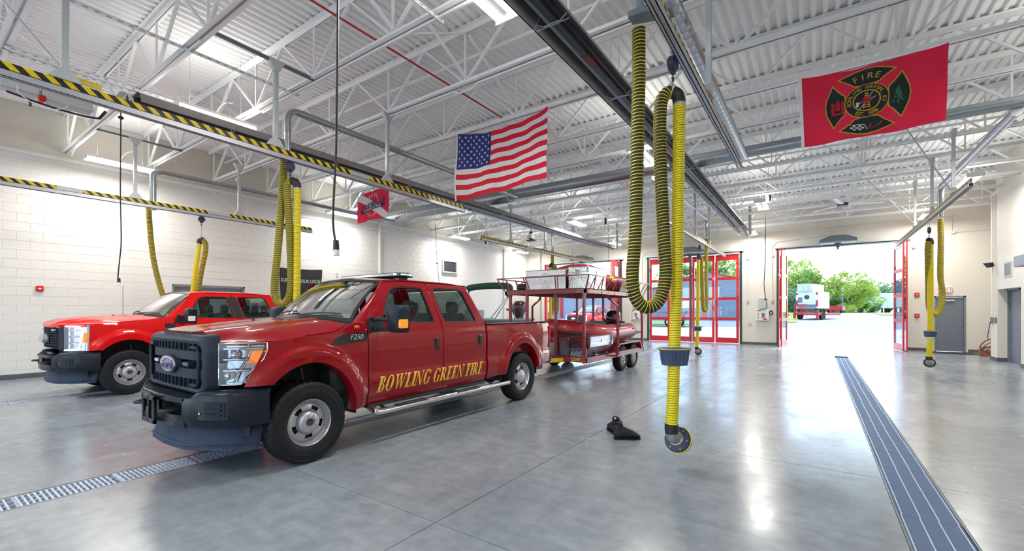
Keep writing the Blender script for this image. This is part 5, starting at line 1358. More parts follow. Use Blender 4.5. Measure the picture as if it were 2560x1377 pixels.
reel(W(1215,602,17.3), 'white cord reel at the near end of the striped track over the boats')
reel(W(1921,497,14.2), 'dark cord reel beside the tube light right of centre', col='lightgrey')
def cord(pxs, t_, label, r=.006, plug=True, ball=None):
    P = [W(u, v, t_) for u, v in pxs]; t = thing('drop_cord', label, 'cord', P[-1])
    Q = [p-P[-1] for p in P]; MB().tube(spline(Q, 6), r, 8).build('cable', M['black'], t)
    if plug:
        m = MB(); s = r/.006*.6+.3; m.cyl((0,0,.03*s),(.004,0,-.035*s),.018*s,12,.021*s); m.build('connector', M['black'], t); MB().cyl((.004,0,-.035*s),(.008,0,-.07*s),.021*s,12,.019*s).build('socket', M['white'], t)
    top_ = P[0]-P[-1]
    if P[0].z < JB: MB().cyl(top_, (top_.x, top_.y, DECKZ-P[-1].z), r*.6, 6).build('feed_cable', M['steel_white'], t)
    if ball: MB().sphere(W(*ball, t_)-P[-1], r*4.5, 10, (1,1,.7)).build('stop_ball', M['black'], t)
cord([(845,-60),(844,100),(842,250),(840,380),(834,500),(833,560),(837,595),(840,612)], 3.5, 'thick black drop cord hanging left of the national flag', .009)
cord([(302,262),(302,350),(301,480),(303,600),(299,650),(295,690),(297,700)], 8.0, 'black drop cord hanging in front of the left block wall', .010, ball=(302,294))
cord([(1914,500),(1914,600),(1912,680),(1910,710),(1914,745)], 14.0, 'thin black drop cord left of the wide open bay', .010, False, ball=(1914,748))
cord([(1088,558),(1092,640),(1098,705),(1103,735)], 11.5, 'thin cord with stop ball hanging behind the light bar', .006, False, ball=(1092,658))
cord([(1520,560),(1521,640),(1521,700)], 16.5, 'thin cord hanging behind the trailer deck', .008, False)

# clips that tie the small flag to its joist, slotted angles and chord conduits
for x_, y_ , n_ in ((-7.3,.8,3.3),(-9.46,1.0,3.1),(-9.30,1.0,3.1),(-3.93,1.0,3.1)):
    t = thing('slotted_angle', 'white slotted angle bar lying across the roof joists at the upper left', 'angle bar', (x_,y_,JB-.012), 0, 'white slotted angle bars on the joists')
    m = MB(); m.box(-.035,.035,0,n_,-.004,0); m.box(.031,.035,0,n_,-.05,0); m.build('angle', M['steel_white'], t, False)
    m = MB(); k = .05
    while k < n_: m.box(-.006,.006,k,k+.05,-.0055,-.0039); m.box(.0345,.0362,k,k+.05,-.030,-.020); k += .11
    tag(m.build('slots', M['grey_frame'], t, False), kind='stuff')
for y_, x0_, x1_, lb in ((2.5,-13.5,-6.9,'white conduit clipped under a joist near the camera'),(4.0,-13.8,-2.5,'white conduit clipped under a joist above the truck gap'),(5.5,-12.5,3.0,'white conduit clipped under a joist above the cab'),(17.5,-8,4.2,'white conduit under a far joist near the wide open bay')):
    pts = [(x0_-.4,y_,5.02),(x0_,y_,5.17),((x0_+x1_)/2-.25,y_,5.17),((x0_+x1_)/2-.15,y_,5.11),((x0_+x1_)/2+.15,y_,5.11),((x0_+x1_)/2+.25,y_,5.17),(x1_,y_,5.17)]
    pipe('joist_conduit', lb, 'conduit', pts, .016, M['steel_white'])
# ================================================================ FLAGS
M['flag_red'] = flagmat('flag red', (.78,.014,.045)); M['flag_white'] = flagmat('flag white', (.90,.90,.90)); M['flag_blue'] = mat('flag blue', (.02,.035,.22), .75)
M['fire_red'] = flagmat('department flag red', (.78,.02,.07)); M['ink'] = mat('print black', (.012,.022,.025), .7); M['navy'] = mat('print navy', (.015,.03,.10), .7)
M['print_gold'] = mat('print gold', (.72,.42,.03), .7); M['print_green'] = mat('print green', (.03,.18,.09), .7); M['print_white'] = mat('print white', (.75,.76,.78), .7); M['print_red'] = mat('print red', (.6,.01,.03), .7)
def cloth(TL, TR, BL, BR, sag, amp, k=3.0, ph=0):
    TL, TR, BL, BR = map(Vector, (TL, TR, BL, BR)); n = (TR-TL).cross(BL-TL).normalized()
    def P(a, b, off=0):
        p = TL.lerp(TR, a).lerp(BL.lerp(BR, a), b)
        p = p+Vector((0,0,-sag*4*a*(1-a)*(1-b*.75)))
        w_ = amp*(.35+.65*b)*math.sin(2*PI*(k*a+.5*b)+ph)+amp*.35*math.sin(2*PI*(2.3*k*a-1.2*b)+1+ph)
        return p-n*(w_+off)
    return P
def decal(mb, P, name, m, par, layer, W_=1, H_=1, cx=0, cy=0):
    """flat print: mb holds (x,y) in metres from (cx,cy) on the flag"""
    o = MB(); o.f = mb.f; o.v = [P(cx+p[0]/W_, cy-p[1]/H_, .0022*layer) for p in mb.v]; return o.build(name, m, par)
def decal_text(s, size, P, m, par, layer, W_, H_, cx, cy, ang=0, name='lettering', ox=0, oy=0, **k):
    me = text_mesh(name, s, size, m, depth=0, **k)
    for v in me.vertices:
        x, y = v.co.x+ox, v.co.y+oy; c, s_ = math.cos(ang), math.sin(ang); x, y = x*c-y*s_, x*s_+y*c
        v.co = P(cx+x/W_, cy-y/H_, .0022*layer)
    return link(name, me, par)
# national flag
P = cloth((-6.18,6.93,5.20),(-4.0,6.93,5.20),(-6.2,6.90,3.80),(-4.03,6.88,3.92), .15, .04, 2.2)
t = thing('national_flag', 'stars and stripes flag hung from a roof joist above the truck cab', 'flag', (-5.1,6.93,5.17)); off = Vector((-5.1,6.93,5.17)); P0 = P
P = lambda a, b, off_=0: P0(a, b, off_)-off
for k in range(13):
    a0 = .40 if k < 7 else 0
    MB().grid(lambda a, b: P(a0+(1-a0)*a, (k+b)/13), 30, 2).build('stripe', M['flag_red'] if k % 2 == 0 else M['flag_white'], t)
MB().grid(lambda a, b: P(.4*a, 7/13*b), 16, 12).build('canton', M['flag_blue'], t)
MB().grid(lambda a, b: P(-.018*a, b), 1, 16).build('heading', M['flag_white'], t)
for r in range(9):
    for c in range(6 if r % 2 == 0 else 5):
        cx = (.4/12)*(1+2*c+(0 if r % 2 == 0 else 1)); cy = (7/13/10)*(r+1); st = MB(); v = []
        for q in range(10):
            rr = .040 if q % 2 == 0 else .016; an = PI/2+q*PI/5; v.append(P(cx+rr*math.cos(an)/2.18, cy-rr*math.sin(an)/1.35, .003))
        st.add(v+[P(cx, cy, .003)], [(q, (q+1) % 10, 10) for q in range(10)]); st.build('star', M['flag_white'], t, False)
# fire department flag
A = Vector((.62,8.4,5.2)); Q0 = cloth((-.20,8.42,5.20),(1.50,8.42,5.20),(-.16,8.34,4.08),(1.45,8.34,4.10), .05, .028, 1.6, 1.2)
P = lambda a, b, o_=0: Q0(a, b, o_)-A
t = thing('department_flag', 'red fire department flag with black and gold cross emblem', 'flag', A)
MB().grid(P, 50, 34).build('field', M['fire_red'], t); MB().grid(lambda a, b: P(-.025*a, b), 1, 20).build('heading', M['flag_white'], t)
W_, H_ = 1.66, 1.07; CX, CY = .475, .50
def arm(sc_=1, inset_=0):
    pts = []
    L_ = [(-.15,.25),(-.20,.30),(-.27,.35),(-.345,.40)]
    pts = L_+[(-.24,.445),(-.12,.49),(0,.505),(.12,.49),(.24,.445)]+[(-p[0],p[1]) for p in L_[::-1]]+[(.08,.24),(-.08,.24)]
    if inset_: 
        pts = [tuple(q) for q in inset(pts, inset_)]
    return pts
def fan_poly(mb, pts, nsub=4):
    """fill a star-shaped polygon with radial strips so it follows the cloth"""
    cx = sum(p[0] for p in pts)/len(pts); cy = sum(p[1] for p in pts)/len(pts); n = len(pts); rows = []
    pp = []
    for i in range(n):
        for k in range(2): pp.append((pts[i][0]+(pts[(i+1) % n][0]-pts[i][0])*k/2, pts[i][1]+(pts[(i+1) % n][1]-pts[i][1])*k/2))
    n = len(pp); mb.grid(lambda a, b: (cx+(pp[round(b*n) % n][0]-cx)*a, cy+(pp[round(b*n) % n][1]-cy)*a, 0), nsub, n); return mb
def rot2(pts, an): c, s_ = math.cos(an), math.sin(an); return [(p[0]*c-p[1]*s_, p[0]*s_+p[1]*c) for p in pts]
for k in range(4):
    decal(fan_poly(MB(), rot2(arm(), k*PI/2)), P, 'cross_outline', M['print_gold'], t, 1, W_, H_, CX, CY)
    decal(fan_poly(MB(), rot2(arm(inset_=.016), k*PI/2)), P, 'cross_arm', M['ink'], t, 2, W_, H_, CX, CY)
def ringm(r0, r1, n=48): return MB().grid(lambda a, b: ((r0+(r1-r0)*a)*math.cos(2*PI*b), (r0+(r1-r0)*a)*math.sin(2*PI*b), 0), 2, n)
for r0, r1, mm, ly in ((.0,.262,'print_gold',3),(.0,.250,'ink',4),(.15,.166,'print_gold',5)):
    decal(ringm(r0, r1), P, 'emblem_ring' if r0 else 'emblem_disc', M[mm], t, ly, W_, H_, CX, CY)
def arc_text(s, r, a0, a1, size, flip=False, m='print_gold'):
    n = len(s)
    for i, ch in enumerate(s):
        if ch == ' ': continue
        an = math.radians(a0+(a1-a0)*i/(n-1)); cx, cy = r*math.cos(an), r*math.sin(an)
        decal_text(ch, size, P, M[m], t, 6, W_, H_, CX+cx/W_, CY-cy/H_, an-PI/2 if not flip else an+PI/2, name='emblem_letter', offset=.001)
arc_text('BOWLING GREEN, KY', .205, 188, -14, .068); arc_text('EST. 1898', .212, 236, 304, .074, True)
arc_text('FIRE', .37, 110, 70, .125)
# left: red block castle, right: green tree, bottom: crossed flags, centre: helmet, axe, hook and ladder
m = MB()
for b_ in ((-.425,-.385,-.10,.07),(-.30,-.26,-.10,.07),(-.425,-.26,-.13,-.10),(-.37,-.315,-.06,.05),(-.36,-.325,.05,.10)): m.add([(b_[0],b_[2],0),(b_[1],b_[2],0),(b_[1],b_[3],0),(b_[0],b_[3],0)], [(0,1,2,3)])
decal(m, P, 'red_castle', M['print_red'], t, 3, W_, H_, CX, CY)
m = MB()
for y, w_ in ((.10,.03),(.05,.05),(.0,.06),(-.05,.075)): m.add([(.36-w_,y-.05,0),(.36+w_,y-.05,0),(.36,y+.04,0)], [(0,1,2)])
m.add([(.345,-.13,0),(.375,-.13,0),(.37,-.08,0),(.35,-.08,0)], [(0,1,2,3)]); decal(m, P, 'green_tree', M['print_green'], t, 3, W_, H_, CX, CY)
m = MB(); m2 = MB(); ox, oy = 0, -.385
for i in range(5):
    for j_ in range(3):
        x0 = -.20+i*.034; y0 = oy+.045-j_*.024-(i*.006); (m if (i+j_) % 2 else m2).add([(x0,y0,0),(x0+.034,y0-.006,0),(x0+.034,y0-.030,0),(x0,y0-.024,0)], [(0,1,2,3)])
decal(m, P, 'checkered_flag', M['print_white'], t, 3, W_, H_, CX, CY); decal(m2, P, 'checkered_flag', M['ink'], t, 3, W_, H_, CX, CY)
m = MB(); m.add([(0,oy-.06,0),(.0,oy-.06,0),(.015,oy-.06,0),(.06,oy+.02,0),(.045,oy+.025,0)], [(0,2,3,4)]); m.add([(.045,oy+.0,0),(.19,oy+.05,0),(.165,oy+.0,0),(.10,oy-.03,0),(.03,oy-.035,0)], [(0,1,2,3,4)]); decal(m, P, 'red_pennant', M['print_red'], t, 3, W_, H_, CX, CY)
m = MB(); m.add([(-.20,oy+.052,0),(-.03,oy+.018,0),(.0,oy-.05,0),(.008,oy-.05,0),(-.025,oy+.026,0),(-.20,oy+.060,0)], [(0,1,4,5),(1,2,3,4)]); decal(m, P, 'flag_staff', M['print_white'], t, 4, W_, H_, CX, CY)
m = MB()
for y in range(7): m.add([(-.02-.003*y,.10-.035*y,0),(.02+.003*y,.10-.035*y,0),(.02+.003*y,.115-.035*y,0),(-.02-.003*y,.115-.035*y,0)], [(0,1,2,3)])
m.add([(-.012,.13,0),(-.004,.13,0),(-.03,-.12,0),(-.045,-.12,0)], [(0,1,2,3)]); m.add([(.012,.13,0),(.004,.13,0),(.03,-.12,0),(.045,-.12,0)], [(3,2,1,0)]); decal(m, P, 'ladder', M['print_gold'], t, 5, W_, H_, CX, CY)
m = MB(); m.add([(-.12,-.05,0),(.11,.035,0),(.11,.045,0),(-.12,-.038,0)], [(0,1,2,3)]); m.add([(-.125,-.085,0),(-.09,-.085,0),(-.095,-.01,0),(-.125,-.01,0)], [(0,1,2,3)]); m.add([(-.09,-.13,0),(-.08,-.13,0),(.08,.12,0),(.07,.12,0)], [(0,1,2,3)]); decal(m, P, 'axe', M['print_white'], t, 6, W_, H_, CX, CY)
m = MB(); fan_poly(m, [(-.085,-.02),(-.05,.0),(-.035,.04),(0,.055),(.035,.04),(.05,.0),(.085,.005),(.04,-.03),(-.03,-.035)], 2); decal(m, P, 'helmet', M['print_red'], t, 7, W_, H_, CX, CY)
# dive flag
A = Vector((-10.9,8.45,5.1)); Q1 = cloth((-11.62,8.43,4.98),(-10.18,8.43,5.10),(-11.60,8.40,4.18),(-10.2,8.40,4.22), -.06, .03, 1.4, .4)
P = lambda a, b, o_=0: Q1(a, b, o_)-A
t = thing('dive_flag', 'small red and white dive rescue flag below the left joists', 'flag', A); W_, H_ = 1.42, .84
MB().grid(P, 30, 20).build('field', M['fire_red'], t)
m = MB().grid(lambda a, b: (-.71+1.42*a+(.0), .42-.84*a+(-.12+.24*b), 0), 24, 3); m.v = [(max(-.71,min(.71,p[0]+ (.0))), max(-.42,min(.42,p[1])), 0) for p in m.v]; decal(m, P, 'white_diagonal', M['print_white'], t, 1, W_, H_, .5, .5)
decal_text('DIVE RESCUE', .20, P, M['navy'], t, 5, W_, H_, .5, .46, .08, shear=.2, sx=.98, offset=.003)
m = MB().grid(lambda a, b: (-.56+1.12*a, -.13+.10*b+.08*(a-.5)+.0, 0), 20, 2); decal(m, P, 'navy_strip', M['navy'], t, 4, W_, H_, .5, .5)
decal_text('INTERNATIONAL', .095, P, M['print_white'], t, 5, W_, H_, .5, .595, .08, offset=.001, sx=1.1)
decal_text('PUBLIC SAFETY DIVER', .06, P, M['print_pink'] if 'print_pink' in M else M['ivory'], t, 2, W_, H_, .5, .93, .05) if False else None
m = MB()
for s_ in (-1,1):
    for k in range(9):
        an = math.radians(-80+k*19); r = .29; cx, cy = s_*r*math.cos(an), r*math.sin(an)*1.05
        d = Vector((-s_*math.sin(an), math.cos(an))); n2 = Vector((d.y,-d.x)); 
        for q in (1,-1):
            c0 = Vector((cx,cy)); tip = c0+d*.05+n2*q*.045; mid = c0+d*.04+n2*q*.008; md2 = c0+d*.012+n2*q*.035
            m.add([(*c0,0),(*mid,0),(*tip,0),(*md2,0)], [(0,1,2,3)])
decal(m, P, 'laurel_wreath', M['print_white'], t, 2, W_, H_, .5, .5)
m = MB()
for k in range(7):
    an = k*PI/3.5; m.add([(.03*math.cos(an+.5),.03*math.sin(an+.5),0),(.2*math.cos(an),.2*math.sin(an),0),(.03*math.cos(an-.5),.03*math.sin(an-.5),0)], [(0,1,2)])
decal(m, P, 'compass_star', M['navy'], t, 3, W_, H_, .5, .46)
decal_text('RESCUE DIVERS', .07, P, M['ivory'], t, 2, W_, H_, .55, .93, .05) if False else None
for x_, z_ in ((-11.62,4.98),(-10.18,5.10)):
    MB().cyl(Vector((x_,8.43,z_))-A, Vector((x_,8.43,5.21))-A, .006, 6).build('tie_cord', M['black'], t)
MB().cyl(P(.5,0), Vector((-10.9,8.43,5.21))-A, .006, 6).build('tie_cord', M['black'], t)
# black banner on the left wall
A = Vector((LX+.05,8.1,2.7)); B0 = cloth((LX+.04,7.45,2.93),(LX+.04,8.98,2.97),(LX+.05,7.5,1.75),(LX+.05,8.9,1.85), .03, .012, 1.5)
P = lambda a, b, o_=0: B0(a, b, o_)-A
t = thing('wall_banner', 'black cloth banner lettered SUPPORT YOUR LOCAL on the left wall behind the hose', 'banner', A); W_, H_ = 1.5, 1.15
MB().grid(P, 24, 16).build('cloth', M['bannerblack'] if 'bannerblack' in M else M['seat'], t)
decal_text('SUPPORT YOUR LOCAL', .165, P, M['flag_white'], t, 2, W_, H_, .5, .36, -.03, shear=.1, sx=.82, offset=.002)
for k in range(3): 
    m = MB().grid(lambda a, b: (-.05+.012*b+.30*a+k*.1, -.5+.45*a, 0), 6, 1); decal(m, P, 'fold_line', M['ink'], t, 1, W_, H_, .6, .45)
# ================================================================ TRAILER WITH TWO DECKS
TR = thing('boat_trailer', 'maroon double-deck rescue trailer numbered 2247 hitched behind the deep red truck', 'trailer', (-5.05,10.3,0))
TO = Vector((-5.05,10.3,0)); MR = M['trailer_red']
class TB(MB):
    def build(s, name, m, parent=None, smooth=True, ang=32, loc=None, o=TO):
        s.v = [(p[0]-o[0], p[1]-o[1], p[2]-o[2]) for p in s.v]; return MB.build(s, name, m, parent, smooth, ang, loc)
xl, xr, yf, yr = -6.10, -4.00, 8.50, 12.25
def bars(name, L_, wd, ht=None, par=TR, m=None):
    for a, b in L_: TB().bar(a, b, wd, ht).build(name, m or MR, par, False)
m = TB(); m.box(xl,xr,yf,yf+.06,.40,.50); m.box(xl,xl+.08,yf,yr,.38,.50); m.box(xr-.08,xr,yf,yr,.38,.50); m.box(xl,xr,yr-.06,yr,.38,.50)
for y in (9.4,10.3,11.2): m.box(xl+.08,xr-.08,y,y+.05,.40,.47)
m.build('lower_frame', MR, TR, False)
TB().prism([(xr,.40),(xr,.72),(xr-.14,.50),(xr-.14,.40)], 'y', yf-.004, yf+.05).build('corner_gusset', MR, TR, False); TB().prism([(xl,.40),(xl,.72),(xl+.14,.50),(xl+.14,.40)], 'y', yf-.004, yf+.05).build('corner_gusset', MR, TR, False)
text('unit_number', '2247', .105, M['gold'], Matrix.Translation(-TO) @ basis((-4.23,yf-.008,.455),(1,0,0),(0,0,1)), TR, depth=.002, offset=.002)
for s_, nm in ((-1,'a'),(1,'b')):
    a, b = Vector((-5.0+s_*.03,7.72,.44)), Vector((-5.05+s_*.85,9.3,.42)); TB().bar(a, b, .07, .10).build('drawbar', MR, TR, False)
a, b = Vector((-4.93,7.84,.44)), Vector((-4.44,8.75,.428)); n_ = Vector((.89,-.46,0)).normalized()*.037
TB().bar(a+n_, b+n_, .004, .085).build('reflective_strip', M['yellow'], TR, False)
m = TB(); m.box(-5.10,-4.90,7.58,7.80,.40,.50,.02); m.cyl((-5.0,7.95,.35),(-5.0,7.95,.85),.03,10); m.build('coupler', M['galv_dull'], TR)
TB().box(-4.02,-3.985,8.42,8.50,.36,.40,.005).build('side_lamp', M['amber'], TR)
# wheels, fenders
for s_, x in ((1,-4.10),(-1,-6.0)):
    for y in (10.72, 11.50): put_wheel(TR, x-TO.x, y-TO.y, .315, .745, s_ < 0, rot=y)
    f = TB(); xa, xb = x-.14, x+.14
    pts = [(10.22,.46),(10.26,.62),(10.38,.70),(11.84,.70),(11.96,.62),(12.02,.46),(11.98,.46),(11.92,.60),(11.82,.67),(10.40,.67),(10.30,.60),(10.26,.46)]
    f.prism(pts, 'x', xa, xb); f.build('mudguard', MR, TR, False)
    TB().box(min(x-s_*.14,x-s_*.12),max(x-s_*.14,x-s_*.12),10.3,11.95,.40,.66).build('mudguard_back', MR, TR, False)
    st = TB(); st.box(min(x,x-s_*.1),max(x,x-s_*.1)+.04,9.72,10.24,.42,.46); st.build('side_step', MR, TR, False)
m = TB(); 
for y in (10.72,11.50): m.cyl((-5.95,y,.315),(-4.15,y,.315),.035,8)
m.build('axle', M['black'], TR)
# posts
DZ = 1.88
bars('post', [((-5.94,yf,.45),(-5.94,yf,DZ)),((-5.47,yf,.45),(-5.47,yf,DZ)),((xr-.05,yf+.02,.45),(xr-.05,yf+.02,DZ)),((xl+.04,yr,.45),(xl+.04,yr,DZ)),((xr-.04,yr,.45),(xr-.04,yr,DZ)),((-5.52,yr,.45),(-5.52,yr,DZ)),((-5.2,yr,.45),(-5.2,yr,DZ)),((-4.78,yf+.1,.45),(-4.78,yf+.1,DZ))], .055)
bars('rung', [((-5.94,yf,1.60),(-5.47,yf,1.60)),((-5.94,yf,1.15),(-5.47,yf,1.15)),((-5.94,yf,.8),(-5.47,yf,.8))], .025)
for s_, x0_ in ((1,xr-.10),(-1,xl+.10)):
    for y in (9.95,):
        x1_ = x0_+s_*.24; TB().tube([(x0_,y,DZ),(x0_,y,1.82),(x1_,y,1.62),(x1_,y,.46)], .035, 4).build('bent_post', MR, TR, False); TB().box(min(x0_,x1_)-.02,max(x0_,x1_)+.02,y-.05,y+.05,.42,.46).build('post_foot', MR, TR, False)
# upper deck
m = TB(); z0, z1 = DZ, DZ+.085
m.box(xl,xr,yf,yf+.05,z0,z1); m.box(xl,xr,yr-.05,yr,z0,z1); m.box(xl,xl+.05,yf,yr,z0,z1); m.box(xr-.05,xr,yf,yr,z0,z1)
for y in (9.3,10.1,10.9,11.6): m.box(xl,xr,y,y+.04,z0,z0+.05)
m.build('upper_frame', MR, TR, False)
x = xl+.06
while x < xr-.2:
    TB().box(x+.004,x+.146,yf+.02,yr-.02,z1-.01,z1+.022,.004).build('deck_board', M['wood'], TR, False); x += .15
# railing leaning outward
fl, rz_ = .13, 2.25
C4 = [(xl,yf),(xr,yf),(xr,yr),(xl,yr)]; O4 = [(xl-fl,yf-fl),(xr+fl,yf-fl),(xr+fl,yr+fl*.3),(xl-fl,yr+fl*.3)]
bars('railing', [((*O4[i],rz_),(*O4[(i+1) % 4],rz_)) for i in (0,1,3)], .024)
for i in range(4): bars('baluster', [((*C4[i],z1),(*O4[i],rz_))], .024)
for f in (.31,.335,.66,.685):
    bars('baluster', [((xl+(xr-xl)*f,yf,z1),(xl-fl+(xr-xl+2*fl)*f,yf-fl,rz_))], .02)
for k, f in enumerate((.10,.21,.33,.44,.80,.92)):
    for xx, ox in ((xr,fl),(xl,-fl)):
        g0 = f-.05 if k % 2 else f+.05
        bars('baluster', [((xx,yf+(yr-yf)*f,z1),(xx+ox,yf+(yr-yf)*(f-.04),rz_)),((xx,yf+(yr-yf)*(f-.05),z1),(xx+ox,yf+(yr-yf)*(f-.04),rz_))] if k < 4 else [((xx,yf+(yr-yf)*f,z1),(xx+ox,yf+(yr-yf)*(f+.03),rz_))], .018)
sg_ = TB(); sg_.add([(xr+.02,10.35,z1+.01),(xr+.02,11.35,z1+.01),(xr+fl-.01,11.35,rz_-.02),(xr+fl-.01,10.35,rz_-.02)], [(0,1,2,3)]); sg_.add([(xr+.01,10.35,z1+.01),(xr+.01,11.35,z1+.01),(xr+fl-.02,11.35,rz_-.02),(xr+fl-.02,10.35,rz_-.02)], [(3,2,1,0)]); sgo = sg_.build('name_board', M['lightgrey'], TR, False)
text('board_lettering', 'BOWLING GREEN', .17, M['trailer_gold'] if 'trailer_gold' in M else M['gold'], Matrix.Translation(-TO) @ basis((xr+.075,10.85,2.10),(0,1,0),(.35,0,1)), sgo, depth=.001, sx=.62)
bars('far_plate', [((-4.79,yf+.10,1.32),(-4.79,yf+.10,1.50))], .12, .02, m=M['lightgrey'])

# things carried on the trailer
def crate(x0, x1, y0, y1, z0, z1, label, lid=.16, latch=True, taper=False, name='tread_plate_box'):
    t = thing(name, label, 'tool box', ((x0+x1)/2,(y0+y1)/2,z0)); o = Vector(((x0+x1)/2,(y0+y1)/2,z0))
    b = TB()
    if taper: b.prism([(x0,z0),(x1-.20,z0),(x1-.01,z0+.22),(x1-.01,z1-lid),(x0,z1-lid)], 'y', y0+.01, y1-.01)
    else: b.box(x0+.01,x1-.01,y0+.01,y1-.01,z0,z1-lid,.006)
    b.build('body', M['diamond'], t, True, 20, o=o)
    l = TB().box(x0,x1,y0,y1,z1-lid,z1,.02); l.build('lid', M['diamond'], t, True, 20, o=o)
    TB().box(x0-.004,x1+.004,y0-.004,y1+.004,z1-lid-.012,z1-lid+.008).build('lid_flange', M['polished'], t, False, o=o)
    if latch:
        TB().box((x0+x1)/2-.06,(x0+x1)/2+.06,y0-.012,y0,z1-lid-.02,z1-lid+.07,.005).build('latch', M['chrome'], t, o=o); TB().box(x1,x1+.012,(y0+y1)/2-.06,(y0+y1)/2+.06,z1-lid-.02,z1-lid+.07,.005).build('latch', M['chrome'], t, o=o)
    return t
dz = z1+.022
crate(-5.76,-4.66,8.86,9.36,dz,2.46,'wide tread plate box on the upper trailer deck, lid ribbed and grey')
crate(-4.55,-4.06,8.74,9.74,dz,2.48,'bright tread plate box at the front right corner of the upper trailer deck', .15)
crate(-5.45,-4.47,8.66,9.1,.505,.93,'tread plate box low on the trailer front, left of the taper-sided one', .12)
crate(-4.42,-3.94,8.60,9.88,.505,.96,'long tread plate box with tapered side on the lower trailer frame', .15, taper=True)
bg_ = thing('duffel_bag', 'black duffel bag at the left end of the upper trailer deck', 'bag', (-5.86,9.1,dz)); MB().box(-.22,.10,-.2,.25,0,.17,.06).build('body', M['black'], bg_, ang=60); MB().tube(spline([(-.12,-.1,.15),(-.1,-.05,.21),(-.05,.08,.21),(-.04,.12,.15)],5),.01,6).build('handle', M['black'], bg_)
# raft lashed on the upper deck
rf_ = thing('inflatable_raft', 'folded red inflatable raft lashed behind the boxes on the upper deck', 'raft', (-5.05,10.9,dz)); 
P_ = spline([(.78,1.2,.2),(.80,.3,.2),(.78,-.5,.21),(.62,-.95,.24),(0,-1.08,.30),(-.62,-.95,.24),(-.78,-.5,.21),(-.80,.3,.2),(-.78,1.2,.2)],7)
n_ = len(P_); MB().tube(P_, [.06+.14*min(1,min(i,n_-1-i)/5) for i in range(n_)], 16).build('side_tube', M['boat_red'], rf_, ang=70)
P_ = spline([(-.72,-.72,.35),(-.55,-.75,.50),(-.2,-.78,.58),(.2,-.78,.58),(.48,-.75,.50),(.62,-.72,.36)],7); MB().tube(P_, [.05+.07*min(1,min(i,len(P_)-1-i)/4) for i in range(len(P_))], 12).build('bow_tube', M['boat_red'], rf_, ang=70)
MB().box(-.70,.70,-.7,1.1,.06,.14,.03).build('raft_floor', M['black'], rf_)
MB().tube([(-.06,-.9,.60),(-.06,-.78,.715),(-.06,-.64,.60)], .03, 6).build('lashing_strap', M['wood'], rf_)
m = MB(); 
for k in range(3): m.tube([(.985,-.4+k*.5,.22),(1.03,-.35+k*.5,.24),(.985,-.25+k*.5,.22)], .012, 6)
m.build('grab_handle', M['black'], rf_)
MB().cyl((.93,-.72,.30),(.955,-.735,.31),.07,16).build('round_decal', M['yellow'], rf_)
# rescue boat on the lower deck
bo_ = thing('inflatable_boat', 'red inflatable rescue boat with grey stern on the lower trailer deck', 'boat', (-4.95,10.5,.50))
P_ = spline([(.72,1.72,.50),(.74,1.0,.47),(.74,0,.45),(.72,-.7,.46),(.55,-1.25,.52),(.22,-1.55,.58),(-.22,-1.55,.58),(-.55,-1.25,.52),(-.72,-.7,.46),(-.74,0,.45),(-.74,1.0,.47),(-.72,1.72,.50)],8)
n_ = len(P_); MB().tube(P_, [.03+.185*sm(min(i,n_-1-i)/7) for i in range(n_)], 18).build('buoyancy_tube', M['boat_red'], bo_, ang=70)
MB().tube([p+Vector((.19*(1 if p.x > 0 else -1)*min(1,abs(p.x)/.5), -.19 if p.y < -1.3 else 0, -.07)) for p in P_[2:-2]], .03, 6).build('rub_strake', M['black'], bo_)
MB().prism([(-.62,.22),(.62,.22),(.30,.06),(-.30,.06)], 'y', -1.2, 1.5).build('hull', M['boat_grey'], bo_)
MB().box(-.55,.55,1.35,1.42,.2,.72,.02).build('transom', M['boat_grey'], bo_)
m = MB()
for y in (-.2,.9): m.box(.905,.935,y-.10,y+.10,.48,.56,.01); m.tube([(.93,y-.08,.52),(.97,y,.54),(.93,y+.08,.52)], .012, 6)
m.build('grab_handle', M['black'], bo_)
MB().box(.60,.92,-.02,.30,.655,.665).build('rubber_patch', M['black'], bo_)
ob = thing('outboard_motor', 'black outboard motor on the stern of the red inflatable boat', 'motor', (-4.66,11.62,1.10))
def outboard(t, s):
    m = MB(); pr = [(.0,-.02),(.17,.0),(.22,.12),(.235,.26),(.20,.36),(.11,.42),(0,.44)]
    m.grid(lambda a, b: (s*interp([(i/6, p[0]) for i, p in enumerate(pr)], b)*math.cos(2*PI*a)*.85, s*(interp([(i/6, p[0]) for i, p in enumerate(pr)], b)*math.sin(2*PI*a)*1.25+.08*b), s*interp([(i/6, p[1]) for i, p in enumerate(pr)], b)), 24, 12)
    m.build('cowl', M['cowl'], t, ang=60)
    m = MB(); m.box(-.09*s,.09*s,-.12*s,.14*s,-.45*s,.0,.03); m.box(-.03*s,.03*s,-.05*s,.1*s,-.75*s,-.4*s,.01); m.build('leg', M['black'], t)
    m = MB(); m.tube(spline([(0,-.2*s,.12*s),(0,-.42*s,.12*s),(.02,-.62*s,.17*s)],4), .025*s, 8); m.build('tiller', M['black'], t)
M['cowl'] = mat('dark glossy cowl', (.045,.012,.03), .15, coat=1)
outboard(ob, 1.0)
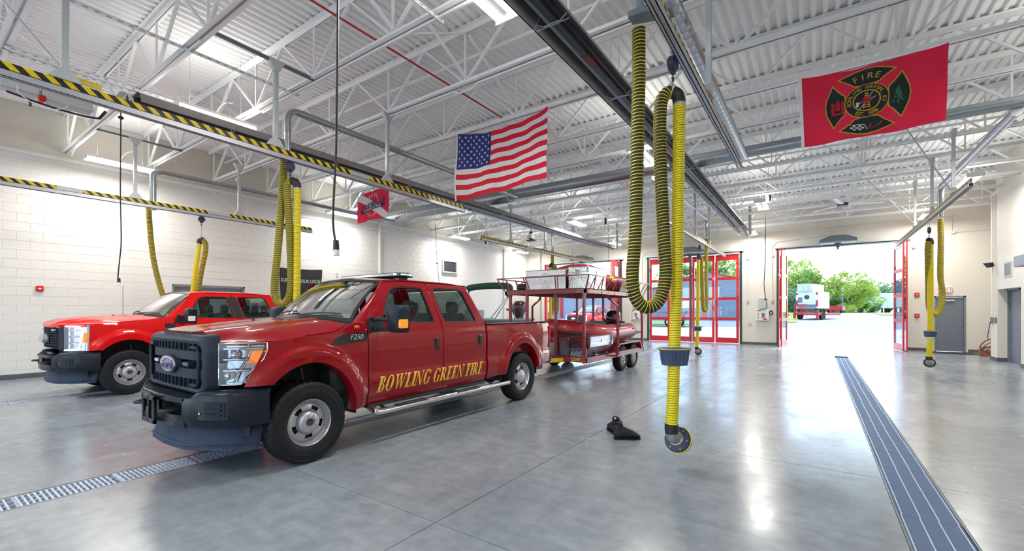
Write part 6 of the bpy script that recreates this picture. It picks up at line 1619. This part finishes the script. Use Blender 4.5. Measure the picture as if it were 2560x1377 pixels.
# the second boat in the left bay
b2 = thing('patrol_boat', 'grey boat with folded green canopy behind the deep red truck bed', 'boat', (-9.9,12.2,0))
m = MB()
def hullf(a, b):
    y = -3.0+5.2*a; w_ = .95*min(1,(a/.35)**.6 if a > 0 else 0); q = 2*b-1
    return (w_*q*(.85+.15*abs(q)), y, 1.18-.5*(1-abs(q)**2.2)*(1 if a > .02 else .3)+.12*(1-a)**3)
m.grid(hullf, 24, 16); m.build('hull', M['boat_grey'], b2, ang=60)
m = MB(); 
for s_ in (-1,1): m.tube([(s_*.95*min(1,((i/20)/.35)**.6 if i else 0), -3.0+5.2*i/20, 1.19+.12*(1-i/20)**3) for i in range(21)], .04, 8)
m.build('gunwale', M['boat_grey'], b2)
m = MB(); m.box(-.6,.6,-1.8,2.4,.35,.42); m.build('trailer_frame', M['galv_dull'], b2)
for s_ in (-1,1): put_wheel(b2, s_*.85, .6, .31, .73, s_ < 0)
m = MB(); m.box(-.90,-.75,.3,.9,.35,.6); m.box(.75,.9,.3,.9,.35,.6); m.build('wheel_bracket', M['galv_dull'], b2)
cn = spline([(-1.0,.45,2.02),(-1.0,.5,2.25),(-.85,.55,2.38),(0,.6,2.43),(.85,.55,2.38),(1.0,.5,2.25),(1.0,.45,2.02)],6)
MB().tube(cn, .12, 12).build('canopy', M['green_canvas'], b2, ang=60)
for s_ in (-1,1):
    m = MB(); m.cyl((s_*1.0,.48,2.1),(s_*.95,-.6,1.2),.022,8); m.cyl((s_*1.0,.55,2.1),(s_*.95,-.35,1.2),.022,8); m.cyl((s_*1.0,.5,2.1),(s_*.95,.95,1.2),.012,6); m.build('canopy_pole', M['polished'], b2)
MB().box(-.28,.28,-.5,0,.9,1.55,.05).build('console', M['lightgrey'], b2)
o2 = thing('outboard_motor', 'large black outboard motor behind the green canopy boat', 'motor', (-9.7,14.45,1.35)); outboard(o2, 1.35); o2['label'] = 'large black outboard motor on the green canopy boat'

# ================================================================ SMALL THINGS IN THE ROOM
# boots
def shoe(x, y, rz, label, fall=0):
    t = thing('work_boot', label, 'shoe', (x, y, 0), rz, 'pair of black boots')
    def sec(a, b):
        # a along the sole from heel to toe, b around
        L_ = .30; w_ = interp([(0,.033),(.15,.046),(.45,.046),(.75,.054),(.92,.042),(1,.012)], a); h_ = interp([(0,.085),(.12,.14),(.35,.135),(.5,.115),(.7,.09),(.9,.055),(1,.03)], a)
        th = 2*PI*b; return (L_*a-.10, w_*math.cos(th)*(1-.0*a), .018+h_*.5+h_*.5*math.sin(th))
    m = MB(); m.grid(sec, 20, 16); m.build('upper', M['boot'], t, ang=70)
    m = MB()
    def shaft(a, b): th = 2*PI*b; k = 1+.05*math.sin(3*th+a*4); return (-.045+(.062-.008*a)*math.cos(th)*k-.02*a, (.047-.004*a)*math.sin(th)*k, .065+.125*a+.018*math.cos(th)*a)
    m.grid(shaft, 6, 18); m.grid(lambda a, b: (lambda p, q: (p[0]+(-.06-p[0])*.22*a, p[1]*(1-.22*a), p[2]+.004-.05*a*a))(shaft(1, b), 0), 4, 18); m.build('shaft', M['boot'], t, ang=70)
    m = MB(); pts = [(-.105,-.03),(-.105,.03),(-.06,.042),(.04,.042),(.10,.055),(.17,.045),(.20,.015),(.20,-.015),(.17,-.045),(.10,-.055),(.04,-.042),(-.06,-.042)]; m.prism(pts, 'z', 0, .022); m.build('sole', M['rubber'], t)
    m = MB()
    for k in range(5): m.tube([(.00+.022*k,-.022,.125-.012*k),(.008+.022*k,0,.132-.012*k),(.00+.022*k,.022,.125-.012*k)], .004, 5)
    m.build('lace', M['black'], t)
    MB().box(-.035,-.005,-.012,.012,.170,.195,.004).build('size_tag', M['white'], t)
M['boot'] = mat('black boot leather', (.012,.014,.018), .5, bump=.2, bs=60)
shoe(-1.85, 4.93, math.radians(36), 'black boot lying toe right, front of the pair'); shoe(-2.03, 5.12, math.radians(130), 'black boot standing behind, partly hidden, of the pair')
# wall alarms etc.
def alarm(p, rz, label, s=.12):
    t = thing('alarm_box', label, 'alarm', p, rz); MB().box(-s/2,s/2,-.05,0,-s*.55,s*.55,.012).build('body', M['red'], t); MB().sphere((0,-.052,0),.03,10,(1,.4,.55)).build('strobe', M['white'], t)
alarm((LX+.001, 2.08, 2.0), PI/2, 'red fire alarm strobe on the white block wall above the bright red truck')
alarm((3.14, FARY-.001, 2.13), 0, 'red fire alarm strobe beside the wide open bay, upper', .14); alarm((3.14, FARY-.001, 1.33), 0, 'red pull station beside the wide open bay, lower', .14)
t = thing('air_vent', 'dark louvred air vent in a pale frame high on the left wall', 'vent', (LX, 15.55, 3.62), PI/2)
fr = MB(); fr.box(-.50,.50,-.10,0,.24,.30); fr.box(-.50,.50,-.10,0,-.30,-.24); fr.box(-.50,-.44,-.10,0,-.24,.24); fr.box(.44,.50,-.10,0,-.24,.24); fr.build('frame', M['lightgrey'], t, False)
MB().box(-.44,.44,-.02,0,-.24,.24).build('backing', M['black'], t)
for k in range(9): MB().add([(-.44,-.08,-.22+.05*k),(.44,-.08,-.22+.05*k),(.44,-.02,-.19+.05*k),(-.44,-.02,-.19+.05*k)], [(0,1,2,3)]).build('slat', M['grey_frame'], t, False)
t = thing('return_grille', 'small white louvred grille on the right wall above the grey door', 'vent', tuple(WX(2521,673,RX)), -PI/2)
MB().box(-.30,.30,-.015,0,-.22,.22,.004).build('frame', M['lightgrey'], t)
for k in range(4): MB().box(-.24+.125*k,-.15+.125*k,-.02,-.01,-.17,.17).build('slot', M['grey_frame'], t)
t = thing('wall_speaker', 'black horn loudspeaker mounted at the corner of the right wall', 'speaker', tuple(WX(2484,662,RX-.02)), -PI/2+.5, None, .62)
m = MB(); m.prism([(-.16,.09),(.10,.12),(.16,-.06),(.02,-.13)], 'x', -.12, .12); m.tf(Matrix.Translation((0,-.22,0))); m.build('cabinet', M['black'], t); MB().bar((0,-.1,0),(0,.0,0),.03).build('bracket', M['black'], t)
t = thing('wall_duct_box', 'blue grey metal hood at the right picture edge, high on the right wall', 'hood', tuple(WX(2600,642,RX-.15)), -PI/2)
MB().box(-1.2,.9,-.12,.14,-.14,.14,.01).build('body', M['grey_frame'], t)
t = thing('exit_sign', 'lit EXIT sign with red letters above the grey exit door', 'sign', tuple(WY(2362,724,FARY-.04)), 0)
MB().box(-.19,.19,-.02,.04,-.11,.11,.01).build('housing', M['white'], t); text('sign_lettering', 'EXIT', .20, M['exit_red'] if 'exit_red' in M else M['red'], basis((0,-.022,0),(1,0,0),(0,0,1)), t, depth=.001, offset=.002)
t = thing('door_mat', 'dark mat on the floor before the grey exit door', 'mat', (3.85,21.9,0)); MB().box(-.55,.75,-.55,.6,0,.008,.003).build('mat', M['black'], t)
t = thing('garden_hose', 'coiled green hose heaped in the corner by the exit door', 'hose', (4.75,21.0,0))
for k in range(7): 
    a = k*.5; MB().tube([(.28*math.cos(q)*(1-.03*k)+.03*math.sin(k*2), .16*math.sin(q*1.0)+.02*k, .03+.25*(1+math.sin(q+a))*(.55+.09*k)) for q in [2*PI*i/20 for i in range(20)]], .018, 6, closed=True).build('coil', M['green_hose'] if k % 3 else M['trim_red'], t)
# control boxes between the bays
def ctrl(x, label):
    t = thing('control_panel', label, 'panel', (x, FARY-.03, 1.3)); MB().box(-.15,.15,-.14,0,.30,.80,.01).build('breaker_box', M['galv_dull'], t); b = MB().box(-.26,.26,-.10,0,-.22,.28,.01).build('control_box', M['white'], t)
    m = MB(); 
    for i in range(3): m.cyl((-.16,-.10,-.02-.0+.1*i-.08),(-.16,-.12,-.10+.1*i),.022,10)
    m.build('push_button', M['black'], b); MB().box(-.03,.10,-.12,-.10,-.08,.12,.005).build('gauge', M['grey_frame'], b); MB().box(.04,.18,-.115,-.10,-.18,-.12).build('red_label', M['red'], b); MB().box(-.2,-.05,-.102,-.10,.2,.25).build('brand_label', M['red'], b)
    MB().tube(spline([(.26,-.05,.1),(.36,-.06,.05),(.40,-.08,.12),(.34,-.08,.22),(.28,-.06,.16)],5), .022, 8, closed=True).build('cable_coil', M['black'], t)
ctrl(-2.0, 'white control panel under a grey breaker box left of the wide open bay'); ctrl(-7.78, 'white control panel under a grey breaker box behind the outboard motor')
t = thing('wall_outlet', 'small square outlet low on the pier beside the closed red doors', 'outlet', (-2.5, FARY, .92)); MB().box(-.05,.05,-.03,0,-.07,.07,.006).build('cover', M['galv_dull'], t)
for y, x_, z, lb in ((11.45, .06, 0,'round cream downpipe on the left wall left of the air vent'),(20.0,.04,0,'slim cream pipe on the left wall near the far corner')):
    tag(MB().cyl((LX+x_,y,0),(LX+x_,y,5.0),x_,14).build('downpipe', M['wallpaint'], ang=60), lb, 'pipe')
tag(MB().cyl((-13.6,FARY-.06,0),(-13.6,FARY-.06,5.1),.05,14).build('downpipe', M['wallpaint'], ang=60), 'cream downpipe on the far wall left of the left open bay', 'pipe')
tag(MB().box(LX,LX+.02,9.55,9.62,2.75,2.9,.004).build('wall_switch', M['lightgrey']), 'tiny switch plate on the left wall right of the black banner', 'switch')
for y, lb in ((16.9,'thin pale conduit on the right wall near the grey door'),(17.4,'second pale conduit on the right wall nearer the picture edge')):
    pass
tag(MB().tube([(RX-.02,19.35,5.0),(RX-.02,19.35,1.3)], .012, 8).build('wall_conduit', M['wallpaint']), 'pale conduit down the right wall at its far corner', 'conduit')
tag(MB().tube([(RX-.02,19.12,5.0),(RX-.02,19.12,1.3)], .012, 8).build('wall_conduit', M['wallpaint']), 'pale conduit down the right wall beside the door niche', 'conduit')
t = thing('wall_socket', 'grey socket box with green cable low on the right wall corner', 'socket', (RX, 19.4, 1.22), -PI/2); MB().box(-.06,.06,-.05,0,-.10,.10,.008).build('box', M['grey_frame'], t); MB().tube(spline([(0,-.06,-.05),(.0,-.09,-.3),(-.06,-.1,-.5),(-.2,-.05,-.62)],6), .01, 6).build('cable', M['green_canvas'], t)
t = thing('wall_socket', 'grey socket box beside the door niche on the right wall', 'socket', (RX, 19.08, 1.22), -PI/2); MB().box(-.05,.05,-.04,0,-.09,.09,.008).build('box', M['grey_frame'], t)

# ================================================================ OUTSIDE
def gz(y): return max(0, min((y-30)*.03, 1.3))
gr = MB(); ys = [FARY+.3, 30, 38.7]; gr.grid(lambda a, b: (-60+110*b, FARY+.3+(38.7-FARY-.3)*a, gz(FARY+.3+(38.7-FARY-.3)*a)-.01), 24, 1)
tag(gr.build('ground_apron', M['apron'], smooth=False), kind='structure')
g2 = MB(); g2.grid(lambda a, b: (-120+240*b, 38.7+60*a, gz(38.7+60*a)-.01), 20, 1); tag(g2.build('ground_asphalt', M['asphalt'], smooth=False), kind='structure')
g3 = MB(); g3.box(-250,250,98.7,320,1.0,1.29); tag(g3.build('ground_meadow', M['grass'], smooth=False), kind='structure')
g4 = MB(); g4.box(-60,50,-60,BACKY-.3,-.2,-.01); tag(g4.build('ground_back', M['apron'], smooth=False), kind='structure')
def strip(x0, x1, y0, y1, label):
    tag(MB().grid(lambda a, b: (x0+(x1-x0)*b, y0+(y1-y0)*a, gz(y0+(y1-y0)*a)+.03), 6, 1).build('lawn', M['grass'], smooth=False), label, 'lawn')
strip(-60,-9.5,40.5,46,'green lawn strip in front of the grey metal building'); strip(6,60,66,95,'green verge with bushes right of the parked ladder truck'); strip(-3.9,-1.5,47,80,'lawn patch left of the red flat trailer')
# grey metal building
gb = thing('metal_building', 'grey metal building with red trim seen through the closed and left open bays', 'building', (-24,52,.6))
m = MB(); 
for x0_, x1_, y0_, y1_, h_ in ((-32,8.5,0,12,5.6),): m.box(x0_,x1_,y0_,y1_,-1,3.6)
m.build('wall', M['siding_m'], gb, False)
m = MB(); m.prism([(8.5,3.6),(19.5,3.6),(19.5,-1),(8.5,-1)], 'y', 0, 12); m.prism([(8.5,3.6),(14.0,5.2),(19.5,3.6)], 'y', 0, 12); m.build('gable_wall', M['siding_m'], gb, False)
MB().bar((8.3,-.15,3.6),(14.0,-.15,5.3),.12,.16).build('roof_trim', M['trim_red'], gb); MB().bar((14.0,-.15,5.3),(19.8,-.15,3.6),.12,.16).build('roof_trim', M['trim_red'], gb)
m = MB(); m.add([(-32.2,-.3,3.6),(8.3,-.3,3.6),(8.3,6,5.0),(-32.2,6,5.0)], [(0,1,2,3)]); m.build('roof', M['siding'], gb); MB().box(-32,8.3,-.34,-.22,3.5,3.7).build('eave_trim', M['trim_red'], gb)
for x in (-28,-20,-12,-4,4,13.8,19.4): MB().box(x-.2,x+.2,-.12,0,-1,3.5).build('corner_trim', M['trim_red'], gb)
for x in (-24,-8): MB().box(x-1.8,x+1.8,-.06,0,-.8,2.6).build('roller_door', M['lightgrey'], gb)
m = MB(); m.box(10.5,13.0,-.08,-.02,1.3,2.3); m.build('round_emblem_board', M['white'], gb)
# far truck outside, flat trailers, ladder truck
T3 = copy_tree(T2, (-13.75,27.2,0), -.2, 'bright red pickup parked outside the left open bay'); T3.scale = (.948,)*3
def flat_trailer(loc, rz, L_, label):
    t = thing('flat_trailer', label, 'trailer', loc, rz); m = MB(); m.box(0,L_,-1.0,1.0,.55,.72); m.build('bed', M['trim_red'], t); 
    m = MB(); m.bar((0,-1.0,1.15),(L_,-1.0,1.15),.05); 
    for k in range(int(L_/.6)+1): m.bar((k*.6,-1,.7),(k*.6,-1,1.15),.04)
    m.build('rail', M['trim_red'], t)
    for x in (L_*.62, L_*.62+.85):
        o = put_wheel(t, x, -1.0, .36, .85); o.rotation_euler = (0,0,-PI/2); [c.__setattr__('name','white_wheel') for c in o.children][:0]
        MB().cyl((x,-1.13,.36),(x,-1.09,.36),.20,16).build('wheel_cover', M['white'], t)
        MB().box(x-.4,x+.4,-1.15,-.95,.72,.78,.02).build('mudguard', M['trim_red'], t)
flat_trailer((-14.6,38.6,gz(38.6)), 0, 7.2, 'red flat trailer with white wheels outside the closed doors')
def at_(u, v, t_): p = W(u, v, t_); return (p.x, p.y, gz(p.y))
lt = thing('ladder_truck', 'white fire ladder truck seen from behind, parked beyond the open bay', 'truck', at_(2017,780,57), YAW*-1+.35)
m = MB(); m.box(-1.25,1.25,0,5,.75,2.9,.05); m.build('body', M['white'], lt); MB().box(-.95,.75,-.5,4.5,2.9,3.9,.04).build('ladder_base', M['white'], lt)
m = MB()
for k in range(5): m.bar((-.9,-.55,3.0+.2*k),(.7,-.55,3.0+.2*k),.05)
for x in (-.9,-.3,.3,.7): m.bar((x,-.58,2.9),(x,-.58,4.0),.05)
m.build('ladder', M['galv_dull'], lt)
m = MB(); m.box(-1.0,1.0,-.05,0,.85,1.25); m.box(-1.0,-.5,-.04,0,1.5,2.2,.02); m.build('locker_door', M['grey_frame'], lt); MB().cyl((0,-.03,2.2),(0,0,2.2),.30,16).build('crest', M['wood'], lt)
for x in (-1.12,1.12): MB().box(x-.1,x+.1,-.06,0,1.0,1.8,.02).build('tail_light', M['red'], lt); MB().box(x-.1,x+.1,-.06,0,2.5,2.8,.02).build('beacon', M['red'], lt)
for x in (-.95,.95): MB().cyl((x-.2,.6,.5),(x+.2,.6,.5),.5,16).build('wheel', M['rubber'], lt)
rt_ = thing('equipment_trailer', 'low red equipment trailer with ramp gate in front of the white ladder truck', 'trailer', at_(2014,795,44), -.5)
m = MB(); m.box(-1.15,1.15,0,4,.45,.65,.02); m.box(-1.2,-1.0,-.05,.1,.1,.8); m.box(1.0,1.2,-.05,.1,.1,.8); m.build('frame', M['trim_red'], rt_); 
m = MB()
for k in range(9): m.bar((-1.1+k*.15,0,.65),(-1.1+k*.15,0,1.55),.03)
m.bar((-1.15,0,1.55),(.15,0,1.55),.05); m.bar((-1.15,0,1.1),(.15,0,1.1),.03); m.build('ramp_gate', M['trim_red'], rt_)
for x in (-1.05,1.05): MB().cyl((x-.12,.9,.38),(x+.12,.9,.38),.38,14).build('wheel', M['rubber'], rt_)
MB().box(.15,1.1,-.03,0,.68,1.0).build('tailboard', M['wood'], rt_)
hy = thing('fire_hydrant', 'red fire hydrant left of the equipment trailer outside', 'hydrant', at_(1966,790,44)); m = MB(); m.lathe([(0,0),(.18,0),(.18,.06),(.13,.08),(.13,.6),(.17,.62),(.15,.75),(.05,.85),(0,.87)], axis='z', n=14); m.cyl((-.25,0,.5),(.25,0,.5),.07,10); m.build('body', M['red'], hy)
sm_ = thing('blue_trailer', 'small blue and orange trailer right of the ladder truck', 'trailer', at_(2082,780,62), -.2); MB().box(-.9,1.1,0,2,.35,1.0,.03).build('body', M['trim_red'], sm_); m = MB(); m.bar((1.1,0,.5),(1.1,0,2.5),.1); m.bar((-.9,0,2.0),(1.1,0,2.0),.08); m.bar((-.9,0,.5),(-.9,0,2),.08); m.build('rack', M['blue_paint'], sm_)
for i, u in enumerate((2165,2200,2238,2290,2340)):
    p = at_(u, 770, 92); s_ = thing('semi_trailer', 'white box trailer parked at the tree line, %s' % ['leftmost','second from the left','third from the left','fourth from the left','rightmost'][i], 'trailer', p, 0)
    MB().box(-1.2,1.2,0,12,.9,4.1,.05).build('box', M['white'], s_); MB().box(-.02,.02,-.03,0,1.05,4.05).build('door_seam', M['galv_dull'], s_)
    for x in (-1,1): MB().cyl((x-.2,1,.5),(x+.2,1,.5),.5,12).build('wheel', M['rubber'], s_)
for x_ in (-.6,.8): MB().cyl((x_-.1,1.0,.28),(x_+.1,1.0,.28),.3,12).build('wheel', M['rubber'], sm_)
# trees and bushes: real leaf clusters around branches
def leaf_mesh(name, seed, R_, nclump, nleaf, size, m, squash=1.0):
    rnd = random.Random(seed); mb = MB()
    for c in range(nclump):
        while True:
            p = Vector((rnd.uniform(-1,1), rnd.uniform(-1,1), rnd.uniform(-1,1)))
            if p.length < 1: break
        p = Vector((p.x*R_, p.y*R_, p.z*R_*squash)); cr = R_*rnd.uniform(.16,.30)
        for k in range(nleaf):
            d = Vector((rnd.gauss(0,1), rnd.gauss(0,1), rnd.gauss(0,1))).normalized()*cr*rnd.uniform(.55,1.0); q = p+d
            u = Vector((rnd.gauss(0,1), rnd.gauss(0,1), rnd.gauss(0,1))).normalized(); w_ = u.orthogonal().normalized(); s = size*rnd.uniform(.6,1.3)
            mb.add([q-u*s, q+w_*s*.5, q+u*s, q-w_*s*.5], [(0,1,2,3)])
    return mb.mesh(name, m, False)
LF = [leaf_mesh('foliage', 11, 3.2, 60, 90, .20, M['leaf_a'], 1.05), leaf_mesh('foliage', 12, 3.2, 55, 90, .20, M['leaf_b'], .85), leaf_mesh('foliage', 13, 3.2, 50, 90, .20, M['leaf_c'], .9)]
def tree(u, t_, v_top, label, kind, wd=1.0, bush=False):
    x, y, z = at_(u, 780, t_); H_ = W(u, v_top, t_).z-z; t = thing('bush' if bush else 'tree', label, 'bush' if bush else 'tree', (x, y, z), kind*1.3, 'trees beyond the parking lot')
    s = H_/ (6.6 if not bush else 5.2)
    o = link('foliage', LF[kind], t, (0,0,H_-3.2*s*1.02 if not bush else H_*.48)); o.scale = (s*wd, s*wd, s*1.0); o['kind'] = 'stuff'
    m = MB(); m.cyl((0,0,-.3),(0,0,H_*.5),.22*s+.05,8,.12*s)
    for k in range(6):
        a = k*1.05; m.cyl((0,0,H_*(.25+.04*k)),(math.cos(a)*1.8*s*wd,math.sin(a)*1.8*s*wd,H_*(.5+.05*k)),.07*s,6,.03*s)
    m.build('trunk', M['bark'], t)
for a in ((1985,78,655,'tall airy tree at the left edge of the open bay view',0,1.0),(2010,74,668,'second yellow-green tree behind the ladder truck',1,1.05),(1965,70,715,'low dark tree behind the hydrant',2,1.2),(2050,84,700,'dark tree between the two bright groups',2,1.1),(2085,80,694,'broad green tree behind the ladder truck, right part',1,1.2),(2125,76,684,'tall spreading tree near the middle of the open bay view',0,1.15),(2155,80,705,'rounded green tree right of the middle',1,1.2),
    (2205,110,712,'pale distant tree above the box trailers',2,1.2),(2240,112,700,'distant tree above the box trailers, further right',2,1.3),(2285,110,695,'distant tree hidden partly by the right folded door',2,1.3),
    (1700,95,655,'tree above the grey building, left of the closed door post',1,1.2),(1760,95,650,'tree above the gable seen through the closed doors',1,1.2),(1825,95,652,'tree above the right end of the gable',0,1.2)):
    tree(*a)
tree(2107,66,757,'round light green bush beside the ladder truck',1,.9,True); tree(2130,68,765,'low leafy bush at the edge of the lot',0,1.0,True); tree(2060,90,745,'undergrowth behind the ladder truck',2,2.2,True); tree(2150,90,748,'undergrowth left of the box trailers',2,2.2,True); tree(1975,90,745,'undergrowth at the left of the open bay view',2,2.4,True)
